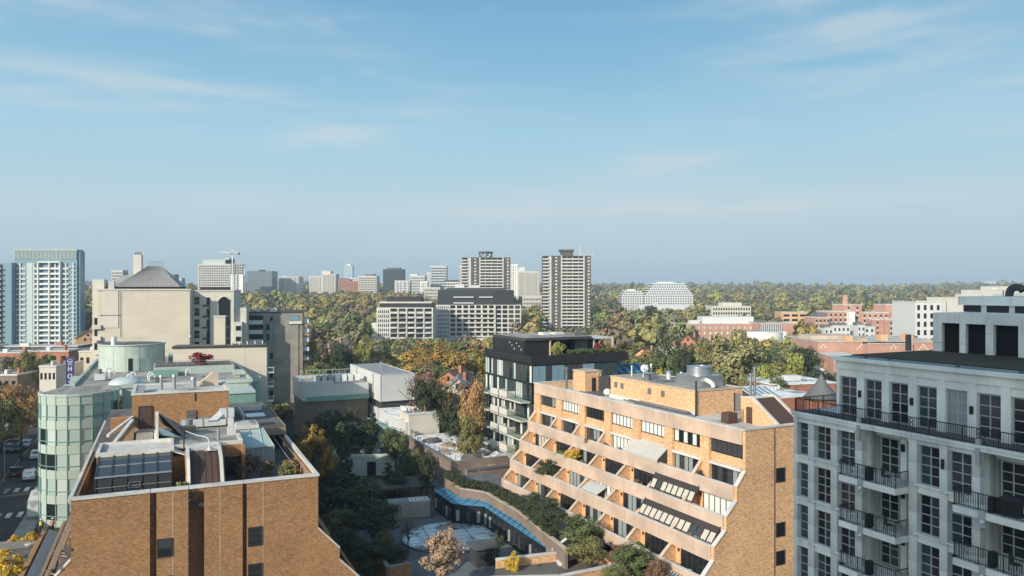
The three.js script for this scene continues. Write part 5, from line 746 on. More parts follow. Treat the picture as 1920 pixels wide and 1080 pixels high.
// ---------- white box building, its wings and the messy low roof ----------
const GF = 26, OF = [-29, 168];
{
  const t = thing('white_box_building', 'white box-shaped hall raised above a low white wing among trees', 'building', OF[0], OF[1], GF);
  part(t, 'box_wall', box(0, 7.85, 8.9, 14.7, 0, 26.7), M.whiteWall); part(t, 'box_roof', box(0.25, 7.6, 14.72, 14.8, 0.25, 26.4), M.roofGrey); part(t, 'box_trim', [box(-0.08, 0.12, 8.8, 14.85, -0.08, 0.12), box(0.12, 7.9, 14.7, 14.85, -0.08, 0.2), box(7.7, 7.95, 14.7, 14.85, 0.2, 26.7), box(-0.08, 0.2, 14.7, 14.85, 0.12, 26.7), box(7.75, 7.95, 8.8, 14.7, -0.08, 0.12)], M.white);
  part(t, 'roof_seam', Array.from({ length: 9 }, (_, k) => box(0.25, 7.6, 14.8, 14.84, 2 + k * 2.8, 2.1 + k * 2.8)), M.steel);
  part(t, 'undercroft', [box(0.4, 7.4, 6, 8.9, 0.6, 26), box(7.4, 7.8, 0, 8.9, 0.1, 0.5)], M.charcoal); part(t, 'lower_wall', box(0, 7.8, 0, 7.2, 2, 26), M.white);
  part(t, 'corridor_wall', box(-0.4, 6, 0, 7.4, -19, 0), M.whiteWall); part(t, 'corridor_roof', [box(-0.2, 5.8, 7.4, 7.5, -18.8, 0)], M.membrane); part(t, 'green_gutter', [box(-1.9, -0.4, 4.6, 4.9, -16, 4)], M.greenDeep); part(t, 'gutter_edge', [box(-2.0, -1.9, 4.55, 5.0, -16, 4)], M.greenPanel);
  part(t, 'end_block', box(0.2, 6.6, 0, 8.8, -19.2, -13.5), M.beigePale); part(t, 'end_block_roof', box(0.4, 6.4, 8.8, 8.85, -19, -13.7), M.membrane); part(t, 'end_block_trim', [box(0.1, 6.7, 8.8, 9.0, -19.3, -19.0), box(0.1, 0.4, 8.8, 9.0, -19, -13.5), box(6.4, 6.7, 8.8, 9.0, -19, -13.5)], M.white);
  for (let k = 0; k < 6; k++) part(t, 'roof_pipe', cyl(1.5 + k * 0.8, -18 + (k % 3) * 1.6, 8.85, 10 + (k % 2) * 0.5, 0.06), k % 2 ? M.brickRed : M.whitePaint);
  for (let k = 0; k < 5; k++) part(t, 'roof_fin', box(3 + k * 0.5, 3.2 + k * 0.5, 7.5, 8.6, -9 - k * 0.5, -5 - k * 0.5), M.white);
  for (let k = 0; k < 9; k++) part(t, 'wall_seam', box(-0.02, 0.0, 8.9, 14.7, 1.6 + k * 2.8, 1.66 + k * 2.8), M.white); part(t, 'downpipe', [cyl(-0.12, 5.5, 7.4, 14.7, 0.09), cyl(-0.12, 20, 7.4, 14.7, 0.09)], M.steel); for (let k = 0; k < 4; k++) part(t, 'roof_vent', [cyl(2 + k * 1.3, 5 + k * 5, 14.8, 15.5, 0.2), cyl(2 + k * 1.3, 5 + k * 5, 15.5, 15.65, 0.32)], M.galv);
  // left wing
  part(t, 'wing_wall', box(-15.5, -1, 9.2, 12.6, 6, 19), M.whiteWall); part(t, 'wing_lower', box(-15.2, -1, 0, 9.2, 6.4, 19), M.concreteBrown); part(t, 'wing_stripe', box(-14.8, -0.9, 9.0, 10.1, 5.8, 6.4), M.greenDeep); part(t, 'wing_roof', box(-15.2, -1.2, 12.6, 12.7, 6.4, 18.6), M.gravel); part(t, 'wing_parapet', [box(-15.6, -9, 12.6, 13.4, 5.9, 6.3), box(-15.6, -15.2, 12.6, 13.4, 6.3, 19), box(-15.4, -1, 12.6, 13.4, 18.6, 19)], M.white);
  for (let k = 0; k < 7; k++) part(t, 'roof_unit', box(-12 + k * 1.5, -11 + k * 1.5, 12.7, 14.2, 10, 12.5), k < 3 ? M.snowGrey : M.greyStone);
  part(t, 'railing', Array.from({ length: 9 }, (_, k) => bar([-14 + k * 1.5, 12.7, 17.8], [-14 + k * 1.5, 14.6, 17.8], 0.06)).concat([bar([-14, 14.6, 17.8], [-2, 14.6, 17.8], 0.07)]), M.whitePaint);
}
{
  const t = thing('low_roof_building', 'low building with dirty white membrane roof and heaps of rubble', 'building', OF[0], OF[1], GF);
  part(t, 'wall', box(-0.6, 9, 0, 4.7, -51, -19.6), M.concreteBrown); part(t, 'roof', box(-0.4, 8.8, 4.7, 4.8, -50.6, -19.8), M.membrane, { label: 'dirty white roof membrane' }); part(t, 'parapet', [box(-0.7, -0.3, 4.7, 5.1, -51.2, -19.6), box(-0.3, 9.2, 4.7, 5.1, -51.2, -50.8)], M.slate);
  for (const [a, b, r, m] of [[5.5, -36, 1.9, 'gravelPale'], [7, -47, 2.4, 'snowGrey'], [3.2, -44, 1.6, 'gravelDark'], [2.2, -27, 1.5, 'gravelDark'], [6.4, -28, 1.4, 'snowGrey'], [3.5, -32, 1.2, 'tan'], [4.5, -48.5, 1.5, 'tan']]) {
    const g = new THREE.SphereGeometry(r, 18, 9, 0, Math.PI * 2, 0, Math.PI / 2), p = g.attributes.position; for (let i = 0; i < p.count; i++) { const n = 0.6 + 0.7 * vnoise(p.getX(i) * 2.2 + 50 + a, p.getZ(i) * 2.2 + 50 + b, 999, 999, 3); p.setXYZ(i, p.getX(i) * (0.75 + 0.4 * n), p.getY(i) * n * 0.55, p.getZ(i) * (0.75 + 0.4 * n)); } g.computeVertexNormals(); g.translate(a, 4.8, -b); part(t, 'rubble_heap', std(g), M[m]);
  }
  for (let k = 0; k < 26; k++) part(t, 'debris', box(-0.5, 0.5, 0, rr(0.1, 0.5), -0.15, 0.15).rotateY(rr(0, 3)).scale(rr(0.5, 2), 1, rr(0.6, 2)).translate(rr(0.5, 8), 4.82, -rr(-49, -21)), pick([M.slate, M.tan, M.snowGrey, M.whitePaint, M.brownDark]));
  for (let k = 0; k < 12; k++) part(t, 'rail_post', bar([0.1, 4.8, -21 - k * 2.6], [0.1, 6.0, -21 - k * 2.6], 0.07), M.slate);
  for (const [a, h] of [[9.6, 5.0], [10.2, 4.6]]) { part(t, 'timber_rail', bar([a, h + 0.6, -50], [a, h + 0.6, -17], 0.22, 0.2), M.tan); }
  part(t, 'parking_roof', box(9.4, 19, 0, 3.4, -44, -22), M.asphalt);
}

// ---------- garden terraces at the foot of the stepped building ----------
{
  const h = 3.2, t = thing('brick_garden_terrace', 'tan brick walled garden terrace with a stone basin at the bottom of the picture', 'garden terrace', 0, 0);
  const a = W(930, 1050, h), b = W(1096, 1031, h), c = W(1160, 1053, h), d = W(1190, 1049, h);
  part(t, 'wall', wallBetween(a, b, -0.2, h - 0.1, 0.35), M.brickJ); part(t, 'wall', wallBetween(b, c, -0.2, h - 0.1, 0.35), M.brickJ); part(t, 'wall', wallBetween(c, d, -0.2, h - 0.1, 0.35), M.brickJ);
  for (const [p, q] of [[a, b], [b, c], [c, d]]) part(t, 'wall_coping', wallBetween(p, q, h - 0.1, h + 0.06, 0.55), M.coping);
  const e = W(920, 1084, 3.6), f = W(1050, 1081, 3.6), g = W(1168, 1057, 3.6), i = W(1244, 1086, 3.6);
  part(t, 'front_wall', wallBetween(f, g, -0.2, 3.5, 0.35), M.brickJ); part(t, 'front_wall', wallBetween(g, i, -0.2, 3.5, 0.35), M.brickJ); part(t, 'front_wall', wallBetween(e, f, -0.2, 3.2, 0.35), M.brickJ);
  for (const [p, q] of [[e, f], [f, g], [g, i]]) part(t, 'wall_coping', wallBetween(p, q, 3.5, 3.66, 0.55), M.coping);
  part(t, 'terrace_floor', plan([a, b, c, d, g, f, e], 1.6, 2.2), M.gravelDark); part(t, 'upper_floor', plan([b, c, d, [22, 84], [20, 100], [8, 100]], 1.2, 2.0), M.soil);
  const [X, D] = W(1054, 1060, 2.2); const s = part(t, 'stone_basin', cyl(X, D, 2.2, 2.6, 0.5, 0.75, 20), M.greyStone); part(s, 'basin_column', cyl(X, D + 0.2, 2.5, 4.2, 0.16, 0.13, 12), M.whitePaint); const [X2, D2] = W(1042, 1052, 2.2); part(t, 'garden_stone', std(new THREE.SphereGeometry(0.4, 12, 8).scale(1, 0.6, 1).translate(X2, 2.4, -D2)), M.greyStone);
  part(t, 'sloped_rail', bar([W(1036, 1035, 3)[0], 3.2, W(1036, 1035, 3)[1]], [W(1062, 1011, 5)[0], 5, W(1062, 1011, 5)[1]], 0.25), M.coping);
}
{
  const [X, D] = fromGrid(-8.4, -0.4, GJ, OJ), t = thing('slatted_screen', 'dark slatted sloping pergola at the foot of the brick end wall', 'pergola', X, D, GJ, null, 1.2);
  for (let k = 0; k < 15; k++) part(t, 'slat', bar([-0.6 - 0.12 * k * 0, 2.4, 0.3 + k * 0.45], [2.2, 3.3, 0.3 + k * 0.45], 0.12, 0.16), M.slate); part(t, 'frame', [bar([-0.6, 2.3, 0], [-0.6, 2.3, 7], 0.16), bar([2.2, 3.2, 0], [2.2, 3.2, 7], 0.16)], M.coping);
  part(t, 'post', [bar([-0.6, -1.2, 0.1], [-0.6, 2.3, 0.1], 0.16), bar([-0.6, -1.2, 6.9], [-0.6, 2.3, 6.9], 0.16)], M.coping);
}
{ // stepped garden walls in the shade beside the left block
  const t = thing('shaded_garden_wall', 'dark brick garden walls in deep shade beside the brick block', 'wall', 0, 0); const p = [W(640, 1035, 2.6), W(700, 1028, 2.6), W(728, 1065, 2.6), W(770, 1058, 2.6)];
  for (let i = 0; i < 3; i++) { part(t, 'wall_segment', wallBetween(p[i], p[i + 1], -0.2, 2.6, 0.35), M.brickA); part(t, 'wall_coping', wallBetween(p[i], p[i + 1], 2.6, 2.75, 0.5), M.sidewalk); }
}
{ const [X, D] = W(915, 1062, 0.1), t = thing('garden_shed', 'small dark garden shed with flat roof by the pool', 'shed', X, D, 24); part(t, 'body', box(-1.5, 1.5, 0, 2.2, 0, 2.4), M.charcoal); part(t, 'roof', box(-1.8, 1.8, 2.2, 2.4, -0.3, 2.7), M.darkGrey); part(t, 'door', box(-0.4, 0.5, 0, 1.9, -0.04, 0), M.blackMatte); }

// ---------- glazed hall roof and small structures behind the left block ----------
{
  const [X, D] = at(590, 800, 150), t = thing('glazed_lean_to', 'long low glasshouse roof with white glazing bars behind trees', 'glasshouse', X, D, 18, null, 5.2);
  const n = 9; part(t, 'wall', box(-5, 8, -5.2, 0, 0, 5), M.concreteBrown); for (let k = 0; k < n; k++) part(t, 'roof_pane', quad([-5 + k * 1.4, 0, -0.2], [-3.7 + k * 1.4, 0, -0.2], [-3.7 + k * 1.4, 2.0, 4.6], [-5 + k * 1.4, 2.0, 4.6], 0.04), M.glassBlue); part(t, 'glazing_bar', Array.from({ length: n + 1 }, (_, k) => bar([-5.05 + k * 1.4, 0.05, -0.2], [-5.05 + k * 1.4, 2.05, 4.6], 0.12)), M.whitePaint);
}
{
  const [X, D] = at(470, 760, 118), t = thing('planted_terrace_block', 'beige panelled block with a planted roof terrace beside the brick roof', 'building', X - 3, D, 22); part(t, 'wall', box(-4, 9, 0, 15.2, 0, 10), M.beigePale); for (const a of [-1.5, 1, 3.5, 6]) part(t, 'panel_joint', box(a - 0.04, a + 0.04, 0, 15.2, -0.02, 0), M.copingWarm); part(t, 'planter', [box(-4.1, 9.1, 15.2, 15.7, -0.1, 0.3), box(8.8, 9.1, 15.2, 15.7, 0.3, 10)], M.coping); part(t, 'soil', box(-3.8, 8.8, 15.2, 15.5, 0.3, 9.8), M.soil); for (const h of [11, 7.5]) windowUnit(t, 1.5, 2.4, 1, 2, M.slate, M.glassTeal, 7.8, h, -0.04);
}

// ---------- middle distance and skyline ----------
const winBoxes = (a0, a1, h0, h1, nx, ny, fw, fh, b, t = 0.12) => { const g = [], dx = (a1 - a0) / nx, dy = (h1 - h0) / ny; for (let i = 0; i < nx; i++) for (let j = 0; j < ny; j++) { const x = a0 + dx * (i + 0.5), y = h0 + dy * (j + 0.5); g.push(box(x - dx * fw / 2, x + dx * fw / 2, y - dy * fh / 2, y + dy * fh / 2, b - t, b + 0.02)); } return mergeGeometries(g); };
const sideBoxes = (b0, b1, h0, h1, nb, ny, fw, fh, a, dir = 1, t = 0.12) => { const g = [], dx = (b1 - b0) / nb, dy = (h1 - h0) / ny; for (let i = 0; i < nb; i++) for (let j = 0; j < ny; j++) { const x = b0 + dx * (i + 0.5), y = h0 + dy * (j + 0.5); g.push(box(a - 0.02 * dir, a + t * dir, y - dy * fh / 2, y + dy * fh / 2, x - dx * fw / 2, x + dx * fw / 2)); } return mergeGeometries(g); };
const slabs = (a0, a1, h0, h1, n, t, b0, b1) => mergeGeometries(Array.from({ length: n }, (_, k) => box(a0, a1, h0 + (h1 - h0) * k / n, h0 + (h1 - h0) * k / n + t, b0, b1)));
const fins = (a0, a1, n, w, h0, h1, b0, b1) => mergeGeometries(Array.from({ length: n }, (_, k) => { const x = a0 + (a1 - a0) * (k + 0.5) / n; return box(x - w / 2, x + w / 2, h0, h1, b0, b1); }));

// glass condominium tower at the left edge
{
  const D = 447, X0 = at(-70, 0, D)[0], px = x => at(x, 0, D)[0] - X0, hy = y => at(0, y, D)[1]; const t = thing('glass_condominium_tower', 'blue-green glass condominium tower with white balcony grid at the picture edge', 'tower', X0, D, 0);
  const top = hy(471), mid = hy(494), st = 3.02, G = rad(8);
  part(t, 'glass_body', [box(px(22), px(141), 0, top, 2, 9)], M.glassBlue); part(t, 'crown', fins(px(23), px(140), 46, 0.35, hy(487), top + 0.3, 1.6, 2), M.glassPale); part(t, 'crown_edge', [box(px(22), px(141), top, top + 0.7, 1.6, 9)], M.greenPale);
  part(t, 'dark_side', box(px(141), px(145), 0, top - 0.5, 3, 8), M.glassBlue); part(t, 'left_wing', box(0, px(26), 0, mid, -2, 26), M.glassBlue);
  const nF = 19;
  for (let f = 0; f < nF; f++) {
    const h = mid - 1.2 - f * st - (st - 0.3); if (h < 0) break;
    for (const [x0, x1, out, m] of [[71, 92, 0.2, M.whitePaint], [92, 112, 0.2, M.whitePaint], [60, 70.5, 0.8, M.glassPale], [26, 46, 1.2, M.glassPale], [113, 127, 1, M.glassPale], [-10, 10, 0.4, M.glassPale], [-40, -14, 0.4, M.glassPale]]) {
      const a0 = px(x0) + 0.15, a1 = px(x1) - 0.15, left = x0 < 22, b = left ? -4 : 0 + out; const bl = part(t, 'balcony', [box(a0, a1, h, h + 0.35, b, b + 2.2)], M.whitePaint); part(bl, 'guard', [box(a0, a1, h + 0.35, h + 1.1, b + 0.05, b + 0.12)], m === M.whitePaint ? M.blind : M.glassPale); part(bl, 'opening', [box(a0, a1, h + 0.4, h + st - 0.1, b + 1.9, b + 1.98)], hash(f, x0, 2) > 0.4 ? M.glass : M.glassDark2);
    }
  }
  for (const x of [71, 92, 112]) part(t, 'white_frame', box(px(x) - 0.35, px(x) + 0.35, 0, mid, -0.2, 2.2), M.whitePaint); part(t, 'frame_top', box(px(71), px(112), mid, mid + 0.8, -0.2, 2.2), M.whitePaint);
  part(t, 'pale_strip', [box(px(47), px(58), 0, mid, 1.5, 2)], M.glassPale); part(t, 'white_pier', [34, 60, 100, 120, 134].map(x => box(px(x), px(x) + 0.6, 0, mid, 1.2, 2)), M.whitePaint); part(t, 'floor_line', [slabs(px(22), px(141), 2, mid, 19, 0.25, 1.85, 2.0), slabs(px(128), px(141), 2, mid, 19, 0.5, 1.4, 2.0)], M.greenPale, STUFF);
  part(t, 'roof_mast', [38, 86, 118, 133].map(x => cyl(px(x), 10, top, top + 2, 0.15)), M.whitePaint);
}
// residential slab towers with banded balconies
function slabTower(label, x0, x1, D, ytop, xs, drum) {
  const X0 = at(x0, 0, D)[0], px = x => at(x, 0, D)[0] - X0, hy = y => at(0, y, D)[1], t = thing('residential_tower', label, 'tower', X0, D, 0, 'pair of brown and white slab towers'); const top = hy(ytop), n = 22, st = top / n; const [s0, s1, s2, s3, s4] = xs.map(px);
  part(t, 'core', [box(s0, s4, 0, top, 3, 24)], M.towerBrown); part(t, 'brown_wall', box(s1, s2, 0, top + 0.6, 0.6, 3), M.towerBrown); part(t, 'brown_wall', box(s3, s4, 0, top + 0.6, 0.6, 3), M.towerBrown); part(t, 'white_rib', box(s2 - 0.1, s2 + 0.9, 0, top + 1, 0, 3), M.cream); part(t, 'white_rib', box(s3 - 0.9, s3 + 0.1, 0, top + 1, 0, 3), M.cream); part(t, 'side_wall', box((s0 + s1) / 2 + 1.2, s1, 0, top, 0.4, 3), M.cream);
  for (let f = 0; f < n; f++) {
    const h = f * st; const b = part(t, 'balcony', box(s2 + 0.9, s3 - 0.9, h + 0.0, h + 1.15, 0.1, 0.4), M.cream); part(b, 'recess', box(s2 + 0.9, s3 - 0.9, h + 1.15, h + st, 2.2, 2.3), M.glass); part(b, 'partition', [0.25, 0.5, 0.75].map(u => box(s2 + (s3 - s2) * u - 0.12, s2 + (s3 - s2) * u + 0.12, h, h + st, 0.4, 2.3)), M.cream);
    const c = part(t, 'side_balcony', box(s0 - 0.2, (s0 + s1) / 2 + 1.4, h, h + 1.1, -0.8, -0.5), M.cream); part(c, 'side_recess', box(s0, (s0 + s1) / 2 + 1, h + 1.1, h + st, 2.4, 3), M.glassDark2);
    for (const [a, w] of [[(s1 + s2) / 2, 1.6], [(s3 + s4) / 2 + 0.8, 1.4]]) part(t, 'window', box(a - w / 2, a + w / 2, h + 1.0, h + 2.2, 0.45, 0.62), f % 3 ? M.blind : M.glassPale);
  }
  part(t, 'roof_edge', box(s0, s4, top, top + 0.5, 0.8, 24), M.darkGrey); const da = px(drum);
  if (x0 > 1000) { part(t, 'plant_room', [box(da - 4, da + 6, top, top + 4.4, 6, 16)], M.towerBrown); part(t, 'plant_cap', box(da - 5.5, da + 6.8, top + 4.4, top + 6, 5, 17), M.darkGrey); part(t, 'mast', cyl(da + 12, 8, top, top + 11, 0.35), M.whitePaint); for (let k = 0; k < 5; k++) part(t, 'aerial', cyl(da + 14 + k * 2.2, 9 + k, top, top + 3 + (k % 3), 0.15), M.whitePaint); }
  else { part(t, 'crown_ring', cyl(da, 12, top + 5, top + 6.2, 6.5, 7, 24), M.darkGrey); part(t, 'crown_frame', Array.from({ length: 8 }, (_, k) => bar([da + Math.sin(k * 0.785) * 6, top, 12 - Math.cos(k * 0.785) * 6], [da + Math.sin(k * 0.785 + 0.6) * 6.2, top + 5, 12 - Math.cos(k * 0.785 + 0.6) * 6.2], 0.7)), M.darkGrey); part(t, 'lift_house', box(da - 3, da + 3, top, top + 3.5, 9, 15), M.cream); }
}
slabTower('brown and white slab tower standing alone before the hills', 1017, 1108, 625, 482, [1018, 1034, 1052, 1096, 1108], 1062);
slabTower('brown and white slab tower crowned by an open round frame', 865, 957, 700, 485, [866, 883, 899, 944, 957], 910);

// cream midrise blocks with dark top storeys
{
  const D = 455, X0 = at(703, 0, D)[0], px = x => at(x, 0, D)[0] - X0, hy = y => at(0, y, D)[1], t = thing('cream_midrise', 'cream midrise block with black roof storey left of the larger midrise', 'apartment building', X0, D, 0), top = hy(580);
  part(t, 'wall', [box(px(706), px(813), 0, top, 0.6, 22)], M.cream); part(t, 'rounded_bay', cyl(px(708), 5, 0, hy(607), 4.5, 4.5, 24), M.cream); part(t, 'window_grid', [winBoxes(px(708), px(730), 2, top - 0.5, 6, 7, 0.45, 0.6, 0.6)], M.glass, STUFF);
  const cols = 5; for (let k = 0; k < cols; k++) { const a0 = px(731) + k * (px(812) - px(731)) / cols, a1 = a0 + (px(812) - px(731)) / cols - 0.7; for (let f = 0; f < 8; f++) { const h = 0.6 + f * 3.05; if (h > top - 2.5) break; part(t, 'window', box(a0 + 0.3, a1 - 0.3, h + 1.0, h + 2.75, 0.4, 0.62), hash(k, f, 1) > 0.3 ? M.glass : M.glassDark2); if (f < 6) { const b = part(t, 'balcony', box(a0 + 0.5, a1 - 0.5, h, h + 0.2, -0.9, 0.6), M.cream); part(b, 'guard', box(a0 + 0.5, a1 - 0.5, h + 0.2, h + 1.0, -0.9, -0.8), hash(k, f, 4) > 0.5 ? M.white : M.slate); } } part(t, 'pier', box(a1, a1 + 0.7, 0, top, 0, 0.6), M.cream); }
  part(t, 'roof_storey', box(px(711), px(808), top, hy(569), 2, 20), M.black); part(t, 'roof_storey_window', [winBoxes(px(713), px(806), top + 0.3, hy(571), 12, 1, 0.6, 0.7, 2)], M.glassDark2, STUFF); part(t, 'roof_band', box(px(710), px(809), hy(570), hy(567), 1.4, 21), M.cream); part(t, 'plant_room', box(px(723), px(788), hy(567), hy(558), 4, 16), M.black); part(t, 'terrace_guard', box(px(706), px(812), top, top + 0.7, 0.6, 0.7), M.cream);
}
{
  const D = 485, X0 = at(815, 0, D)[0], px = x => at(x, 0, D)[0] - X0, hy = y => at(0, y, D)[1], t = thing('cream_midrise', 'larger cream midrise with two dark glass top storeys below the crowned tower', 'apartment building', X0, D, 0), top = hy(573), st = 2.9;
  part(t, 'wall', [box(px(817), px(928), 0, top, 0.6, 24), box(px(928), px(977), 0, top, 1.2, 24)], M.cream); part(t, 'gap_shade_strip', box(px(813), px(820), 0, top, 2, 3), M.charcoal);  // charcoal strip paints in the shade between the two blocks
  part(t, 'window_grid', [winBoxes(px(820), px(842), 2, top - 0.3, 6, 8, 0.4, 0.55, 0.6)], M.glass, STUFF);
  for (let k = 0; k < 7; k++) { const w = (px(927) - px(843)) / 7, a0 = px(843) + k * w; for (let f = 0; f < 9; f++) { const h = top - st * (f + 1); if (h < 0.5) break; part(t, 'window', box(a0 + 0.6, a0 + w - 0.6, h + 0.8, h + 2.6, 0.42, 0.62), M.glass); } }
  for (let f = 1; f < 9; f++) { const h = top - st * (f + 1); if (h > 0) for (const [x0, x1] of [[853, 884], [886, 902], [905, 925]]) part(t, 'balcony', box(px(x0), px(x1), h - 0.1, h + 0.75, -1.0, -0.85), M.cream); }
  for (let k = 0; k < 4; k++) { const w = (px(976) - px(929)) / 4, a0 = px(929) + k * w; for (let f = 0; f < 9; f++) { const h = top - st * (f + 1); if (h < 0.5) break; part(t, 'window', box(a0 + 0.5, a0 + w - 0.5, h + 0.5, h + 2.5, 1.0, 1.22), k < 2 ? M.glass : M.glassDark2); } }
  part(t, 'pier', [843, 904, 928].map(x => box(px(x) - 0.4, px(x) + 0.4, 0, top, 0, 0.6)), M.cream);
  part(t, 'glass_storey', box(px(820), px(962), top, hy(545), 3, 22), M.glassDark2); part(t, 'glass_storey_side', box(px(925), px(964), top, hy(546), 2.4, 20), M.black); part(t, 'terrace_line', [box(px(850), px(888), hy(559.5), hy(557.5), 1.6, 3), box(px(898), px(924), hy(559.5), hy(557.5), 1.6, 3), box(px(850), px(888), hy(570.5), hy(568.5), 1.2, 3)], M.white); part(t, 'roof_box', box(px(851), px(869), hy(545), hy(534), 8, 16), M.white); part(t, 'roof_box', box(px(878), px(899), hy(545), hy(536), 8, 16), M.white); part(t, 'dark_roof_box', box(px(835), px(950), hy(545), hy(541), 6, 18), M.charcoal); part(t, 'glass_mullion', fins(px(822), px(924), 22, 0.25, top, hy(545), 2.85, 3), M.charcoal, STUFF);
}
// skyline: [x0, x1, ytop, D, wall, window, style, nx, ny, label, extra]
const sky = [
  [371, 432, 497, 1150, 'cream', 'glassDark2', 'grid', 17, 15, 'broad cream gridded hotel slab beside the tower crane', [[379, 428, 488, 'greenPale'], [421, 428, 485, 'white']]],
  [463, 510, 510.5, 1250, 'slate', 'glassBlue', 'grid', 16, 12, 'wide dark grey glass office block', [[484, 488, 507, 'black']]],
  [512, 522, 526, 1350, 'cream', 'glassDark2', 'grid', 4, 6, 'narrow cream block right of the dark grey office', []],
  [523, 560, 520.5, 1300, 'cream', 'slate', 'rib', 12, 10, 'ribbed cream apartment block on the skyline', [[529, 536, 518.5, 'cream']]],
  [558, 570, 534, 1350, 'cream', 'slate', 'grid', 5, 5, 'small cream block between two ribbed blocks', []],
  [580, 606, 519.5, 1300, 'cream', 'slate', 'rib', 9, 10, 'ribbed cream block left of the stepped cream tower', []],
  [604, 630, 516, 1280, 'cream', 'slate', 'rib', 9, 11, 'stepped cream apartment tower with a pale penthouse', [[602, 619, 509, 'beigePale']]],
  [645, 661, 500, 3200, 'bluePale', 'whitePaint', 'grid', 5, 14, 'slim pale blue glass tower far on the horizon', [[649, 658, 496, 'whitePaint']]],
  [634, 656, 526, 1250, 'brickRed', 'slate', 'grid', 8, 6, 'dark red-brown block on the skyline', [[636, 652, 523.5, 'charcoal']]],
  [655, 672, 529, 1230, 'brickRed', 'slate', 'rib', 6, 5, 'low reddish block beside the tan office', []],
  [652, 682, 523, 1500, 'white', 'slate', 'grid', 9, 5, 'white slab behind the reddish block', []],
  [672, 706, 519.5, 1200, 'beigePale', 'glassDark2', 'grid', 12, 9, 'tan gridded office block with rounded roof plant', [[684, 700, 515, 'slate']]],
  [706, 718, 532, 1400, 'whiteWall', 'glassBlue', 'grid', 4, 5, 'small white block left of the dark slate tower', []],
  [718, 755, 507, 1050, 'charcoal', 'glassTeal', 'grid', 12, 14, 'dark slate office tower on the skyline', [[725, 748, 503, 'slate']]],
  [740, 768, 528.5, 900, 'whiteWall', 'slate', 'rib', 6, 8, 'white vertical-ribbed block before the slate tower', []],
  [768, 797, 519, 960, 'white', 'slate', 'strip', 8, 9, 'bright white banded block', [[768, 782, 515, 'white']]],
  [788, 802, 530, 900, 'greyStone', 'slate', 'rib', 5, 7, 'grey narrow block right of the bright white block', []],
  [807, 837, 501, 1000, 'white', 'glassTeal', 'strip', 6, 14, 'white and blue striped glass tower', [[808, 836, 499.5, 'steel']]],
  [800, 808, 513.5, 1020, 'white', 'glassBlue', 'strip', 2, 10, 'slim white wing beside the striped tower', []],
  [833, 864, 527.5, 950, 'darkGrey', 'greyStone', 'strip', 6, 4, 'grey low slab left of the crowned tower', []],
  [955, 971, 498, 900, 'greyStone', 'slate', 'rib', 5, 16, 'grey tower edge behind the crowned tower', []],
  [970, 1012, 511, 880, 'cream', 'slate', 'rib', 11, 15, 'cream slab tower with roof battlements between the two slab towers', [[972, 984, 502, 'white']]],
  [862, 868, 500, 720, 'cream', 'slate', 'rib', 2, 14, 'thin cream stair tower left of the crowned tower', []],
  [209, 230, 509, 900, 'cream', 'slate', 'grid', 7, 8, 'cream tower top behind the hipped roof', []],
  [311, 328, 517, 850, 'slate', 'glassBlue', 'strip', 5, 8, 'grey tower partly behind the hipped roof', []],
  [327, 341, 524, 880, 'steel', 'glassBlue', 'grid', 4, 7, 'pale steel tower right of the hipped roof', []],
  [980, 1016, 557, 640, 'cream', 'slate', 'strip', 8, 4, 'low cream block at the foot of the lone slab tower', []],
  [795, 825, 541, 800, 'cream', 'slate', 'strip', 8, 3, 'low cream terrace block behind the larger midrise', []],
  [150, 182, 549, 900, 'cream', 'slate', 'strip', 9, 3, 'low cream block between the glass tower and beige hall', []],
  [1848, 1868, 529, 3000, 'whitePaint', 'bluePale', 'grid', 6, 4, 'faint white block on the far ridge', []],
  [1886, 1905, 530.5, 3100, 'whitePaint', 'bluePale', 'grid', 6, 3, 'second faint white block on the far ridge behind the duct', []],
];
for (const [x0, x1, yt, D, wm, gm, style, nx, ny, label, extra] of sky) {
  const X0 = at(x0, 0, D)[0], px = x => at(x, 0, D)[0] - X0, hy = y => at(0, y, D)[1], t = thing('skyline_building', label, 'building', X0, D, 0, 'skyline buildings'), w = px(x1), top = hy(yt), base = Math.max(0, groundAt(X0, D)), dp = Math.min(30, w);
  part(t, 'wall', box(0, w, base - 4, top, 0.2, dp), M[wm]); const tb = 0.35;
  if (style == 'grid') part(t, 'window_grid', winBoxes(w * 0.02, w * 0.98, Math.max(base, top - ny * 3.6), top - 1, nx, ny, 0.58, 0.55, 0.2, tb), M[gm], STUFF);
  else if (style == 'strip') { part(t, 'window_band', slabs(0.3, w - 0.3, top - ny * 3.4, top, ny, 1.7, 0, 0.22), M[gm], STUFF); part(t, 'fin', fins(0, w, nx, 0.5, base, top, -0.15, 0.2), M[wm], STUFF); }
  else { part(t, 'recess', fins(w * 0.02, w * 0.98, nx, w / nx * 0.38, base, top - 2, 0.0, 0.22), M[gm], STUFF); part(t, 'balcony_band', slabs(w * 0.03, w * 0.97, Math.max(base, top - ny * 3.2), top - 2, ny, 1.15, -0.2, 0.2), M[wm], STUFF); part(t, 'rib', fins(0, w, Math.round(nx * 0.7), 0.7, base, top, -0.7, 0), M[wm], STUFF); }
  part(t, 'side_window', sideBoxes(2, dp - 1, Math.max(base, top - ny * 3.6), top - 1, 4, ny, 0.5, 0.5, w), M[gm], STUFF); part(t, 'roof_parapet', box(-0.1, w + 0.1, top, top + 0.8, 0.1, dp), M[wm]);
  for (const [e0, e1, ey, em] of extra) part(t, 'roof_plant', box(px(e0), px(e1), top + 0.8, hy(ey), 3, dp - 3), M[em]);
}
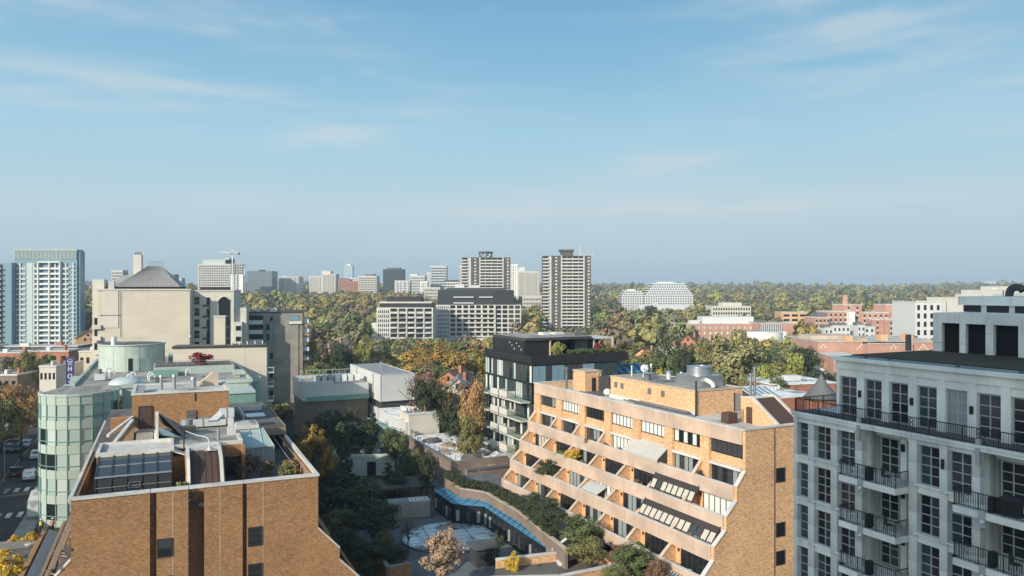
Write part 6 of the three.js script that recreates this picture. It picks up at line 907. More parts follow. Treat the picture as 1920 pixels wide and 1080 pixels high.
{ // tower under construction and crane
  const D = 1100, X0 = at(432, 0, D)[0], px = x => at(x, 0, D)[0] - X0, hy = y => at(0, y, D)[1], t = thing('unfinished_tower', 'unfinished concrete tower with open floors beside the cream hotel slab', 'tower', X0, D, 0); part(t, 'core', box(px(440), px(450), 0, hy(495), 4, 14), M.darkGrey); part(t, 'floor_slab', slabs(px(433), px(455), 0, hy(492), 19, 0.6, 0, 16), M.greyStone, STUFF); part(t, 'column', fins(px(434), px(455), 6, 0.8, 0, hy(493), 0.2, 1), M.cream, STUFF); part(t, 'glazed_lower', [box(px(433), px(444), 0, hy(516), -0.4, 0), box(px(448), px(456), 0, hy(516), -0.4, 0)], M.greyStone); part(t, 'hoist', box(px(456), px(459), 0, hy(505), 2, 5), M.white);
  const c = thing('tower_crane', 'white tower crane rising above the unfinished tower', 'crane', X0 + px(437.5), D - 4, 0); const q = x => at(x, 0, D - 4)[0] - at(437.5, 0, D - 4)[0], jh = at(0, 475, D)[1];
  part(c, 'mast', box(-0.7, 0.7, 0, jh, 0, 1.4), M.whitePaint); part(c, 'apex', bar([0, jh, 0.7], [0.8, jh + 5, 0.7], 0.7), M.whitePaint); part(c, 'jib', [bar([0, jh, 0.7], [q(411), jh + 0.6, 0.7], 0.9, 0.8)], M.whitePaint); part(c, 'counter_jib', bar([0, jh, 0.7], [q(449), jh, 0.7], 0.8, 0.6), M.whitePaint); part(c, 'counterweight', box(q(447.5), q(451), jh - 3, jh, 0, 2), M.darkGrey); part(c, 'cab', box(-1.8, 0.2, jh - 2.6, jh - 0.4, -0.6, 1.4), M.darkGrey); part(c, 'tie', [bar([0.8, jh + 5, 0.7], [q(418), jh + 1, 0.7], 0.2), bar([0.8, jh + 5, 0.7], [q(448), jh, 0.7], 0.2)], M.whitePaint);
}
// white stepped apartment buildings below the hills
for (const [x0, x1, yt, yb, D, n, label] of [[1208, 1300, 533, 586, 1000, 6, 'large white stepped terrace apartment building below the wooded hills'], [1165, 1210, 547, 580, 1010, 3, 'smaller white stepped building left of the large white one']]) {
  const X0 = at(x0, 0, D)[0], w = at(x1, 0, D)[0] - X0, top = at(0, yt, D)[1], t = thing('white_stepped_building', label, 'apartment building', X0, D, 0, 'white stepped apartment buildings'), N = Math.round(top / 3.1), sh = top / N;
  for (let f = 0; f < N; f++) { const k = Math.max(0, f - (N - n)), i0 = k * 2.4 * (n > 4 ? 1 : 0.8), i1 = k * 2.0, b = k * 1.0; part(t, 'storey', box(i0, w - i1, f * sh + 0.3, (f + 1) * sh - 0.55, b + 0.8, 26), M.charcoal); part(t, 'parapet_band', box(i0 - 0.3, w - i1 + 0.3, (f + 1) * sh - 0.7, (f + 1) * sh + 0.6, b, 26), M.whitePaint); part(t, 'white_pier', fins(i0, w - i1, Math.max(6, Math.round((w - i0 - i1) / 3.2)), 1.3, f * sh, (f + 1) * sh, b + 0.3, b + 0.9), M.whitePaint, STUFF); }
  part(t, 'roof_house', box(w * 0.3, w * 0.62, top + 0.6, top + 2.6, 8, 18), M.whitePaint);
}
{ const [X, D] = [at(1210, 0, 960)[0], 960], t = thing('low_white_mall', 'long low white flat building in front of the white stepped apartments', 'building', X, D, 0); part(t, 'wall', box(-8, 62, 0, at(0, 573, 960)[1], 0, 30), M.whitePaint); part(t, 'roof_unit', box(10, 16, at(0, 573, 960)[1], at(0, 570, 960)[1], 5, 12), M.white); part(t, 'window_band', box(-4, 50, 2, 4, -0.1, 0.05), M.slate); }
// right-hand middle distance
const boxB = (name, label, x0, x1, yt, D, turn, depth, wm, fn, cat = 'building') => { const X0 = at(x0, 0, D)[0], t = thing(name, label, cat, X0, D, turn), w = at(x1, 0, D)[0] - X0, top = at(0, yt, D)[1]; part(t, 'wall', box(0, w, -1, top, 0, depth), M[wm]); part(t, 'parapet', [box(-0.15, w + 0.15, top, top + 0.45, -0.15, 0.3), box(-0.15, 0.3, top, top + 0.45, 0.3, depth), box(w - 0.3, w + 0.15, top, top + 0.45, 0.3, depth)], M.coping); part(t, 'roof', box(0.3, w - 0.3, top, top + 0.1, 0.3, depth), M.gravelPale); fn && fn(t, w, top, x => at(x, 0, D)[0] - X0, y => at(0, y, D)[1]); return t; };
boxB('beige_office', 'beige office block with dark window grid below the hills', 1335, 1408, 576, 620, 0, 22, 'beigePale', (t, w, top, px, hy) => { part(t, 'window_grid', winBoxes(0.5, w - 0.5, 1, top - 0.3, 15, 5, 0.55, 0.55, 0, 0.15), M.glass, STUFF); part(t, 'upper_storey', box(w * 0.3, w * 0.8, top, hy(569), 4, 16), M.cream); });
boxB('tan_office', 'tan brick office block with paired windows left of the brick hospital', 1465, 1514, 587, 560, -4, 18, 'brickJ', (t, w, top) => { for (let i = 0; i < 3; i++) for (let j = 0; j < 3; j++) part(t, 'window', box(w * (0.08 + i * 0.31), w * (0.3 + i * 0.31), top - 3 - j * 3.4, top - 1.4 - j * 3.4, -0.15, 0.02), M.glass); part(t, 'dark_end', box(w, w + 3, 0, top - 1, 2, 10), M.charcoal); });
boxB('orange_brick_block', 'long low orange brick block with white upper box behind the round tree', 1272, 1424, 609, 470, 0, 24, 'brickOrange', (t, w, top, px, hy) => { for (let i = 0; i < 14; i++) for (let j = 0; j < 3; j++) part(t, 'window', box(w * (i + 0.35) / 14, w * (i + 0.65) / 14, top - 3 - j * 3.3, top - 1.5 - j * 3.3, -0.12, 0.02), j ? M.blind : M.glassPale); part(t, 'upper_box', box(px(1322), px(1419), top, hy(596), 6, 20), M.whitePaint); part(t, 'glazed_end', box(-2, 3, 0, top - 0.4, -0.6, 6), M.cream); part(t, 'roof_unit', box(px(1300), px(1318), top, top + 2, 8, 14), M.white); });
boxB('orange_brick_block', 'short orange brick block with a dark glazed link beside the silver drum', 1424, 1500, 608, 455, 0, 22, 'brickOrange', (t, w, top, px, hy) => { part(t, 'glass_link', box(0.2, px(1466), 0.5, top - 0.4, -0.3, 0), M.glassDark2); part(t, 'white_fin', fins(0.2, px(1466), 12, 0.5, 0.5, top - 0.3, -0.6, -0.3), M.whitePaint, STUFF); for (let j = 0; j < 3; j++) part(t, 'window', box(px(1489), px(1495), top - 3 - j * 3.2, top - 1.4 - j * 3.2, -0.15, 0.02), M.glassPale); part(t, 'dark_roof', box(px(1424), px(1440), top, top + 1.8, 2, 12), M.slate); });
{ const D = 395, [X] = at(1445, 0, D), t = thing('silver_curved_building', 'curved pale silver building with smooth windowless wall', 'building', X, D, 0), top = at(0, 624, D)[1]; part(t, 'curved_wall', [std(new THREE.CylinderGeometry(14, 14, top, 40, 1, false, -1.2, 2.4).scale(0.75, 1, 0.8).translate(-1, top / 2, -9))], M.greyStone); part(t, 'round_stair', cyl(8.4, 3, 0, top + 0.2, 1.7, 1.7, 24), M.whitePaint); part(t, 'roof', cyl(-1, 9, top - 0.4, top - 0.1, 9.5, 9.5, 32), M.roofGrey); part(t, 'base_band', box(-10, 9.2, 0, 2.4, -2.6, -2), M.sidewalk); part(t, 'small_annex', box(10, 14.5, 0, top - 3, 0, 8), M.slate); part(t, 'annex_sign', box(10.3, 13.5, top - 3.4, top - 2.2, -0.1, 0), M.whitePaint); }
// brick hospital complex
{
  const D = 430, X0 = at(1533, 0, D)[0], px = x => at(x, 0, D)[0] - X0, hy = y => at(0, y, D)[1], t = thing('brick_hospital', 'large pink brick complex with chimney and rows of white-trimmed windows', 'building', X0, D, 0);
  const wing = (x0, x1, yt, b, d, n, nm = 'wing', m = M.brickOrange) => { const top = hy(yt); const q = part(t, nm, box(px(x0), px(x1), 0, top, b, b + d), m); part(q, 'wing_coping', box(px(x0) - 0.1, px(x1) + 0.1, top, top + 0.4, b - 0.1, b + d), M.coping); if (n) { const bx = [], wx = []; for (let i = 0; i < n; i++) { const a = px(x0) + (px(x1) - px(x0)) * (i + 0.5) / n; for (let j = 0; j < 6; j++) { const h = top - 2.4 - j * 2.9; if (h < 1) break; bx.push(box(a - 0.45, a + 0.45, h, h + 1.4, b - 0.12, b + 0.02)); wx.push(box(a - 0.5, a + 0.5, h - 0.75, h, b - 0.16, b + 0.02)); } } part(q, 'window_set', bx, M.glass, STUFF); part(q, 'white_apron', wx, M.whitePaint, STUFF); } };
  wing(1533, 1562, 598, 4, 16, 4); wing(1562, 1598, 587, 6, 18, 4); wing(1594, 1628, 574, 8, 16, 2, 'stair_tower'); wing(1628, 1680, 589, 8, 18, 5); wing(1678, 1717, 574, 10, 16, 0, 'stair_tower'); wing(1635, 1656, 601, 0, 20, 1); wing(1655, 1677, 601.5, -3, 22, 1); wing(1676, 1736, 600.5, 0, 20, 7);
  part(t, 'grey_shaft', box(px(1596), px(1606), 0, hy(586), 2, 7), M.greyStone); part(t, 'chimney', cyl(px(1605.5), 14, hy(575), hy(555.5), 1.7, 1.5, 20), M.brickOrange); part(t, 'dark_roof_room', box(px(1543), px(1562), hy(598), hy(589), 8, 16), M.slate);
  part(t, 'recess_shade_strip', [box(px(1690), px(1694), 0, hy(601), -0.3, 0.1), box(px(1725), px(1729), 0, hy(601), -0.3, 0.1)], M.brownDark);  // shade of recesses painted as dark strips on the wall face
}
{ // white town houses before the hospital
  const D = 390; [[1546, 1562, 617], [1562, 1594, 613], [1608, 1622, 612], [1621, 1640, 615]].forEach(([x0, x1, yt], i) => { const X0 = at(x0, 0, D)[0], w = at(x1, 0, D)[0] - X0, top = at(0, yt, D)[1], t = thing('white_town_house', ['narrow white town house at the edge of the pink brick complex', 'wide white town house with arched windows before the pink complex', 'white town house right of the grey shaft', 'white corner town house with dark roof terrace'][i], 'house', X0, D, 0, 'white town houses'); part(t, 'wall', box(0, w, 0, top, 0, 9), M.whitePaint); part(t, 'parapet', box(-0.1, w + 0.1, top, top + 0.5, -0.1, 0.3), M.white); const n = Math.max(2, Math.round(w / 2.2)); for (let k = 0; k < n; k++) for (let j = 0; j < 3; j++) part(t, 'window', box(w * (k + 0.3) / n, w * (k + 0.65) / n, top - 2.4 - j * 3, top - 0.9 - j * 3, -0.1, 0.03), M.glass); part(t, 'roof_terrace', box(0.5, w - 0.5, top, top + 1.6, 3, 7), M.slate); part(t, 'glass_rail', box(0, w, 3.6, 4.6, -2, -1.9), M.glassGreen); });
}
{ // brick school in front
  const D = 285, X0 = at(1533, 0, D)[0], px = x => at(x, 0, D)[0] - X0, hy = y => at(0, y, D)[1], t = thing('brick_school', 'low pink brick building with white diamond marks and pale flat roof', 'building', X0, D, 0), top = hy(644);
  part(t, 'wall', [box(px(1541), px(1626), 0, top, 4, 30), box(px(1626), px(1712), 0, top - 0.6, 0, 30), box(px(1712), px(1790), 0, top, 1.5, 30)], M.brickOrange); part(t, 'roof', [box(px(1541), px(1790), top, top + 0.15, 4.2, 40)], M.gravelPale); part(t, 'coping', [box(px(1540), px(1626), top, top + 0.5, 3.8, 4.2), box(px(1626), px(1712), top - 0.6, top - 0.1, -0.2, 0.2), box(px(1712), px(1790), top, top + 0.5, 1.3, 1.7)], M.copingWarm);
  part(t, 'low_wing', box(px(1533), px(1591), 0, hy(664), -14, 3), M.brickOrange); part(t, 'low_wing_coping', box(px(1532), px(1592), hy(664), hy(663), -14.2, 3), M.coping); part(t, 'rear_block', box(px(1555), px(1640), top, hy(636), 18, 30), M.copingWarm);
  for (const [x0, x1, y] of [[1608, 1622, 634], [1676, 1690, 632], [1723, 1738, 631], [1640, 1650, 640]]) part(t, 'roof_block', box(px(x0), px(x1), top, hy(y), 10, 14), M.brickJ);
  for (const [cx, n] of [[1552, 3], [1625, 5], [1675, 3], [1735, 5]]) for (let k = 0; k < n; k++) { const a = px(cx + (k - (n - 1) / 2) * 4.2), h = top - 1.0 - Math.abs(k - (n - 1) / 2) * 0.8; part(t, 'white_diamond', std(new THREE.BoxGeometry(0.6, 0.6, 0.1).rotateZ(Math.PI / 4).translate(a, h, -(cx < 1626 ? 3.95 : cx < 1712 ? -0.06 : 1.45))), M.whitePaint); }
  for (const [x0, n, b] of [[1643, 6, 0], [1685, 5, 0]]) for (let k = 0; k < n; k++) part(t, 'tall_window', box(px(x0 + k * 4.4), px(x0 + 2.6 + k * 4.4), top - 6.4, top - 4.2, b - 0.15, b + 0.02), M.whitePaint);
}
boxB('white_apartment_block', 'white apartment block with black windows behind the stone building', 1716, 1765, 568, 330, 0, 20, 'whitePaint', (t, w, top) => { for (let i = 0; i < 4; i++) for (let j = 0; j < 5; j++) part(t, 'window', box(w * (i + 0.3) / 4, w * (i + 0.7) / 4, top - 3.4 - j * 3.6, top - 1.2 - j * 3.6, -0.12, 0.03), M.glass); });
{ const D = 420, X0 = at(1755, 0, D)[0], px = x => at(x, 0, D)[0] - X0, hy = y => at(0, y, D)[1], t = thing('long_white_block', 'long white building rising in steps behind the stone building roof', 'building', X0, D, 0); [[1755, 1775, 566], [1774, 1832, 559], [1830, 1843, 554], [1842, 1882, 545], [1880, 1960, 538]].forEach(([x0, x1, y]) => part(t, 'step', box(px(x0), px(x1), 0, hy(y), 0, 20), M.cream)); part(t, 'window_band', [box(px(1862), px(1880), hy(563), hy(552), -0.1, 0.05), box(px(1898), px(1920), hy(561), hy(550), -0.1, 0.05)], M.glassGreen); part(t, 'roof_pipe', Array.from({ length: 5 }, (_, k) => cyl(px(1867 + k * 2.3), 3, hy(545), hy(540.5), 0.2)), M.whitePaint); part(t, 'roof_edge', [box(px(1774), px(1832), hy(559), hy(558), -0.2, 0.3), box(px(1842), px(1882), hy(545), hy(544), -0.2, 0.3)], M.whitePaint); }
// tent-roofed turret and glazed roofs between the stepped and stone buildings
{ const D = 112, [X] = at(1540, 0, D), t = thing('turret', 'grey pyramid tent roof on a turret beside the stone building', 'turret', X, D, 30), hy = y => at(0, y, D)[1]; const g = new THREE.LatheGeometry([[2.6, 0], [1.9, 0.75], [1.1, 1.7], [0.42, 2.7], [0.03, 3.5]].map(p => new THREE.Vector2(...p)), 8); g.translate(0, hy(746), 0); part(t, 'tent_roof', std(g.toNonIndexed()), M.slate); part(t, 'finial', cyl(0, 0, hy(700.5), hy(694), 0.04), M.slate); part(t, 'turret_wall', cyl(0, 0, 0, hy(746) + 0.05, 2.3, 2.3, 8), M.brickRed); part(t, 'eave', cyl(0, 0, hy(747.5), hy(746), 2.65, 2.65, 8), M.charcoal); }
{ const D = 118, [X] = at(1420, 0, D), t = thing('skylit_roof_building', 'low building with slanted glass skylights behind the brick stair head', 'building', X, D, 24), h = at(0, 752, D)[1]; part(t, 'wall', box(-1, 14, 0, h, 0, 14), M.brickRed); part(t, 'roof', box(-0.8, 13.8, h, h + 0.1, 0.2, 13.8), M.membrane); for (let k = 0; k < 5; k++) part(t, 'skylight_pane', quad([0.2 + k * 1.05, h + 0.2, 0.5], [1.0 + k * 1.05, h + 0.2, 0.5], [1.0 + k * 1.05, h + 1.4, 4], [0.2 + k * 1.05, h + 1.4, 4], 0.05), M.glassBlue); part(t, 'skylight_bar', Array.from({ length: 6 }, (_, k) => bar([0.1 + k * 1.05, h + 0.25, 0.5], [0.1 + k * 1.05, h + 1.45, 4], 0.12)), M.whitePaint); part(t, 'skylight_back', box(0, 5.4, h, h + 1.4, 4, 4.2), M.slate); for (let k = 0; k < 4; k++) part(t, 'roof_vent', cyl(7 + k * 1.6, 5 + k, h, h + 0.8, 0.2), M.whitePaint); }
{ const D = 150, [X] = at(1500, 0, D), t = thing('dark_flat_roof_house', 'flat dark roofed house beyond the turret', 'house', X, D, 14), h = at(0, 722, D)[1]; part(t, 'wall', box(-6, 8, 0, h, 0, 12), M.brickRed); part(t, 'roof', box(-6.2, 8.2, h, h + 0.2, -0.2, 12), M.membrane); part(t, 'roof_unit', box(0, 3, h + 0.2, h + 1.2, 4, 6), M.whitePaint); }
{ const D = 138, [X] = at(1185, 0, D), t = thing('blue_awning_roof', 'dark blue striped roof among trees behind the plant room', 'roof', X, D, 20), h = at(0, 698, D)[1]; part(t, 'house_wall', box(-3, 3, 0, h - 0.2, 0, 6), M.brickRed); for (let k = 0; k < 8; k++) part(t, 'roof_stripe', quad([-3.2 + k * 0.8, h - 0.2, -0.4], [-2.4 + k * 0.8, h - 0.2, -0.4], [-2.4 + k * 0.8, h + 1.2, 3], [-3.2 + k * 0.8, h + 1.2, 3], 0.06), k % 2 ? M.blueRoof : M.glassTeal); }

// low brick shops by the street, far left
[[-30, 52, 664, 265, 'brickRed', 'low red brick shops with white roof edge at the left edge'], [55, 126, 661, 255, 'brickRed', 'red brick corner shop with pale coping beyond the street trees'], [-20, 30, 706, 205, 'concreteBrown', 'small flat roofed shop by the street trees'], [74, 104, 690, 190, 'beigePale', 'plain cream gable wall beside the street'], [148, 190, 662, 210, 'beige', 'small beige building left of the green drum'], [-20, 140, 652, 330, 'darkGrey', 'long grey flat roofed block below the glass tower']].forEach(([x0, x1, yt, D, m, label], i) => boxB('street_building', label, x0, x1, yt, D, i == 4 ? 10 : 4, 14, m, (t, w, top) => { for (let k = 0; k < 4; k++) part(t, 'window', box(w * (k + 0.25) / 4, w * (k + 0.7) / 4, top - 3, top - 1.4, -0.1, 0.03), M.glass); part(t, 'roof_unit', box(w * 0.3, w * 0.4, top + 0.1, top + 1.3, 3, 5), M.whitePaint); part(t, 'chimney', box(w * 0.7, w * 0.76, top + 0.1, top + 1.8, 4, 5.4), M.brickRed); }));

// houses scattered among the trees
const houseSpots = [[1235, 640, 330], [1205, 650, 300], [1262, 655, 310], [1290, 648, 360], [735, 668, 300], [720, 690, 250], [858, 712, 195], [840, 707, 205], [660, 640, 400], [1150, 650, 330], [620, 655, 330], [1120, 560, 800], [1540, 690, 240], [600, 690, 280], [690, 600, 520], [560, 600, 560], [1005, 640, 380], [165, 640, 420], [172, 610, 520], [1175, 585, 700]];
houseSpots.forEach(([x, y, D], i) => {
  const [X] = at(x, 0, D), w = 8 + (i % 3) * 2, h = 6 + (i % 4) * 0.8, t = thing('gabled_house', `gabled house with ${['slate grey', 'brown', 'pale grey', 'dark red'][i % 4]} roof among trees, ${['near the orange brick block', 'behind the black apartment building', 'below the hills', 'by the white house row', 'left of the cream midrise', 'beyond the white box hall', 'beside the white box hall', 'among bare trees by the white hall', 'in the yellow trees', 'behind the roof pavilion', 'right of the dark apartments', 'near the lone slab tower', 'before the low brick school', 'in the dark trees', 'at the wood edge', 'above the dark apartments', 'behind the black roof', 'left of the beige hall', 'under the glass tower', 'before the white stepped building'][i]}`, 'house', X, D, rr(-40, 40), 'houses among the trees');
  part(t, 'wall', prism([[-w / 2, 0], [w / 2, 0], [w / 2, h], [0, h + 3.2], [-w / 2, h]], 0, 10), [M.whitePaint, M.brickRed, M.cream, M.brickJ][(i * 7) % 4]); const roof = part(t, 'roof', [quad([-w / 2 - 0.5, h - 0.3, -0.4], [0, h + 3.35, -0.4], [0, h + 3.35, 10.4], [-w / 2 - 0.5, h - 0.3, 10.4], 0.2), quad([0, h + 3.35, -0.4], [w / 2 + 0.5, h - 0.3, -0.4], [w / 2 + 0.5, h - 0.3, 10.4], [0, h + 3.35, 10.4], 0.2)], [M.slate, M.brownPanel, M.roofGrey, M.roofTile][i % 4]); part(roof, 'chimney', box(1.2, 2, h + 1, h + 4.4, 4, 4.8), M.brickRed); for (const a of [-2, 1.2]) part(t, 'window', box(a, a + 1.1, h - 2, h - 0.5, -0.08, 0.03), M.glass); part(t, 'gable_window', box(-0.5, 0.5, h + 0.6, h + 1.8, -0.08, 0.03), M.glass);
});

// the tall tower beside the viewer whose shadow covers the stone building, and blocks that shade the street
{ const t = thing('neighbour_tower', 'tall concrete residential tower beside the viewpoint, out of the picture', 'tower', -31, -33, -37); part(t, 'body', box(-17, 17, 0, 92, -12, 12), M.greyStone); part(t, 'floor_band', slabs(-17.3, 17.3, 3, 90, 29, 0.5, -12.3, 12.3), M.white, STUFF); part(t, 'window_grid', winBoxes(-16.5, 16.5, 4, 90, 12, 29, 0.7, 0.6, -12.1, 0.15), M.glass, STUFF); }
for (let k = 0; k < 4; k++) { const [X, D] = fromGrid(-46, 2 + k * 30, GA, OA), t = thing('street_block', `grey street block number ${['one', 'two', 'three', 'four'][k]} along the shaded avenue, out of the picture`, 'building', X, D, GA); part(t, 'body', box(0, 14, 0, k < 2 ? 12 : 18, 0, 24), M.concreteBrown); part(t, 'window_grid', winBoxes(0.5, 13.5, 2, 11, 5, 3, 0.5, 0.5, 0), M.glass, STUFF); part(t, 'cornice', box(-0.2, 14.2, k < 2 ? 12 : 18, k < 2 ? 12.5 : 18.5, -0.2, 24.2), M.coping); }

// ---------- vegetation ----------
function crown(sd, o) {                               // leaf faces gathered in clumps through a crown volume; unit metres
  const keep = seed; seed = sd; const { n, size, rx, ry, cy, clumps, cr, shape = 'round', squash = 1, out = 0, vary = 0.3 } = o, P = [], Cc = [], I = []; const cs = [];
  for (let k = 0; k < clumps; k++) {
    const u = rr(-1, 1), ph = rr(0, 6.283), q = Math.sqrt(1 - u * u), r = Math.pow(rnd(), 0.45); let x = q * Math.cos(ph) * rx * r, y = u * ry * r, z = q * Math.sin(ph) * rx * r;
    if (shape == 'cone') { const v = rnd(); const w = Math.pow(1 - v, 0.85) * rx * Math.sqrt(rnd() * 0.7 + 0.3); x = Math.cos(ph) * w; z = Math.sin(ph) * w; y = (v - 0.5) * 2 * ry; }
    if (shape == 'column') { x = Math.cos(ph) * rx * Math.sqrt(rnd()); z = Math.sin(ph) * rx * Math.sqrt(rnd()); y = rr(-1, 1) * ry; }
    cs.push([x, y, z, rr(0.65, 1.3) * cr, rr(0.8, 1.2)]);
  }
  const v = new THREE.Vector3(), t1 = new THREE.Vector3(), t2 = new THREE.Vector3(), nn = new THREE.Vector3();
  for (let i = 0; i < n; i++) {
    const c = cs[i % clumps], u = rr(-1, 1), ph = rr(0, 6.283), q = Math.sqrt(1 - u * u), r = c[3] * Math.pow(rnd(), 0.4); v.set(c[0] + q * Math.cos(ph) * r, cy + (c[1] + u * r * 0.8) * squash, c[2] + q * Math.sin(ph) * r);
    nn.set(q * Math.cos(ph) + rr(-0.8, 0.8), u + rr(-0.6, 1.0), q * Math.sin(ph) + rr(-0.8, 0.8)); if (out) { t2.set(v.x / rx, (v.y - cy) / ry, v.z / rx).normalize(); nn.addScaledVector(t2, out); } nn.normalize(); t1.set(rr(-1, 1), rr(-1, 1), rr(-1, 1)).cross(nn).normalize(); t2.crossVectors(nn, t1);
    const s = size * rr(0.6, 1.35), a = s * 0.5, b = s * rr(0.3, 0.55), k = P.length / 3, tone = c[4] * rr(1 - vary, 1 + vary), warm = rr(-0.14, 0.14);
    for (const [e, f] of [[-a, 0], [0, -b], [a, 0], [0, b]]) { P.push(v.x + t1.x * e + t2.x * f, v.y + t1.y * e + t2.y * f, v.z + t1.z * e + t2.z * f); Cc.push(tone * (1 + warm), tone, tone * (1 - warm)); }
    I.push(k, k + 1, k + 2, k, k + 2, k + 3);
  }
  seed = keep; const g = new THREE.BufferGeometry(); g.setAttribute('position', new THREE.Float32BufferAttribute(P, 3)); g.setAttribute('color', new THREE.Float32BufferAttribute(Cc, 3)); g.setIndex(I); g.computeVertexNormals(); return g;
}
function trunkGeo(sd, h, r, limbs, spread, top) {
  const keep = seed; seed = sd; const g = []; const bend = rr(-0.3, 0.3);
  const tp = (a, b, c, r0, r1, n = 6) => { const curve = new THREE.CatmullRomCurve3([a, b, c]), tg = new THREE.TubeGeometry(curve, 6, 1, n, false), p = tg.attributes.position; for (let i = 0; i < p.count; i++) { const ring = Math.floor(i / (n + 1)) / 6, o = curve.getPointAt(Math.min(1, ring)), rad0 = r0 + (r1 - r0) * ring; p.setXYZ(i, o.x + (p.getX(i) - o.x) * rad0, o.y + (p.getY(i) - o.y) * rad0, o.z + (p.getZ(i) - o.z) * rad0); } return std(tg); };
  const V = (x, y, z) => new THREE.Vector3(x, y, z); g.push(tp(V(0, -0.3, 0), V(bend, h * 0.5, 0), V(bend * 0.4, h, 0), r, r * 0.35));
  for (let k = 0; k < limbs; k++) { const ph = k * 2.4 + rr(-0.4, 0.4), y0 = h * rr(0.3, 0.8), l = spread * rr(0.6, 1.1), y1 = Math.min(top, y0 + l * rr(0.6, 1.5)); g.push(tp(V(bend * y0 / h, y0, 0), V(Math.cos(ph) * l * 0.45, (y0 + y1) / 2 + 0.2, Math.sin(ph) * l * 0.45), V(Math.cos(ph) * l, y1, Math.sin(ph) * l), r * 0.4, r * 0.1, 5)); }
  seed = keep; return mergeGeometries(g);
}
const leafMat = {}; const leaf = (name, c) => { leafMat[name] = new THREE.MeshStandardMaterial({ color: C(...c), roughness: 0.95, vertexColors: true, side: THREE.DoubleSide }); };
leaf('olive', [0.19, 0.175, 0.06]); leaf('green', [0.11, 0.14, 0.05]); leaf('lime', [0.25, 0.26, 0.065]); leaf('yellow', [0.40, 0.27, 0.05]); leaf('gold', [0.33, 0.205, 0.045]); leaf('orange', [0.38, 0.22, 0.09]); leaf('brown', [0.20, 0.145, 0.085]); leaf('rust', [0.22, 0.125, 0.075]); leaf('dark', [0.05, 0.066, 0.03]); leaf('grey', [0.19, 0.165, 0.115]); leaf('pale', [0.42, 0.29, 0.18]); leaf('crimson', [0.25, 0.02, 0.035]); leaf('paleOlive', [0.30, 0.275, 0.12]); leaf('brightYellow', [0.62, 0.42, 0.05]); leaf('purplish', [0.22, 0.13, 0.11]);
M.bark = mat([0.10, 0.08, 0.06], 0.95, T.wood);
const near = [0, 1, 2, 3].map(k => ({ c: crown(100 + k, { n: 6000, size: 0.27, rx: 2.75, ry: 3.0, cy: 6.0, clumps: 52, cr: 0.9, out: 0.5, vary: 0.25 }), t: trunkGeo(200 + k, 6, 0.22, 7, 2.2, 8) }));
const mids = [0, 1, 2, 3, 4].map(k => ({ c: crown(300 + k, { n: 1500, size: 0.55, rx: 3.0, ry: 3.2, cy: 6.0, clumps: 30, cr: 1.1, out: 1.0, vary: 0.22 }), t: trunkGeo(400 + k, 6, 0.25, 5, 2.2, 8) }));
const fars = [0, 1, 2, 3].map(k => { const c = crown(500 + k, { n: 620, size: 0.95, rx: 3.6, ry: 3.0, cy: 5.4, clumps: 18, cr: 1.4, out: 1.6, vary: 0.15 }); return c; });
const conifer = [0, 1].map(k => ({ c: crown(600 + k, { n: 3000, size: 0.3, rx: 2.0, ry: 4.4, cy: 5.0, clumps: 60, cr: 0.6, shape: 'cone' }), t: trunkGeo(620 + k, 8, 0.2, 0, 1, 8) }));
const bareT = [0, 1].map(k => ({ c: crown(640 + k, { n: 1000, size: 0.26, rx: 2.6, ry: 3.0, cy: 5.8, clumps: 60, cr: 0.7 }), t: trunkGeo(660 + k, 7, 0.2, 16, 2.8, 9.2) }));
const shrub = [0, 1, 2].map(k => ({ c: crown(680 + k, { n: 1300, size: 0.17, rx: 0.8, ry: 0.7, cy: 0.85, clumps: 22, cr: 0.36 }), t: trunkGeo(690 + k, 0.8, 0.06, 5, 0.6, 1.3) }));
const H0 = 9.6;                                        // height of the tree prototypes
function tree(name, label, group, proto, tint, X, D, y, h, wide = 1, cat = 'tree') {
  const t = thing(name, label, cat, X, D, rr(0, 360), group, y), s = h / (proto === shrub ? 1.75 : H0), p = pick(proto); const w = s * wide;
  const c = bare(new THREE.Mesh(p.c, leafMat[tint])); c.name = 'crown'; c.scale.set(w, s, w * rr(0.9, 1.1)); t.add(c); const k = bare(new THREE.Mesh(p.t, M.bark)); k.name = proto === shrub ? 'stem' : 'trunk'; k.scale.set(w, s, w); t.add(k); return t;
}
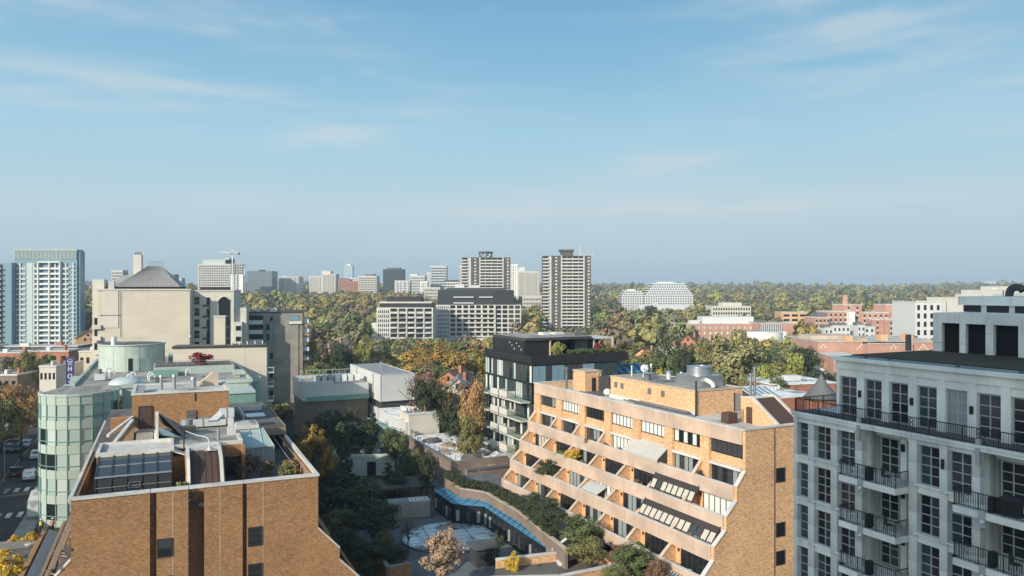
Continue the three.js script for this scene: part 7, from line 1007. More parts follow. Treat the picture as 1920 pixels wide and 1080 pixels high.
// trees one can point at: [name, x, ytop, ybase or 0, D, width px, kind, tint, label]
const K2 = { near, mids, conifer, bareT, shrub };
const single = (name, x, yt, D, wpx, kind, tint, label, group = null, base = null) => { const [X] = at(x, 0, D), y0 = base ?? groundAt(X, D), top = at(0, yt, D)[1], h = top - y0, w = wpx * D / FOCAL, nat = (kind == 'conifer' ? 4.6 : kind == 'shrub' ? 2.0 : 6.6) * h / (kind == 'shrub' ? 1.75 : H0); return tree(name, label, group, K2[kind], tint, X, D, y0, h, w / nat, kind == 'shrub' ? 'shrub' : 'tree'); };
const list = [
  ['maple_tree', 1366, 612, 190, 136, 'near', 'paleOlive', 'huge round pale olive tree behind the cooling unit'], ['maple_tree', 1312, 628, 200, 62, 'near', 'olive', 'olive tree tucked left of the huge round tree'], ['leafy_tree', 1240, 622, 185, 92, 'near', 'green', 'broad dark green tree left of the round pale tree'], ['leafy_tree', 1285, 636, 178, 56, 'near', 'dark', 'dark green tree between two broader trees'], ['leafy_tree', 1432, 668, 160, 70, 'near', 'lime', 'yellow-green tree right of the huge round tree'], ['leafy_tree', 1468, 690, 150, 62, 'near', 'green', 'green tree just left of the turret'], ['leafy_tree', 1398, 690, 152, 60, 'near', 'olive', 'olive tree behind the steel flues'], ['leafy_tree', 1345, 684, 158, 56, 'near', 'green', 'green tree right behind the cooling unit'],
  ['leafy_tree', 1512, 640, 220, 56, 'near', 'dark', 'dark green tree left of the low brick school'], ['leafy_tree', 1490, 655, 215, 40, 'mids', 'lime', 'lime tree left of the dark tree by the school'], ['small_tree', 1238, 682, 160, 26, 'near', 'brightYellow', 'small bright yellow tree behind the satellite dish'], ['leafy_tree', 1160, 660, 140, 70, 'near', 'olive', 'olive tree right of the black building terrace'], ['leafy_tree', 1130, 676, 136, 64, 'near', 'green', 'green tree top showing behind the brick stair box'], ['leafy_tree', 1190, 664, 150, 44, 'near', 'gold', 'golden tree behind the blue striped roof'],
  ['maple_tree', 886, 698, 140, 60, 'near', 'orange', 'orange autumn tree at the left of the black building'], ['leafy_tree', 882, 765, 132, 56, 'near', 'olive', 'olive green tree below the orange one'], ['bare_tree', 790, 668, 165, 96, 'bareT', 'purplish', 'purplish half-bare tree right of the white box'], ['bare_tree', 835, 690, 160, 60, 'bareT', 'gold', 'golden half-bare tree behind the purplish one'], ['leafy_tree', 800, 700, 158, 80, 'near', 'dark', 'dark tree in the shade beside the white box'], ['leafy_tree', 850, 735, 150, 70, 'near', 'dark', 'dark shaded tree left of the orange tree'],
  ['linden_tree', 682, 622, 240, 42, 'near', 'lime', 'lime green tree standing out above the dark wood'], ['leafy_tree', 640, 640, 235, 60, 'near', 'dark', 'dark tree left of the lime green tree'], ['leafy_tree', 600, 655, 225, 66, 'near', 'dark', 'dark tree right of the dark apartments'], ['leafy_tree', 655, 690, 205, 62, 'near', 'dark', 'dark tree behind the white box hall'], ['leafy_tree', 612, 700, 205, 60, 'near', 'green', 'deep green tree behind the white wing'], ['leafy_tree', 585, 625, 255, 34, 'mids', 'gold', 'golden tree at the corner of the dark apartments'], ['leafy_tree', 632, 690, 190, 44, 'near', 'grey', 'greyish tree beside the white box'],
  ['street_tree', 40, 706, 150, 84, 'near', 'orange', 'orange-green street tree at the left edge'], ['street_tree', 8, 735, 140, 70, 'near', 'olive', 'olive street tree at the lower left edge'], ['street_tree', 55, 650, 215, 52, 'near', 'olive', 'olive tree in front of the red brick shops'], ['street_tree', 92, 655, 205, 36, 'near', 'green', 'green tree beside the cream gable wall'], ['street_tree', 10, 660, 225, 40, 'mids', 'grey', 'grey-green tree in front of the far shops'], ['bare_tree', 160, 680, 190, 22, 'bareT', 'rust', 'small rusty tree beside the purple sign'], ['bare_tree', 60, 950, 113, 30, 'bareT', 'grey', 'small bare tree by the podium at the street'], ['bare_tree', 78, 890, 118, 22, 'bareT', 'brown', 'small bare street tree against the green bay'],
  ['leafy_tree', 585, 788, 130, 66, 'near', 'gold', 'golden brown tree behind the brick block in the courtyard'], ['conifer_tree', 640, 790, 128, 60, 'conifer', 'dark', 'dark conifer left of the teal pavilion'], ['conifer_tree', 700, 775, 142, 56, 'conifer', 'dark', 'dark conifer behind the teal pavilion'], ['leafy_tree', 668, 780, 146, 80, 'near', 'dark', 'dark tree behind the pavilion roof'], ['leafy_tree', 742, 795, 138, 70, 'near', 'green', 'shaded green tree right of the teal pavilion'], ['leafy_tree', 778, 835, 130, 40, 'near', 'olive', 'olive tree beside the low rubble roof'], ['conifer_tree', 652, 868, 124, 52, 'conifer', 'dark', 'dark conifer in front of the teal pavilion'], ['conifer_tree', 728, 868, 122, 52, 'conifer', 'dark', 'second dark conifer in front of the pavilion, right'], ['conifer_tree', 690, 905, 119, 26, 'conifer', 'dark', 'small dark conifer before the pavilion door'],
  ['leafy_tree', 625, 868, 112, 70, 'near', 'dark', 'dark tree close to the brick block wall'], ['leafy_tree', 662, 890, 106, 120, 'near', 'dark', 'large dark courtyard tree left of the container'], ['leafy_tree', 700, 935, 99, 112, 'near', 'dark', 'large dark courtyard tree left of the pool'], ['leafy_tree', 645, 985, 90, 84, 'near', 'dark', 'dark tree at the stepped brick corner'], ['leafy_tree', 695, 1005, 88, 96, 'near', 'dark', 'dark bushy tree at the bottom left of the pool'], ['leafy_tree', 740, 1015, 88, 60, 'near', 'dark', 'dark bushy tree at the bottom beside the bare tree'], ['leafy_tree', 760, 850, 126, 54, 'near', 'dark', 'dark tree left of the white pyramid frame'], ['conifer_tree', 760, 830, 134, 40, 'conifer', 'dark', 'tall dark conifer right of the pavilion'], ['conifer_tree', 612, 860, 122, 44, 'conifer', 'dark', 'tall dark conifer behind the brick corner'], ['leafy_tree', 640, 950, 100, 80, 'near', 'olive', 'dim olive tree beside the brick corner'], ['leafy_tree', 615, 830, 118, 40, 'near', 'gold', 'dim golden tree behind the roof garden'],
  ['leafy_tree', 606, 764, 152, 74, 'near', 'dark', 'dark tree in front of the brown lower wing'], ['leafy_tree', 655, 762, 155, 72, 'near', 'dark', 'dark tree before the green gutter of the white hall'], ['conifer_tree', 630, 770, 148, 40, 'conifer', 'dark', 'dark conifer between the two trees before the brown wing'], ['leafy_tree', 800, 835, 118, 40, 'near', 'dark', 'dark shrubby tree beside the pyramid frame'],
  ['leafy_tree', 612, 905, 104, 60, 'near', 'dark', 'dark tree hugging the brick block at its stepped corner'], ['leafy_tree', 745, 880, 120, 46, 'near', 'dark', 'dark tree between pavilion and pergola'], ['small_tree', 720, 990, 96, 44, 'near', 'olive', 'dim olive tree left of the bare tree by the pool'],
  ['bare_tree', 765, 955, 97, 60, 'bareT', 'grey', 'bare twiggy tree in front of the pool'], ['weeping_tree', 830, 986, 84, 92, 'near', 'pale', 'sunlit pale pinkish tree at the bottom by the pool'], ['small_tree', 935, 985, 92, 30, 'bareT', 'green', 'thin green tree between pool and blue corridor'], ['small_tree', 960, 1030, 86, 32, 'near', 'brightYellow', 'small bright golden tree at the bottom'],
];
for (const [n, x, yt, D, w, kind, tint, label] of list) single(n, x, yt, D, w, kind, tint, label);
// hedge and garden shrubs
const shr = [
  ['pine_shrub', 1012, 838, 4, 56, 8.2, 'dark', 'big dark clipped pine spilling over the terrace parapet'], ['yellow_shrub', 1052, 826, 0, 34, 0, 'brightYellow', ''],
];
{
  const g = (i, a, b, h, w, tint, label, kind = near, nm = 'terrace_shrub') => { const [X, D] = fromGrid(a, b, GJ, OJ); const y = i, nat = 6.6 * h / H0; tree(nm, label, null, kind, tint, X, D, y, h, w / nat, 'shrub'); };
  g(6.4, -3.6, 33.6, 3.6, 4.8, 'dark', 'big dark green pine shrub spilling over the terrace parapet'); g(9.4, -1.7, 30.4, 2.6, 2.8, 'brightYellow', 'yellow-green shrub on the terrace above the dark pine'); g(9.4, -1.7, 33.0, 1.8, 2.6, 'lime', 'low lime shrub on the terrace beside the yellow one'); g(12.2, -0.7, 27.6, 1.7, 2.2, 'brown', 'brownish potted shrub on the top terrace'); g(12.2, -0.6, 21.0, 1.5, 1.5, 'dark', 'dark round bush on the top terrace beside the awning'); g(12.2, -0.6, 5.9, 1.9, 1.0, 'dark', 'dark folded plant between the last two terrace doors');
  g(2.0, -8.6, 17.5, 5.2, 6.0, 'green', 'large green garden bush under the lowest terrace'); g(2.0, -10.6, 13.2, 4.2, 5.0, 'olive', 'olive garden bush in front of the lowest terrace'); g(2.0, -9.0, 7.0, 5.0, 5.0, 'green', 'tall green garden tree beside the slatted pergola'); g(2.0, -7.8, 10.6, 3.8, 3.4, 'rust', 'rusty brown creeper bush under the greenhouse terrace'); g(2.0, -7.6, 4.6, 4.2, 3.0, 'rust', 'rusty brown bush near the end wall'); g(2.0, -10.8, 8.8, 2.2, 2.0, 'lime', 'small lime conifer in the garden bed'); g(2.2, -12, 5.4, 3.2, 3.6, 'olive', 'olive bush behind the front garden wall');
  g(4.0, -8.8, 26, 3.2, 5.2, 'dark', 'dark bush above the retaining wall'); g(4.0, -10.4, 22, 3.0, 5.2, 'dark', 'dark bush near the end of the retaining wall'); g(4.0, -8.2, 30.5, 2.6, 4.2, 'dark', 'dark bush on the shaded patio');
}
{ // clipped hedge along the retaining wall
  const p = [W(838, 893, 4.6), W(866, 912, 4.6), W(915, 918, 4.6), W(978, 952, 4.6), W(1040, 1005, 4.6)], t = thing('hedge', 'dark clipped hedge along the top of the retaining wall', 'hedge', 0, 0); let k = 0;
  for (let i = 0; i < 4; i++) { const L = Math.hypot(p[i + 1][0] - p[i][0], p[i + 1][1] - p[i][1]), n = Math.ceil(L / 1.3); for (let j = 0; j < n; j++) { const u = (j + 0.5) / n, m = bare(new THREE.Mesh(shrub[k++ % 3].c, leafMat.dark)); m.name = 'hedge_clump'; m.position.set(p[i][0] + (p[i + 1][0] - p[i][0]) * u, 4.3, -(p[i][1] + (p[i + 1][1] - p[i][1]) * u)); m.rotation.y = k; m.scale.set(1.2, 0.85, 1.2); t.add(m); } }
}
{ // roof planting
  const put2 = (label, th, o, a, b, y, h, w, tint, nm = 'roof_shrub') => { const [X, D] = fromGrid(a, b, th, o); tree(nm, label, null, shrub, tint, X, D, y, h, w / (2.0 * h / 1.75), 'shrub'); };
  put2('crimson maple on the green building roof', GA, OB, 17.0, 26.5, HB + 1.3, 2.6, 4.2, 'crimson', 'red_maple'); put2('dark climbing plant on the planted terrace wing', GA, OB, 23.6, 36.2, HB + 1.1, 1.1, 3.2, 'green'); put2('trailing plant at the left of the planted wing', GA, OB, 20, 35, HB + 1.1, 0.9, 3.0, 'olive');
  for (const [a, b, tint, l] of [[16.4, 11.6, 'rust', 'reddish bush before the glasshouse'], [17.6, 9.5, 'brown', 'brown bush in the roof garden'], [19.4, 6.5, 'olive', 'yellow-green bush in the roof garden corner'], [18.6, 3.6, 'olive', 'olive bush behind the front coping'], [20.2, 9.0, 'gold', 'golden bush by the right parapet'], [15.2, 8.5, 'rust', 'reddish bush left in the roof garden'], [9.2, 1.6, 'olive', 'small green bush beside the brown metal slope']]) put2(l, GA, OA, a, b, 13.5, rr(1.6, 2.3), rr(1.6, 2.4), tint);
  const OI = [3.3, 127]; put2('green bamboo planter on the black building terrace', 26, OI, 6.6, 2.6, 21.9, 3.0, 2.6, 'lime'); put2('crimson shrub on the black building terrace', 26, OI, 14.6, 2.6, 21.9, 2.6, 1.7, 'crimson'); put2('brown shrub under the roof pavilion', 26, OI, 17.2, 3.2, 21.9, 2.4, 1.6, 'brown'); for (let k = 0; k < 8; k++) put2('low plant in the terrace edge planter', 26, OI, 8 + k * 1.4, 0.9, 22.55, 1.0, 1.7, 'green');
  scene.children.filter(o => o.userData.label === 'low plant in the terrace edge planter').forEach(o => { o.userData.group = 'planter row on the black building'; });
  { const [X, D] = at(470, 752, 118); for (let k = 0; k < 7; k++) tree('roof_shrub', ['olive', 'brown', 'golden', 'green', 'grey', 'rusty', 'pale'][k] + ' bush on the beige planted terrace', null, shrub, ['olive', 'brown', 'gold', 'green', 'grey', 'rust', 'paleOlive'][k], X - 5 + k * 1.75, D + 1.2 + k * 0.7, 15.5, rr(1.0, 1.7), 1.3, 'shrub'); }
  // golden shrubs in white planters on the podium
  [[28, 1012], [57, 1010], [8, 1040], [34, 1052], [2, 1062], [34, 1072], [12, 1078]].forEach(([x, y], i) => { const [X, D] = onH(x, y + 14, 5.05); const pl = thing('planter', ['white planter at the back left of the podium', 'white planter at the back right of the podium', 'white planter in the middle left of the podium', 'white planter in the middle of the podium', 'white planter at the left picture edge', 'white planter at the bottom of the podium', 'white planter at the bottom left corner'][i], 'planter', X, D, rr(0, 60), 'white podium planters', 5.0); part(pl, 'tub', std(new THREE.LatheGeometry([[0.01, 0], [0.5, 0], [0.68, 0.42], [0.6, 0.42], [0.01, 0.38]].map(p => new THREE.Vector2(...p)), 18)), M.whitePaint); part(pl, 'soil', cyl(0, 0, 0.36, 0.4, 0.55), M.soil); tree('golden_shrub', ['golden shrub at the back left of the podium', 'golden shrub at the back right of the podium', 'golden shrub in the middle left of the podium', 'golden shrub in the middle of the podium', 'golden shrub at the left picture edge', 'golden shrub at the bottom of the podium', 'golden shrub at the bottom left corner'][i], 'golden podium shrubs', shrub, 'brightYellow', X, D, 5.3, rr(1.2, 1.5), 1.05, 'shrub'); });
}
// ---------- woodland: single trees nearby, one mass farther off ----------
const taken = []; { const b3 = new THREE.Box3(); scene.updateMatrixWorld(true); for (const o of scene.children) { if (o.userData.kind === 'structure' || !o.userData.category) continue; if (['tree', 'shrub', 'hedge', 'sign', 'planter'].includes(o.userData.category)) continue; b3.setFromObject(o); if (b3.max.x - b3.min.x < 140) taken.push([b3.min.x - 1, b3.max.x + 1, -b3.max.z - 1.5, -b3.min.z + 1]); } }
const free = (X, D) => { for (const [x0, x1, d0, d1] of taken) if (X > x0 && X < x1 && D > d0 && D < d1) return false; const [a, b] = toGrid(X, D, GA, OA); if (a > RC - 13 && a < -8) return false; if (b > 57 && b < 74 && a < RC) return false; return true; };
// what stands clear above the trees: columns x0..x1, nearer than D, tree tops stay below row y
const clear = [[1160, 1305, 1000, 582], [698, 982, 485, 634], [1010, 1114, 625, 618], [1265, 1505, 455, 634], [1328, 1414, 620, 594], [1458, 1522, 560, 606], [1526, 1760, 430, 640], [1526, 1800, 285, 694], [425, 575, 222, 752], [-40, 152, 447, 652], [365, 865, 1300, 549], [860, 1016, 900, 560], [1710, 1960, 420, 640], [1100, 1160, 900, 566], [640, 785, 170, 800]];
const low = (X, D, h) => { const x = 960 + X / D * FOCAL, y = HORIZON + (EYE - h - groundAt(X, D)) * FOCAL / D; for (const [x0, x1, dm, yl] of clear) if (x > x0 - 4 && x < x1 + 4 && D < dm && y < yl) return false; return true; };
const zones = [[566, 705, 175, 330, 46, 'behind the white box hall'], [690, 910, 185, 330, 60, 'between the white hall and the cream midrises'], [1100, 1320, 170, 330, 52, 'behind the stepped brick building'], [1320, 1540, 185, 340, 34, 'before the orange brick block'], [440, 700, 330, 460, 46, 'above the dark apartments'], [0, 180, 170, 330, 12, 'beyond the shops at the left']];
const tintPool = { 0: ['dark', 'olive', 'green', 'gold', 'brown', 'dark'], 1: ['olive', 'gold', 'yellow', 'olive', 'brown', 'green', 'gold'], 2: ['olive', 'green', 'gold', 'lime', 'orange', 'grey'], 3: ['green', 'lime', 'olive', 'dark'], 4: ['gold', 'yellow', 'olive', 'brown', 'lime', 'olive'], 5: ['olive', 'grey', 'brown'] };
const word = { dark: 'dark green', olive: 'olive', green: 'green', gold: 'golden', brown: 'brown', rust: 'rusty', yellow: 'yellow', lime: 'lime green', orange: 'orange', grey: 'greyish', purplish: 'purplish' };
zones.forEach(([x0, x1, d0, d1, n, where], z) => { for (let k = 0; k < n; k++) { let X, D, tries = 0; do { D = Math.sqrt(rr(d0 * d0, d1 * d1)); X = (rr(x0, x1) - 960) * D / FOCAL; } while (!(free(X, D) && low(X, D, 10)) && ++tries < 40); if (tries >= 40) continue; const tint = pick(tintPool[z]); let th = rr(9, 14); while (th > 8 && !low(X, D, th)) th -= 0.5; const wd = rr(0.88, 1.3); tree('woodland_tree', `${D < d0 + (d1 - d0) * 0.4 ? 'near' : D < d0 + (d1 - d0) * 0.75 ? 'mid' : 'far'} ${th > 12.2 ? 'tall' : th < 10.4 ? 'low' : 'middling'} ${wd > 1.16 ? 'broad' : wd < 1 ? 'slim' : 'round'} ${word[tint]} tree in the wood ${where}`, `trees ${where}`, mids, tint, X, D, groundAt(X, D) - 0.1, th, wd); taken.push([X - 2.6, X + 2.6, D - 2.6, D + 2.6]); } });
{
  const fm = new THREE.MeshStandardMaterial({ roughness: 0.95, vertexColors: true, side: THREE.DoubleSide }); const pal = [[0.17, 0.165, 0.065], [0.125, 0.135, 0.055], [0.085, 0.095, 0.045], [0.19, 0.16, 0.095], [0.25, 0.215, 0.09], [0.21, 0.165, 0.10], [0.16, 0.16, 0.065], [0.32, 0.25, 0.09], [0.40, 0.30, 0.09], [0.28, 0.19, 0.09]];
  const spots = []; const add = (X, D, s) => { if (free(X, D) && low(X, D, 8.6 * s)) spots.push([X, D, s]); else if (free(X, D)) for (const k of [0.62, 0.4, 0.25]) if (low(X, D, 8.6 * s * k)) { spots.push([X, D, s * k]); break; } };
  for (let k = 0; k < 5200; k++) { const D = Math.sqrt(rr(300 * 300, 950 * 950)), X = rr(-0.72, 0.72) * D; add(X, D, 0.8 + 1.3 * Math.pow(rnd(), 1.3)); }
  for (let k = 0; k < 11000; k++) { const D = Math.sqrt(rr(950 * 950, 3400 * 3400)), X = rr(-0.72, 0.72) * D; add(X, D, 1.2 + 1.9 * Math.pow(rnd(), 1.6)); }
  for (let k = 0; k < 900; k++) { const D = Math.sqrt(rr(150 * 150, 300 * 300)), X = rr(-0.7, 0.7) * D; add(X, D, rr(0.7, 1.1)); }
  const m4 = new THREE.Matrix4(), q = new THREE.Quaternion(), e = new THREE.Euler(), col = new THREE.Color();
  fars.forEach((g, i) => {
    const mine = spots.filter((_, k) => k % 4 == i), im = new THREE.InstancedMesh(g, fm, mine.length); im.name = numbered('woodland'); im.userData = { kind: 'stuff', label: 'autumn woodland covering the city far off to the hills', category: 'woodland' };
    mine.forEach(([X, D, s], k) => { e.set(0, rr(0, 6.28), 0); q.setFromEuler(e); m4.compose(new THREE.Vector3(X, groundAt(X, D) - 0.4, -D), q, new THREE.Vector3(s * rr(0.9, 1.25), s * rr(0.85, 1.2), s * rr(0.9, 1.25))); im.setMatrixAt(k, m4); const zone = vnoise(X / 60 + 500, D / 60 + 500, 9999, 9999, 7); const c = pal[Math.floor(clamp((zone - 0.15) * 0.75 + rnd() * 0.5) * 9.99)]; col.setRGB(c[0] * rr(0.95, 1.22), c[1] * rr(1.0, 1.3), c[2]); im.setColorAt(k, col); }); bare(im); scene.add(im);
  });
}

// ---------- cars ----------
function car(label, paint, a, b, facing, kind = 'sedan') {
  const [X, D] = fromGrid(a, b, GA, OA), t = thing('car', label, 'car', X, D, GA + (facing > 0 ? 0 : 180), 'cars on the avenue', 0.01); const L = kind == 'suv' ? 4.6 : 4.5, w = 0.9, hh = kind == 'suv' ? 1.72 : 1.45;
  const side = kind == 'suv' ? [[0, 0.35], [L, 0.35], [L, 0.8], [L - 0.15, 1.0], [3.3, 1.08], [2.75, hh - 0.05], [2.4, hh], [0.5, hh], [0.18, 1.1], [0, 0.9]] : [[0, 0.35], [L, 0.35], [L, 0.7], [L - 0.2, 0.85], [3.25, 0.95], [2.6, hh - 0.04], [2.3, hh], [1.4, hh], [0.65, 1.0], [0.05, 0.95], [0, 0.8]];
  const mk = (pts, hw, bev) => { const s = new THREE.Shape(pts.map(p => new THREE.Vector2(...p))), g = new THREE.ExtrudeGeometry(s, { depth: hw * 2 - bev * 2, bevelEnabled: true, bevelThickness: bev, bevelSize: bev * 0.6, bevelSegments: 3 }); g.rotateY(Math.PI / 2); g.translate(-hw + bev, 0, 0); return std(g); };
  part(t, 'body', mk(side, w, 0.1), paint);
  part(t, 'rear_window', quad([-0.62, 1.02, 0.14], [0.62, 1.02, 0.14], [0.55, hh - 0.12, kind == 'suv' ? 0.36 : 1.2], [-0.55, hh - 0.12, kind == 'suv' ? 0.36 : 1.2], 0.03), M.glass); part(t, 'windscreen', quad([0.64, 1.05, 3.34], [-0.64, 1.05, 3.34], [-0.56, hh - 0.06, 2.66], [0.56, hh - 0.06, 2.66], 0.03), M.glass);
  for (const s of [-1, 1]) { part(t, 'side_window', box(s * (w - 0.0) - 0.02, s * (w + 0.0) + 0.02, 1.02, hh - 0.14, kind == 'suv' ? 0.6 : 1.3, 2.6), M.glass); part(t, 'tail_light', box(s * 0.62 - 0.2, s * 0.62 + 0.2, 0.72, 0.92, -0.08, -0.03), M.red); part(t, 'headlight', box(s * 0.62 - 0.2, s * 0.62 + 0.2, 0.6, 0.75, L + 0.03, L + 0.07), M.whitePaint); for (const z of [0.85, L - 0.85]) { const g = new THREE.CylinderGeometry(0.33, 0.33, 0.22, 18).rotateZ(Math.PI / 2).translate(s * (w - 0.08), 0.33, -z); const wh = part(t, 'wheel', std(g), M.blackMatte); part(wh, 'rim', std(new THREE.CylinderGeometry(0.2, 0.2, 0.24, 12).rotateZ(Math.PI / 2).translate(s * (w - 0.08), 0.33, -z)), M.galv); } part(t, 'mirror', box(s * (w + 0.1) - 0.1, s * (w + 0.1) + 0.1, 1.0, 1.14, 2.85, 3.0), paint); }
  part(t, 'number_plate', box(-0.25, 0.25, 0.55, 0.66, -0.09, -0.05), M.whitePaint); part(t, 'bumper', box(-0.86, 0.86, 0.3, 0.5, -0.12, 0.05), M.charcoal); return t;
}
const carBlack = mat([0.012, 0.012, 0.014], 0.2), carSilver = mat([0.42, 0.43, 0.44], 0.3, null, { metalness: 0.5 }), carWhite = mat([0.75, 0.75, 0.74], 0.3), carGrey = mat([0.10, 0.10, 0.11], 0.25);
const cg = (x, y) => { const [X, D] = onH(x, y, 0); return toGrid(X, D, GA, OA); };
{ const s = (x, y) => cg(x, y); let q = s(26, 897); car('black saloon waiting at the crossing beside the white van-like car', carBlack, q[0], q[1], 1); q = s(53, 905); car('white boxy car waiting at the crossing', carWhite, q[0], q[1], 1, 'suv'); q = s(46, 842); car('silver car coming down the avenue beyond the crossing', carSilver, q[0], q[1] + 4, -1); q = s(30, 850); car('black car queued beside the silver car', carBlack, q[0], q[1] + 4, -1); q = s(14, 850); car('dark grey car queued left of the black car', carGrey, q[0], q[1] + 4, -1); q = s(2, 848); car('black car at the left edge of the queue', carBlack, q[0], q[1] + 4, -1, 'suv'); q = s(72, 855); car('white car at the corner of the green building', carWhite, q[0], q[1], -1); q = s(62, 745); car('small white car far up the avenue', carWhite, q[0], q[1], -1); }
{ // street lamps and traffic signal
  for (const [x, y, l] of [[8, 905, 'grey traffic signal post at the crossing'], [60, 800, 'slim street lamp by the green building'], [18, 800, 'street lamp under the trees across the avenue']]) { const [X, D] = onH(x, y, 0.1), t = thing('street_lamp', l, 'street lamp', X, D, GA, 'posts along the avenue', 0.1); part(t, 'pole', cyl(0, 0, 0, 7, 0.09, 0.06, 10), M.galv); part(t, 'arm', pipe([[0, 6.8, 0], [0.5, 7.3, 0], [1.8, 7.4, 0]], 0.05, 6, 12), M.galv); part(t, 'lamp_head', box(1.6, 2.3, 7.3, 7.45, -0.12, 0.12), M.steel); part(t, 'base', cyl(0, 0, 0, 0.4, 0.18, 0.14, 10), M.galv); }
  const [X, D] = onH(60, 985, 0.1), t = thing('scaffold_shed', 'pale tarpaulin covered shelter beside the podium at the street', 'shelter', X, D + 3, GA); part(t, 'tarpaulin', [quad([-2.2, 2.8, 0], [2.2, 2.8, 0], [2.2, 3.5, 4], [-2.2, 3.5, 4], 0.06), quad([-2.2, 0.6, -0.2], [2.2, 0.6, -0.2], [2.2, 2.8, 0], [-2.2, 2.8, 0], 0.06)], M.snowGrey); for (const a of [-2.2, 2.2]) for (const b of [0, 4]) part(t, 'post', bar([a, 0, b], [a, 3, b], 0.1), M.slate);
}
// ---------- two site workers on the podium ----------
function person(label, X, D, y, turn, vest, pose) {
  const t = thing('person', label, 'person', X, D, turn, null, y); const res = 72, half = 1.0; const mc = new MarchingCubes(res, new THREE.MeshStandardMaterial(), false, false, 120000); mc.isolation = 0;
  const V = (x, yy, z) => [x, yy, z], e = pose == 'cross';
  const bones = [ // torso, neck, head, legs, arms: [p, q, r0, r1, zone]
    [V(0, 0.98, 0), V(0, 1.22, 0), 0.155, 0.15, 1], [V(0, 1.22, 0), V(0, 1.40, 0), 0.16, 0.12, 1], [V(-0.13, 1.40, 0), V(0.13, 1.40, 0), 0.085, 0.085, 1], [V(0, 1.42, 0), V(0, 1.56, 0.01), 0.06, 0.055, 2], [V(0, 1.60, 0.015), V(0, 1.68, 0.01), 0.085, 0.095, 2], [V(0, 1.62, 0.1), V(0, 1.60, 0.115), 0.018, 0.02, 2],
    ...[-1, 1].flatMap(s => [[V(s * 0.09, 0.94, 0), V(s * 0.11, 0.50, 0.02), 0.095, 0.066, 0], [V(s * 0.11, 0.50, 0.02), V(s * 0.12, 0.09, -0.02), 0.066, 0.045, 0], [V(s * 0.12, 0.05, -0.03), V(s * 0.13, 0.04, 0.14), 0.048, 0.038, 3],
      ...(e ? [[V(s * 0.19, 1.40, 0), V(s * 0.25, 1.12, 0.02), 0.062, 0.05, 1], [V(s * 0.25, 1.12, 0.02), V(s * -0.02, 1.16, 0.2), 0.05, 0.036, 1], [V(s * -0.02, 1.16, 0.2), V(s * -0.09, 1.18, 0.19), 0.034, 0.026, 2]] : [[V(s * 0.19, 1.40, 0), V(s * 0.27, 1.12, -0.01), 0.062, 0.05, 1], [V(s * 0.27, 1.12, -0.01), V(s * 0.29, 0.88, 0.07), 0.05, 0.036, 1], [V(s * 0.29, 0.88, 0.07), V(s * 0.29, 0.80, 0.09), 0.034, 0.028, 2], ...[0, 1, 2, 3].map(f => [V(s * 0.29, 0.80, 0.065 + f * 0.02), V(s * 0.285, 0.72 + (f == 3 ? 0.015 : f == 0 ? 0.01 : 0), 0.075 + f * 0.02), 0.011, 0.009, 2]), [V(s * 0.28, 0.84, 0.1), V(s * 0.27, 0.79, 0.13), 0.012, 0.01, 2]])])];
  const dist = (b, x, yy, z) => { const [p, q, r0, r1] = b, dx = q[0] - p[0], dy = q[1] - p[1], dz = q[2] - p[2], l = dx * dx + dy * dy + dz * dz, u = clamp(((x - p[0]) * dx + (yy - p[1]) * dy + (z - p[2]) * dz) / l); return Math.hypot(x - p[0] - dx * u, yy - p[1] - dy * u, z - p[2] - dz * u) - (r0 + (r1 - r0) * u); };
  const field = (x, yy, z) => { let d = 9; for (const b of bones) { const v = dist(b, x, yy, z), k = 0.025, h = Math.max(k - Math.abs(d - v), 0) / k; d = Math.min(d, v) - h * h * k * 0.25; } return d; };
  for (let k = 0; k < res; k++) for (let j = 0; j < res; j++) for (let i = 0; i < res; i++) mc.setCell(i, j, k, -field((i / res * 2 - 1) * half, (j / res * 2 - 1) * half + 0.9, (k / res * 2 - 1) * half));
  mc.update(); const n = mc.count, pos = new Float32Array(n * 3), nor = new Float32Array(n * 3), col = new Float32Array(n * 3), cs = [[0.03, 0.035, 0.055], [0.06, 0.06, 0.065], [0.45, 0.27, 0.19], [0.05, 0.035, 0.025]];
  for (let i = 0; i < n; i++) { const x = mc.positionArray[i * 3] * half, yy = mc.positionArray[i * 3 + 1] * half + 0.9, z = mc.positionArray[i * 3 + 2] * half; pos.set([x, yy, z], i * 3); nor.set([mc.normalArray[i * 3], mc.normalArray[i * 3 + 1], mc.normalArray[i * 3 + 2]], i * 3); let best = 9, zn = 0; for (const b of bones) { const v = dist(b, x, yy, z); if (v < best) { best = v; zn = b[4]; } } col.set(cs[zn], i * 3); }
  const g = new THREE.BufferGeometry(); g.setAttribute('position', new THREE.BufferAttribute(pos, 3)); g.setAttribute('normal', new THREE.BufferAttribute(nor, 3)); g.setAttribute('color', new THREE.BufferAttribute(col, 3)); g.computeVertexNormals();
  part(t, 'body', g, new THREE.MeshStandardMaterial({ roughness: 0.85, vertexColors: true, side: THREE.DoubleSide }));
  const vg = new THREE.LatheGeometry([[0.175, 0.98], [0.18, 1.1], [0.185, 1.25], [0.18, 1.36], [0.12, 1.46]].map(p => new THREE.Vector2(...p)), 20); vg.scale(1.02, 1, 0.98); part(t, 'safety_vest', std(vg), vest); part(t, 'reflective_band', std(new THREE.CylinderGeometry(0.19, 0.186, 0.05, 20, 1, true).translate(0, 1.12, 0)), M.whitePaint);
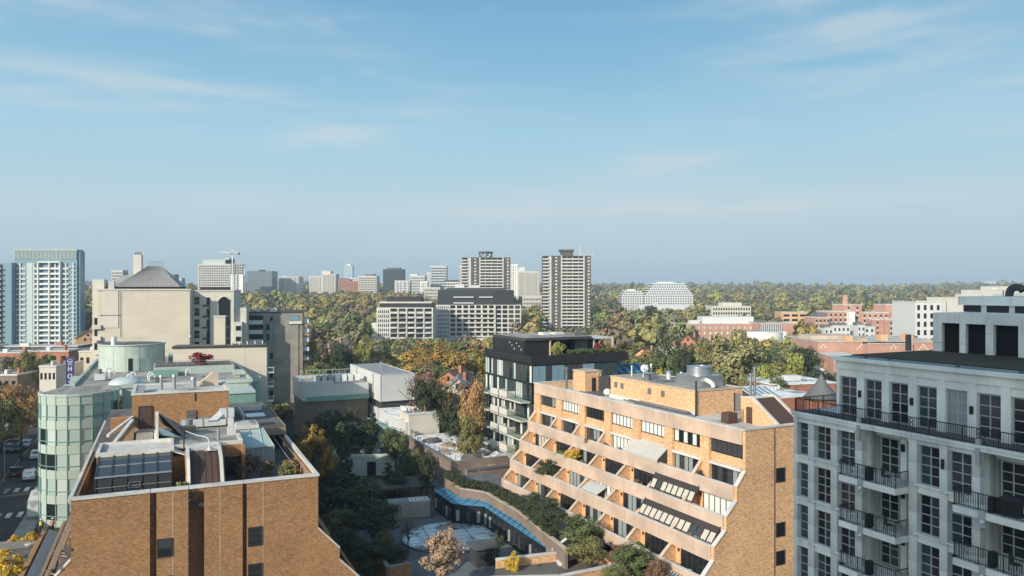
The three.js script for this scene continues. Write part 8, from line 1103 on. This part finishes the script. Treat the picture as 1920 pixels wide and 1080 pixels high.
  const hg = new THREE.SphereGeometry(0.125, 18, 8, 0, Math.PI * 2, 0, Math.PI / 2); hg.scale(1, 0.95, 1.12); hg.translate(0, 1.69, 0.01); part(t, 'hard_hat', [std(hg), std(new THREE.CylinderGeometry(0.14, 0.145, 0.015, 20).scale(1, 1, 1.15).translate(0, 1.69, 0.03))], M.whitePaint); for (const s of [-1, 1]) { part(t, 'eye', std(new THREE.SphereGeometry(0.012, 8, 6).translate(s * 0.035, 1.64, 0.1)), M.blackMatte); part(t, 'ear', std(new THREE.SphereGeometry(0.028, 8, 6).scale(0.5, 1.2, 0.8).translate(s * 0.095, 1.62, 0)), mat(cs[2], 0.7)); } part(t, 'mouth', box(-0.025, 0.025, 1.565, 1.573, -0.101, -0.095), M.red);
}
{ const a = onH(77, 1001, 5.05), b = onH(99, 999, 5.05); person('person in yellow safety vest and white hard hat standing on the podium', a[0], a[1], 5.0, 25, mat([0.55, 0.6, 0.05], 0.7), 'stand'); person('person in orange safety vest with folded arms beside the timber rails', b[0], b[1], 5.0, -10, mat([0.7, 0.18, 0.04], 0.7), 'cross'); }
{ const [X, D] = onH(88, 1003, 5.05), t = thing('tarpaulin_heap', 'dark covered heap of material between the two workers', 'heap', X, D, 0, null, 5.0); const g = new THREE.SphereGeometry(0.7, 20, 10, 0, Math.PI * 2, 0, Math.PI / 2), p = g.attributes.position; for (let i = 0; i < p.count; i++) { const n = 0.8 + 0.4 * vnoise(p.getX(i) * 4 + 20, p.getZ(i) * 4 + 20, 99, 99, 1); p.setXYZ(i, p.getX(i) * n, p.getY(i) * n * 1.4, p.getZ(i) * n); } g.computeVertexNormals(); part(t, 'cover', std(g), M.brownDark); part(t, 'strap', pipe([[-0.7, 0, 0.1], [-0.4, 0.85, 0.1], [0.2, 1.08, 0.1], [0.7, 0.1, 0.1]], 0.03), M.tan); }

// ---------- furniture and pots on the brick terraces ----------
{
  const lv = [[-1.17, 12.3], [-2.62, 9.46], [-4.25, 6.67], [-5.7, 3.83]], nm = ['top', 'second', 'third', 'lowest'];
  const where = (i, b) => `on the ${nm[i]} terrace, bay ${['nearest the end wall', 'second from the end wall', 'third from the end wall', 'fourth from the end wall', 'fifth from the end wall', 'sixth from the end wall', 'farthest from the end wall'][Math.min(6, Math.floor(b / 6.25))]}`;
  const chair = (i, b, m, word) => { const [X, D] = fromGrid(lv[i][0] + 0.85, b, GJ, OJ), t = thing('patio_chair', `${word} patio chair ${where(i, b)}`, 'chair', X, D, GJ + rr(-60, 60), null, lv[i][1]); part(t, 'seat', box(-0.27, 0.27, 0.4, 0.46, -0.27, 0.27), m); part(t, 'backrest', box(-0.27, 0.27, 0.46, 0.95, 0.22, 0.28), m); for (const sx of [-1, 1]) for (const sz of [-1, 1]) part(t, 'leg', box(sx * 0.23 - 0.025, sx * 0.23 + 0.025, 0, 0.4, sz * 0.23 - 0.025, sz * 0.23 + 0.025), m); };
  const table = (i, b, m, word) => { const [X, D] = fromGrid(lv[i][0] + 0.9, b, GJ, OJ), t = thing('patio_table', `${word} round patio table ${where(i, b)}`, 'table', X, D, 0, null, lv[i][1]); part(t, 'table_top', cyl(0, 0, 0.7, 0.75, 0.5, 0.5, 18), m); part(t, 'leg', cyl(0, 0, 0.04, 0.7, 0.05), m); part(t, 'base', cyl(0, 0, 0, 0.04, 0.28), m); };
  const pot = (i, b, tint, word) => { const [X, D] = fromGrid(lv[i][0] + 0.55, b, GJ, OJ), t = thing('plant_pot', `${word} plant pot ${where(i, b)}`, 'plant pot', X, D, 0, null, lv[i][1]); part(t, 'pot', std(new THREE.LatheGeometry([[0.01, 0], [0.2, 0], [0.3, 0.5], [0.25, 0.5], [0.01, 0.45]].map(p => new THREE.Vector2(...p)), 14)), M.brickRed); tree('potted_shrub', `${word} shrub in a pot ${where(i, b)}`, null, shrub, tint, X, D, lv[i][1] + 0.3, rr(1.1, 1.6), 0.8, 'shrub'); };
  chair(0, 33.2, M.whitePaint, 'white'); table(0, 34.6, M.whitePaint, 'white'); chair(0, 40.4, M.charcoal, 'dark'); table(0, 2.4, M.galv, 'silver'); chair(0, 8.6, M.charcoal, 'black'); chair(1, 38.2, M.whitePaint, 'white'); table(1, 39.6, M.slate, 'grey'); chair(1, 17.8, M.charcoal, 'dark'); table(1, 23.4, M.whitePaint, 'white'); chair(2, 16.0, mat([0.05, 0.12, 0.5], 0.5), 'bright blue'); chair(2, 17.6, mat([0.05, 0.12, 0.5], 0.5), 'blue'); table(2, 28.2, M.slate, 'grey'); chair(3, 21.0, M.whitePaint, 'white'); table(3, 3.0, M.whitePaint, 'white');
  pot(0, 15.4, 'olive', 'olive'); pot(0, 37.6, 'dark', 'dark green'); pot(0, 24.2, 'green', 'green'); pot(1, 15.0, 'rust', 'rusty'); pot(1, 41.0, 'dark', 'dark green'); pot(1, 27.2, 'olive', 'olive'); pot(2, 19.2, 'green', 'green'); pot(2, 38.0, 'dark', 'dark green'); pot(2, 31.8, 'lime', 'lime'); pot(3, 10.6, 'green', 'green');
}

{ // covered grill and chairs on the stone building's balconies
  const [X, D] = fromGrid(-0.5, -16.2, GK, OK), t = thing('covered_grill', 'black covered grill on the stone balcony at the picture edge', 'grill', X, D, GK, null, 20.88);
  part(t, 'cover', std(new THREE.LatheGeometry([[0.01, 1.15], [0.3, 1.1], [0.52, 0.9], [0.5, 0.3], [0.56, 0.02]].map(p => new THREE.Vector2(...p)), 18).scale(0.8, 1, 1.3)), M.blackMatte); part(t, 'hem', std(new THREE.TorusGeometry(0.5, 0.03, 6, 24).rotateX(Math.PI / 2).scale(0.86, 1, 1.42).translate(0, 0.04, 0)), M.charcoal);
  [[-0.4, -8.0, 20.88, 'dark iron chair on the upper middle stone balcony'], [-0.4, -8.2, 17.68, 'dark iron chair on the balcony below the upper one'], [-0.4, -16.4, 17.68, 'dark iron chair on the lower balcony at the picture edge']].forEach(([a, b, y, l]) => { const [X, D] = fromGrid(a, b, GK, OK), c = thing('balcony_chair', l, 'chair', X, D, GK + 60, null, y); part(c, 'seat', box(-0.25, 0.25, 0.4, 0.45, -0.25, 0.25), M.charcoal); part(c, 'backrest', box(-0.25, 0.25, 0.45, 0.95, 0.2, 0.25), M.charcoal); for (const sx of [-1, 1]) for (const sz of [-1, 1]) part(c, 'leg', box(sx * 0.22 - 0.02, sx * 0.22 + 0.02, 0, 0.4, sz * 0.22 - 0.02, sz * 0.22 + 0.02), M.charcoal); });
}

renderer.render(scene, camera);
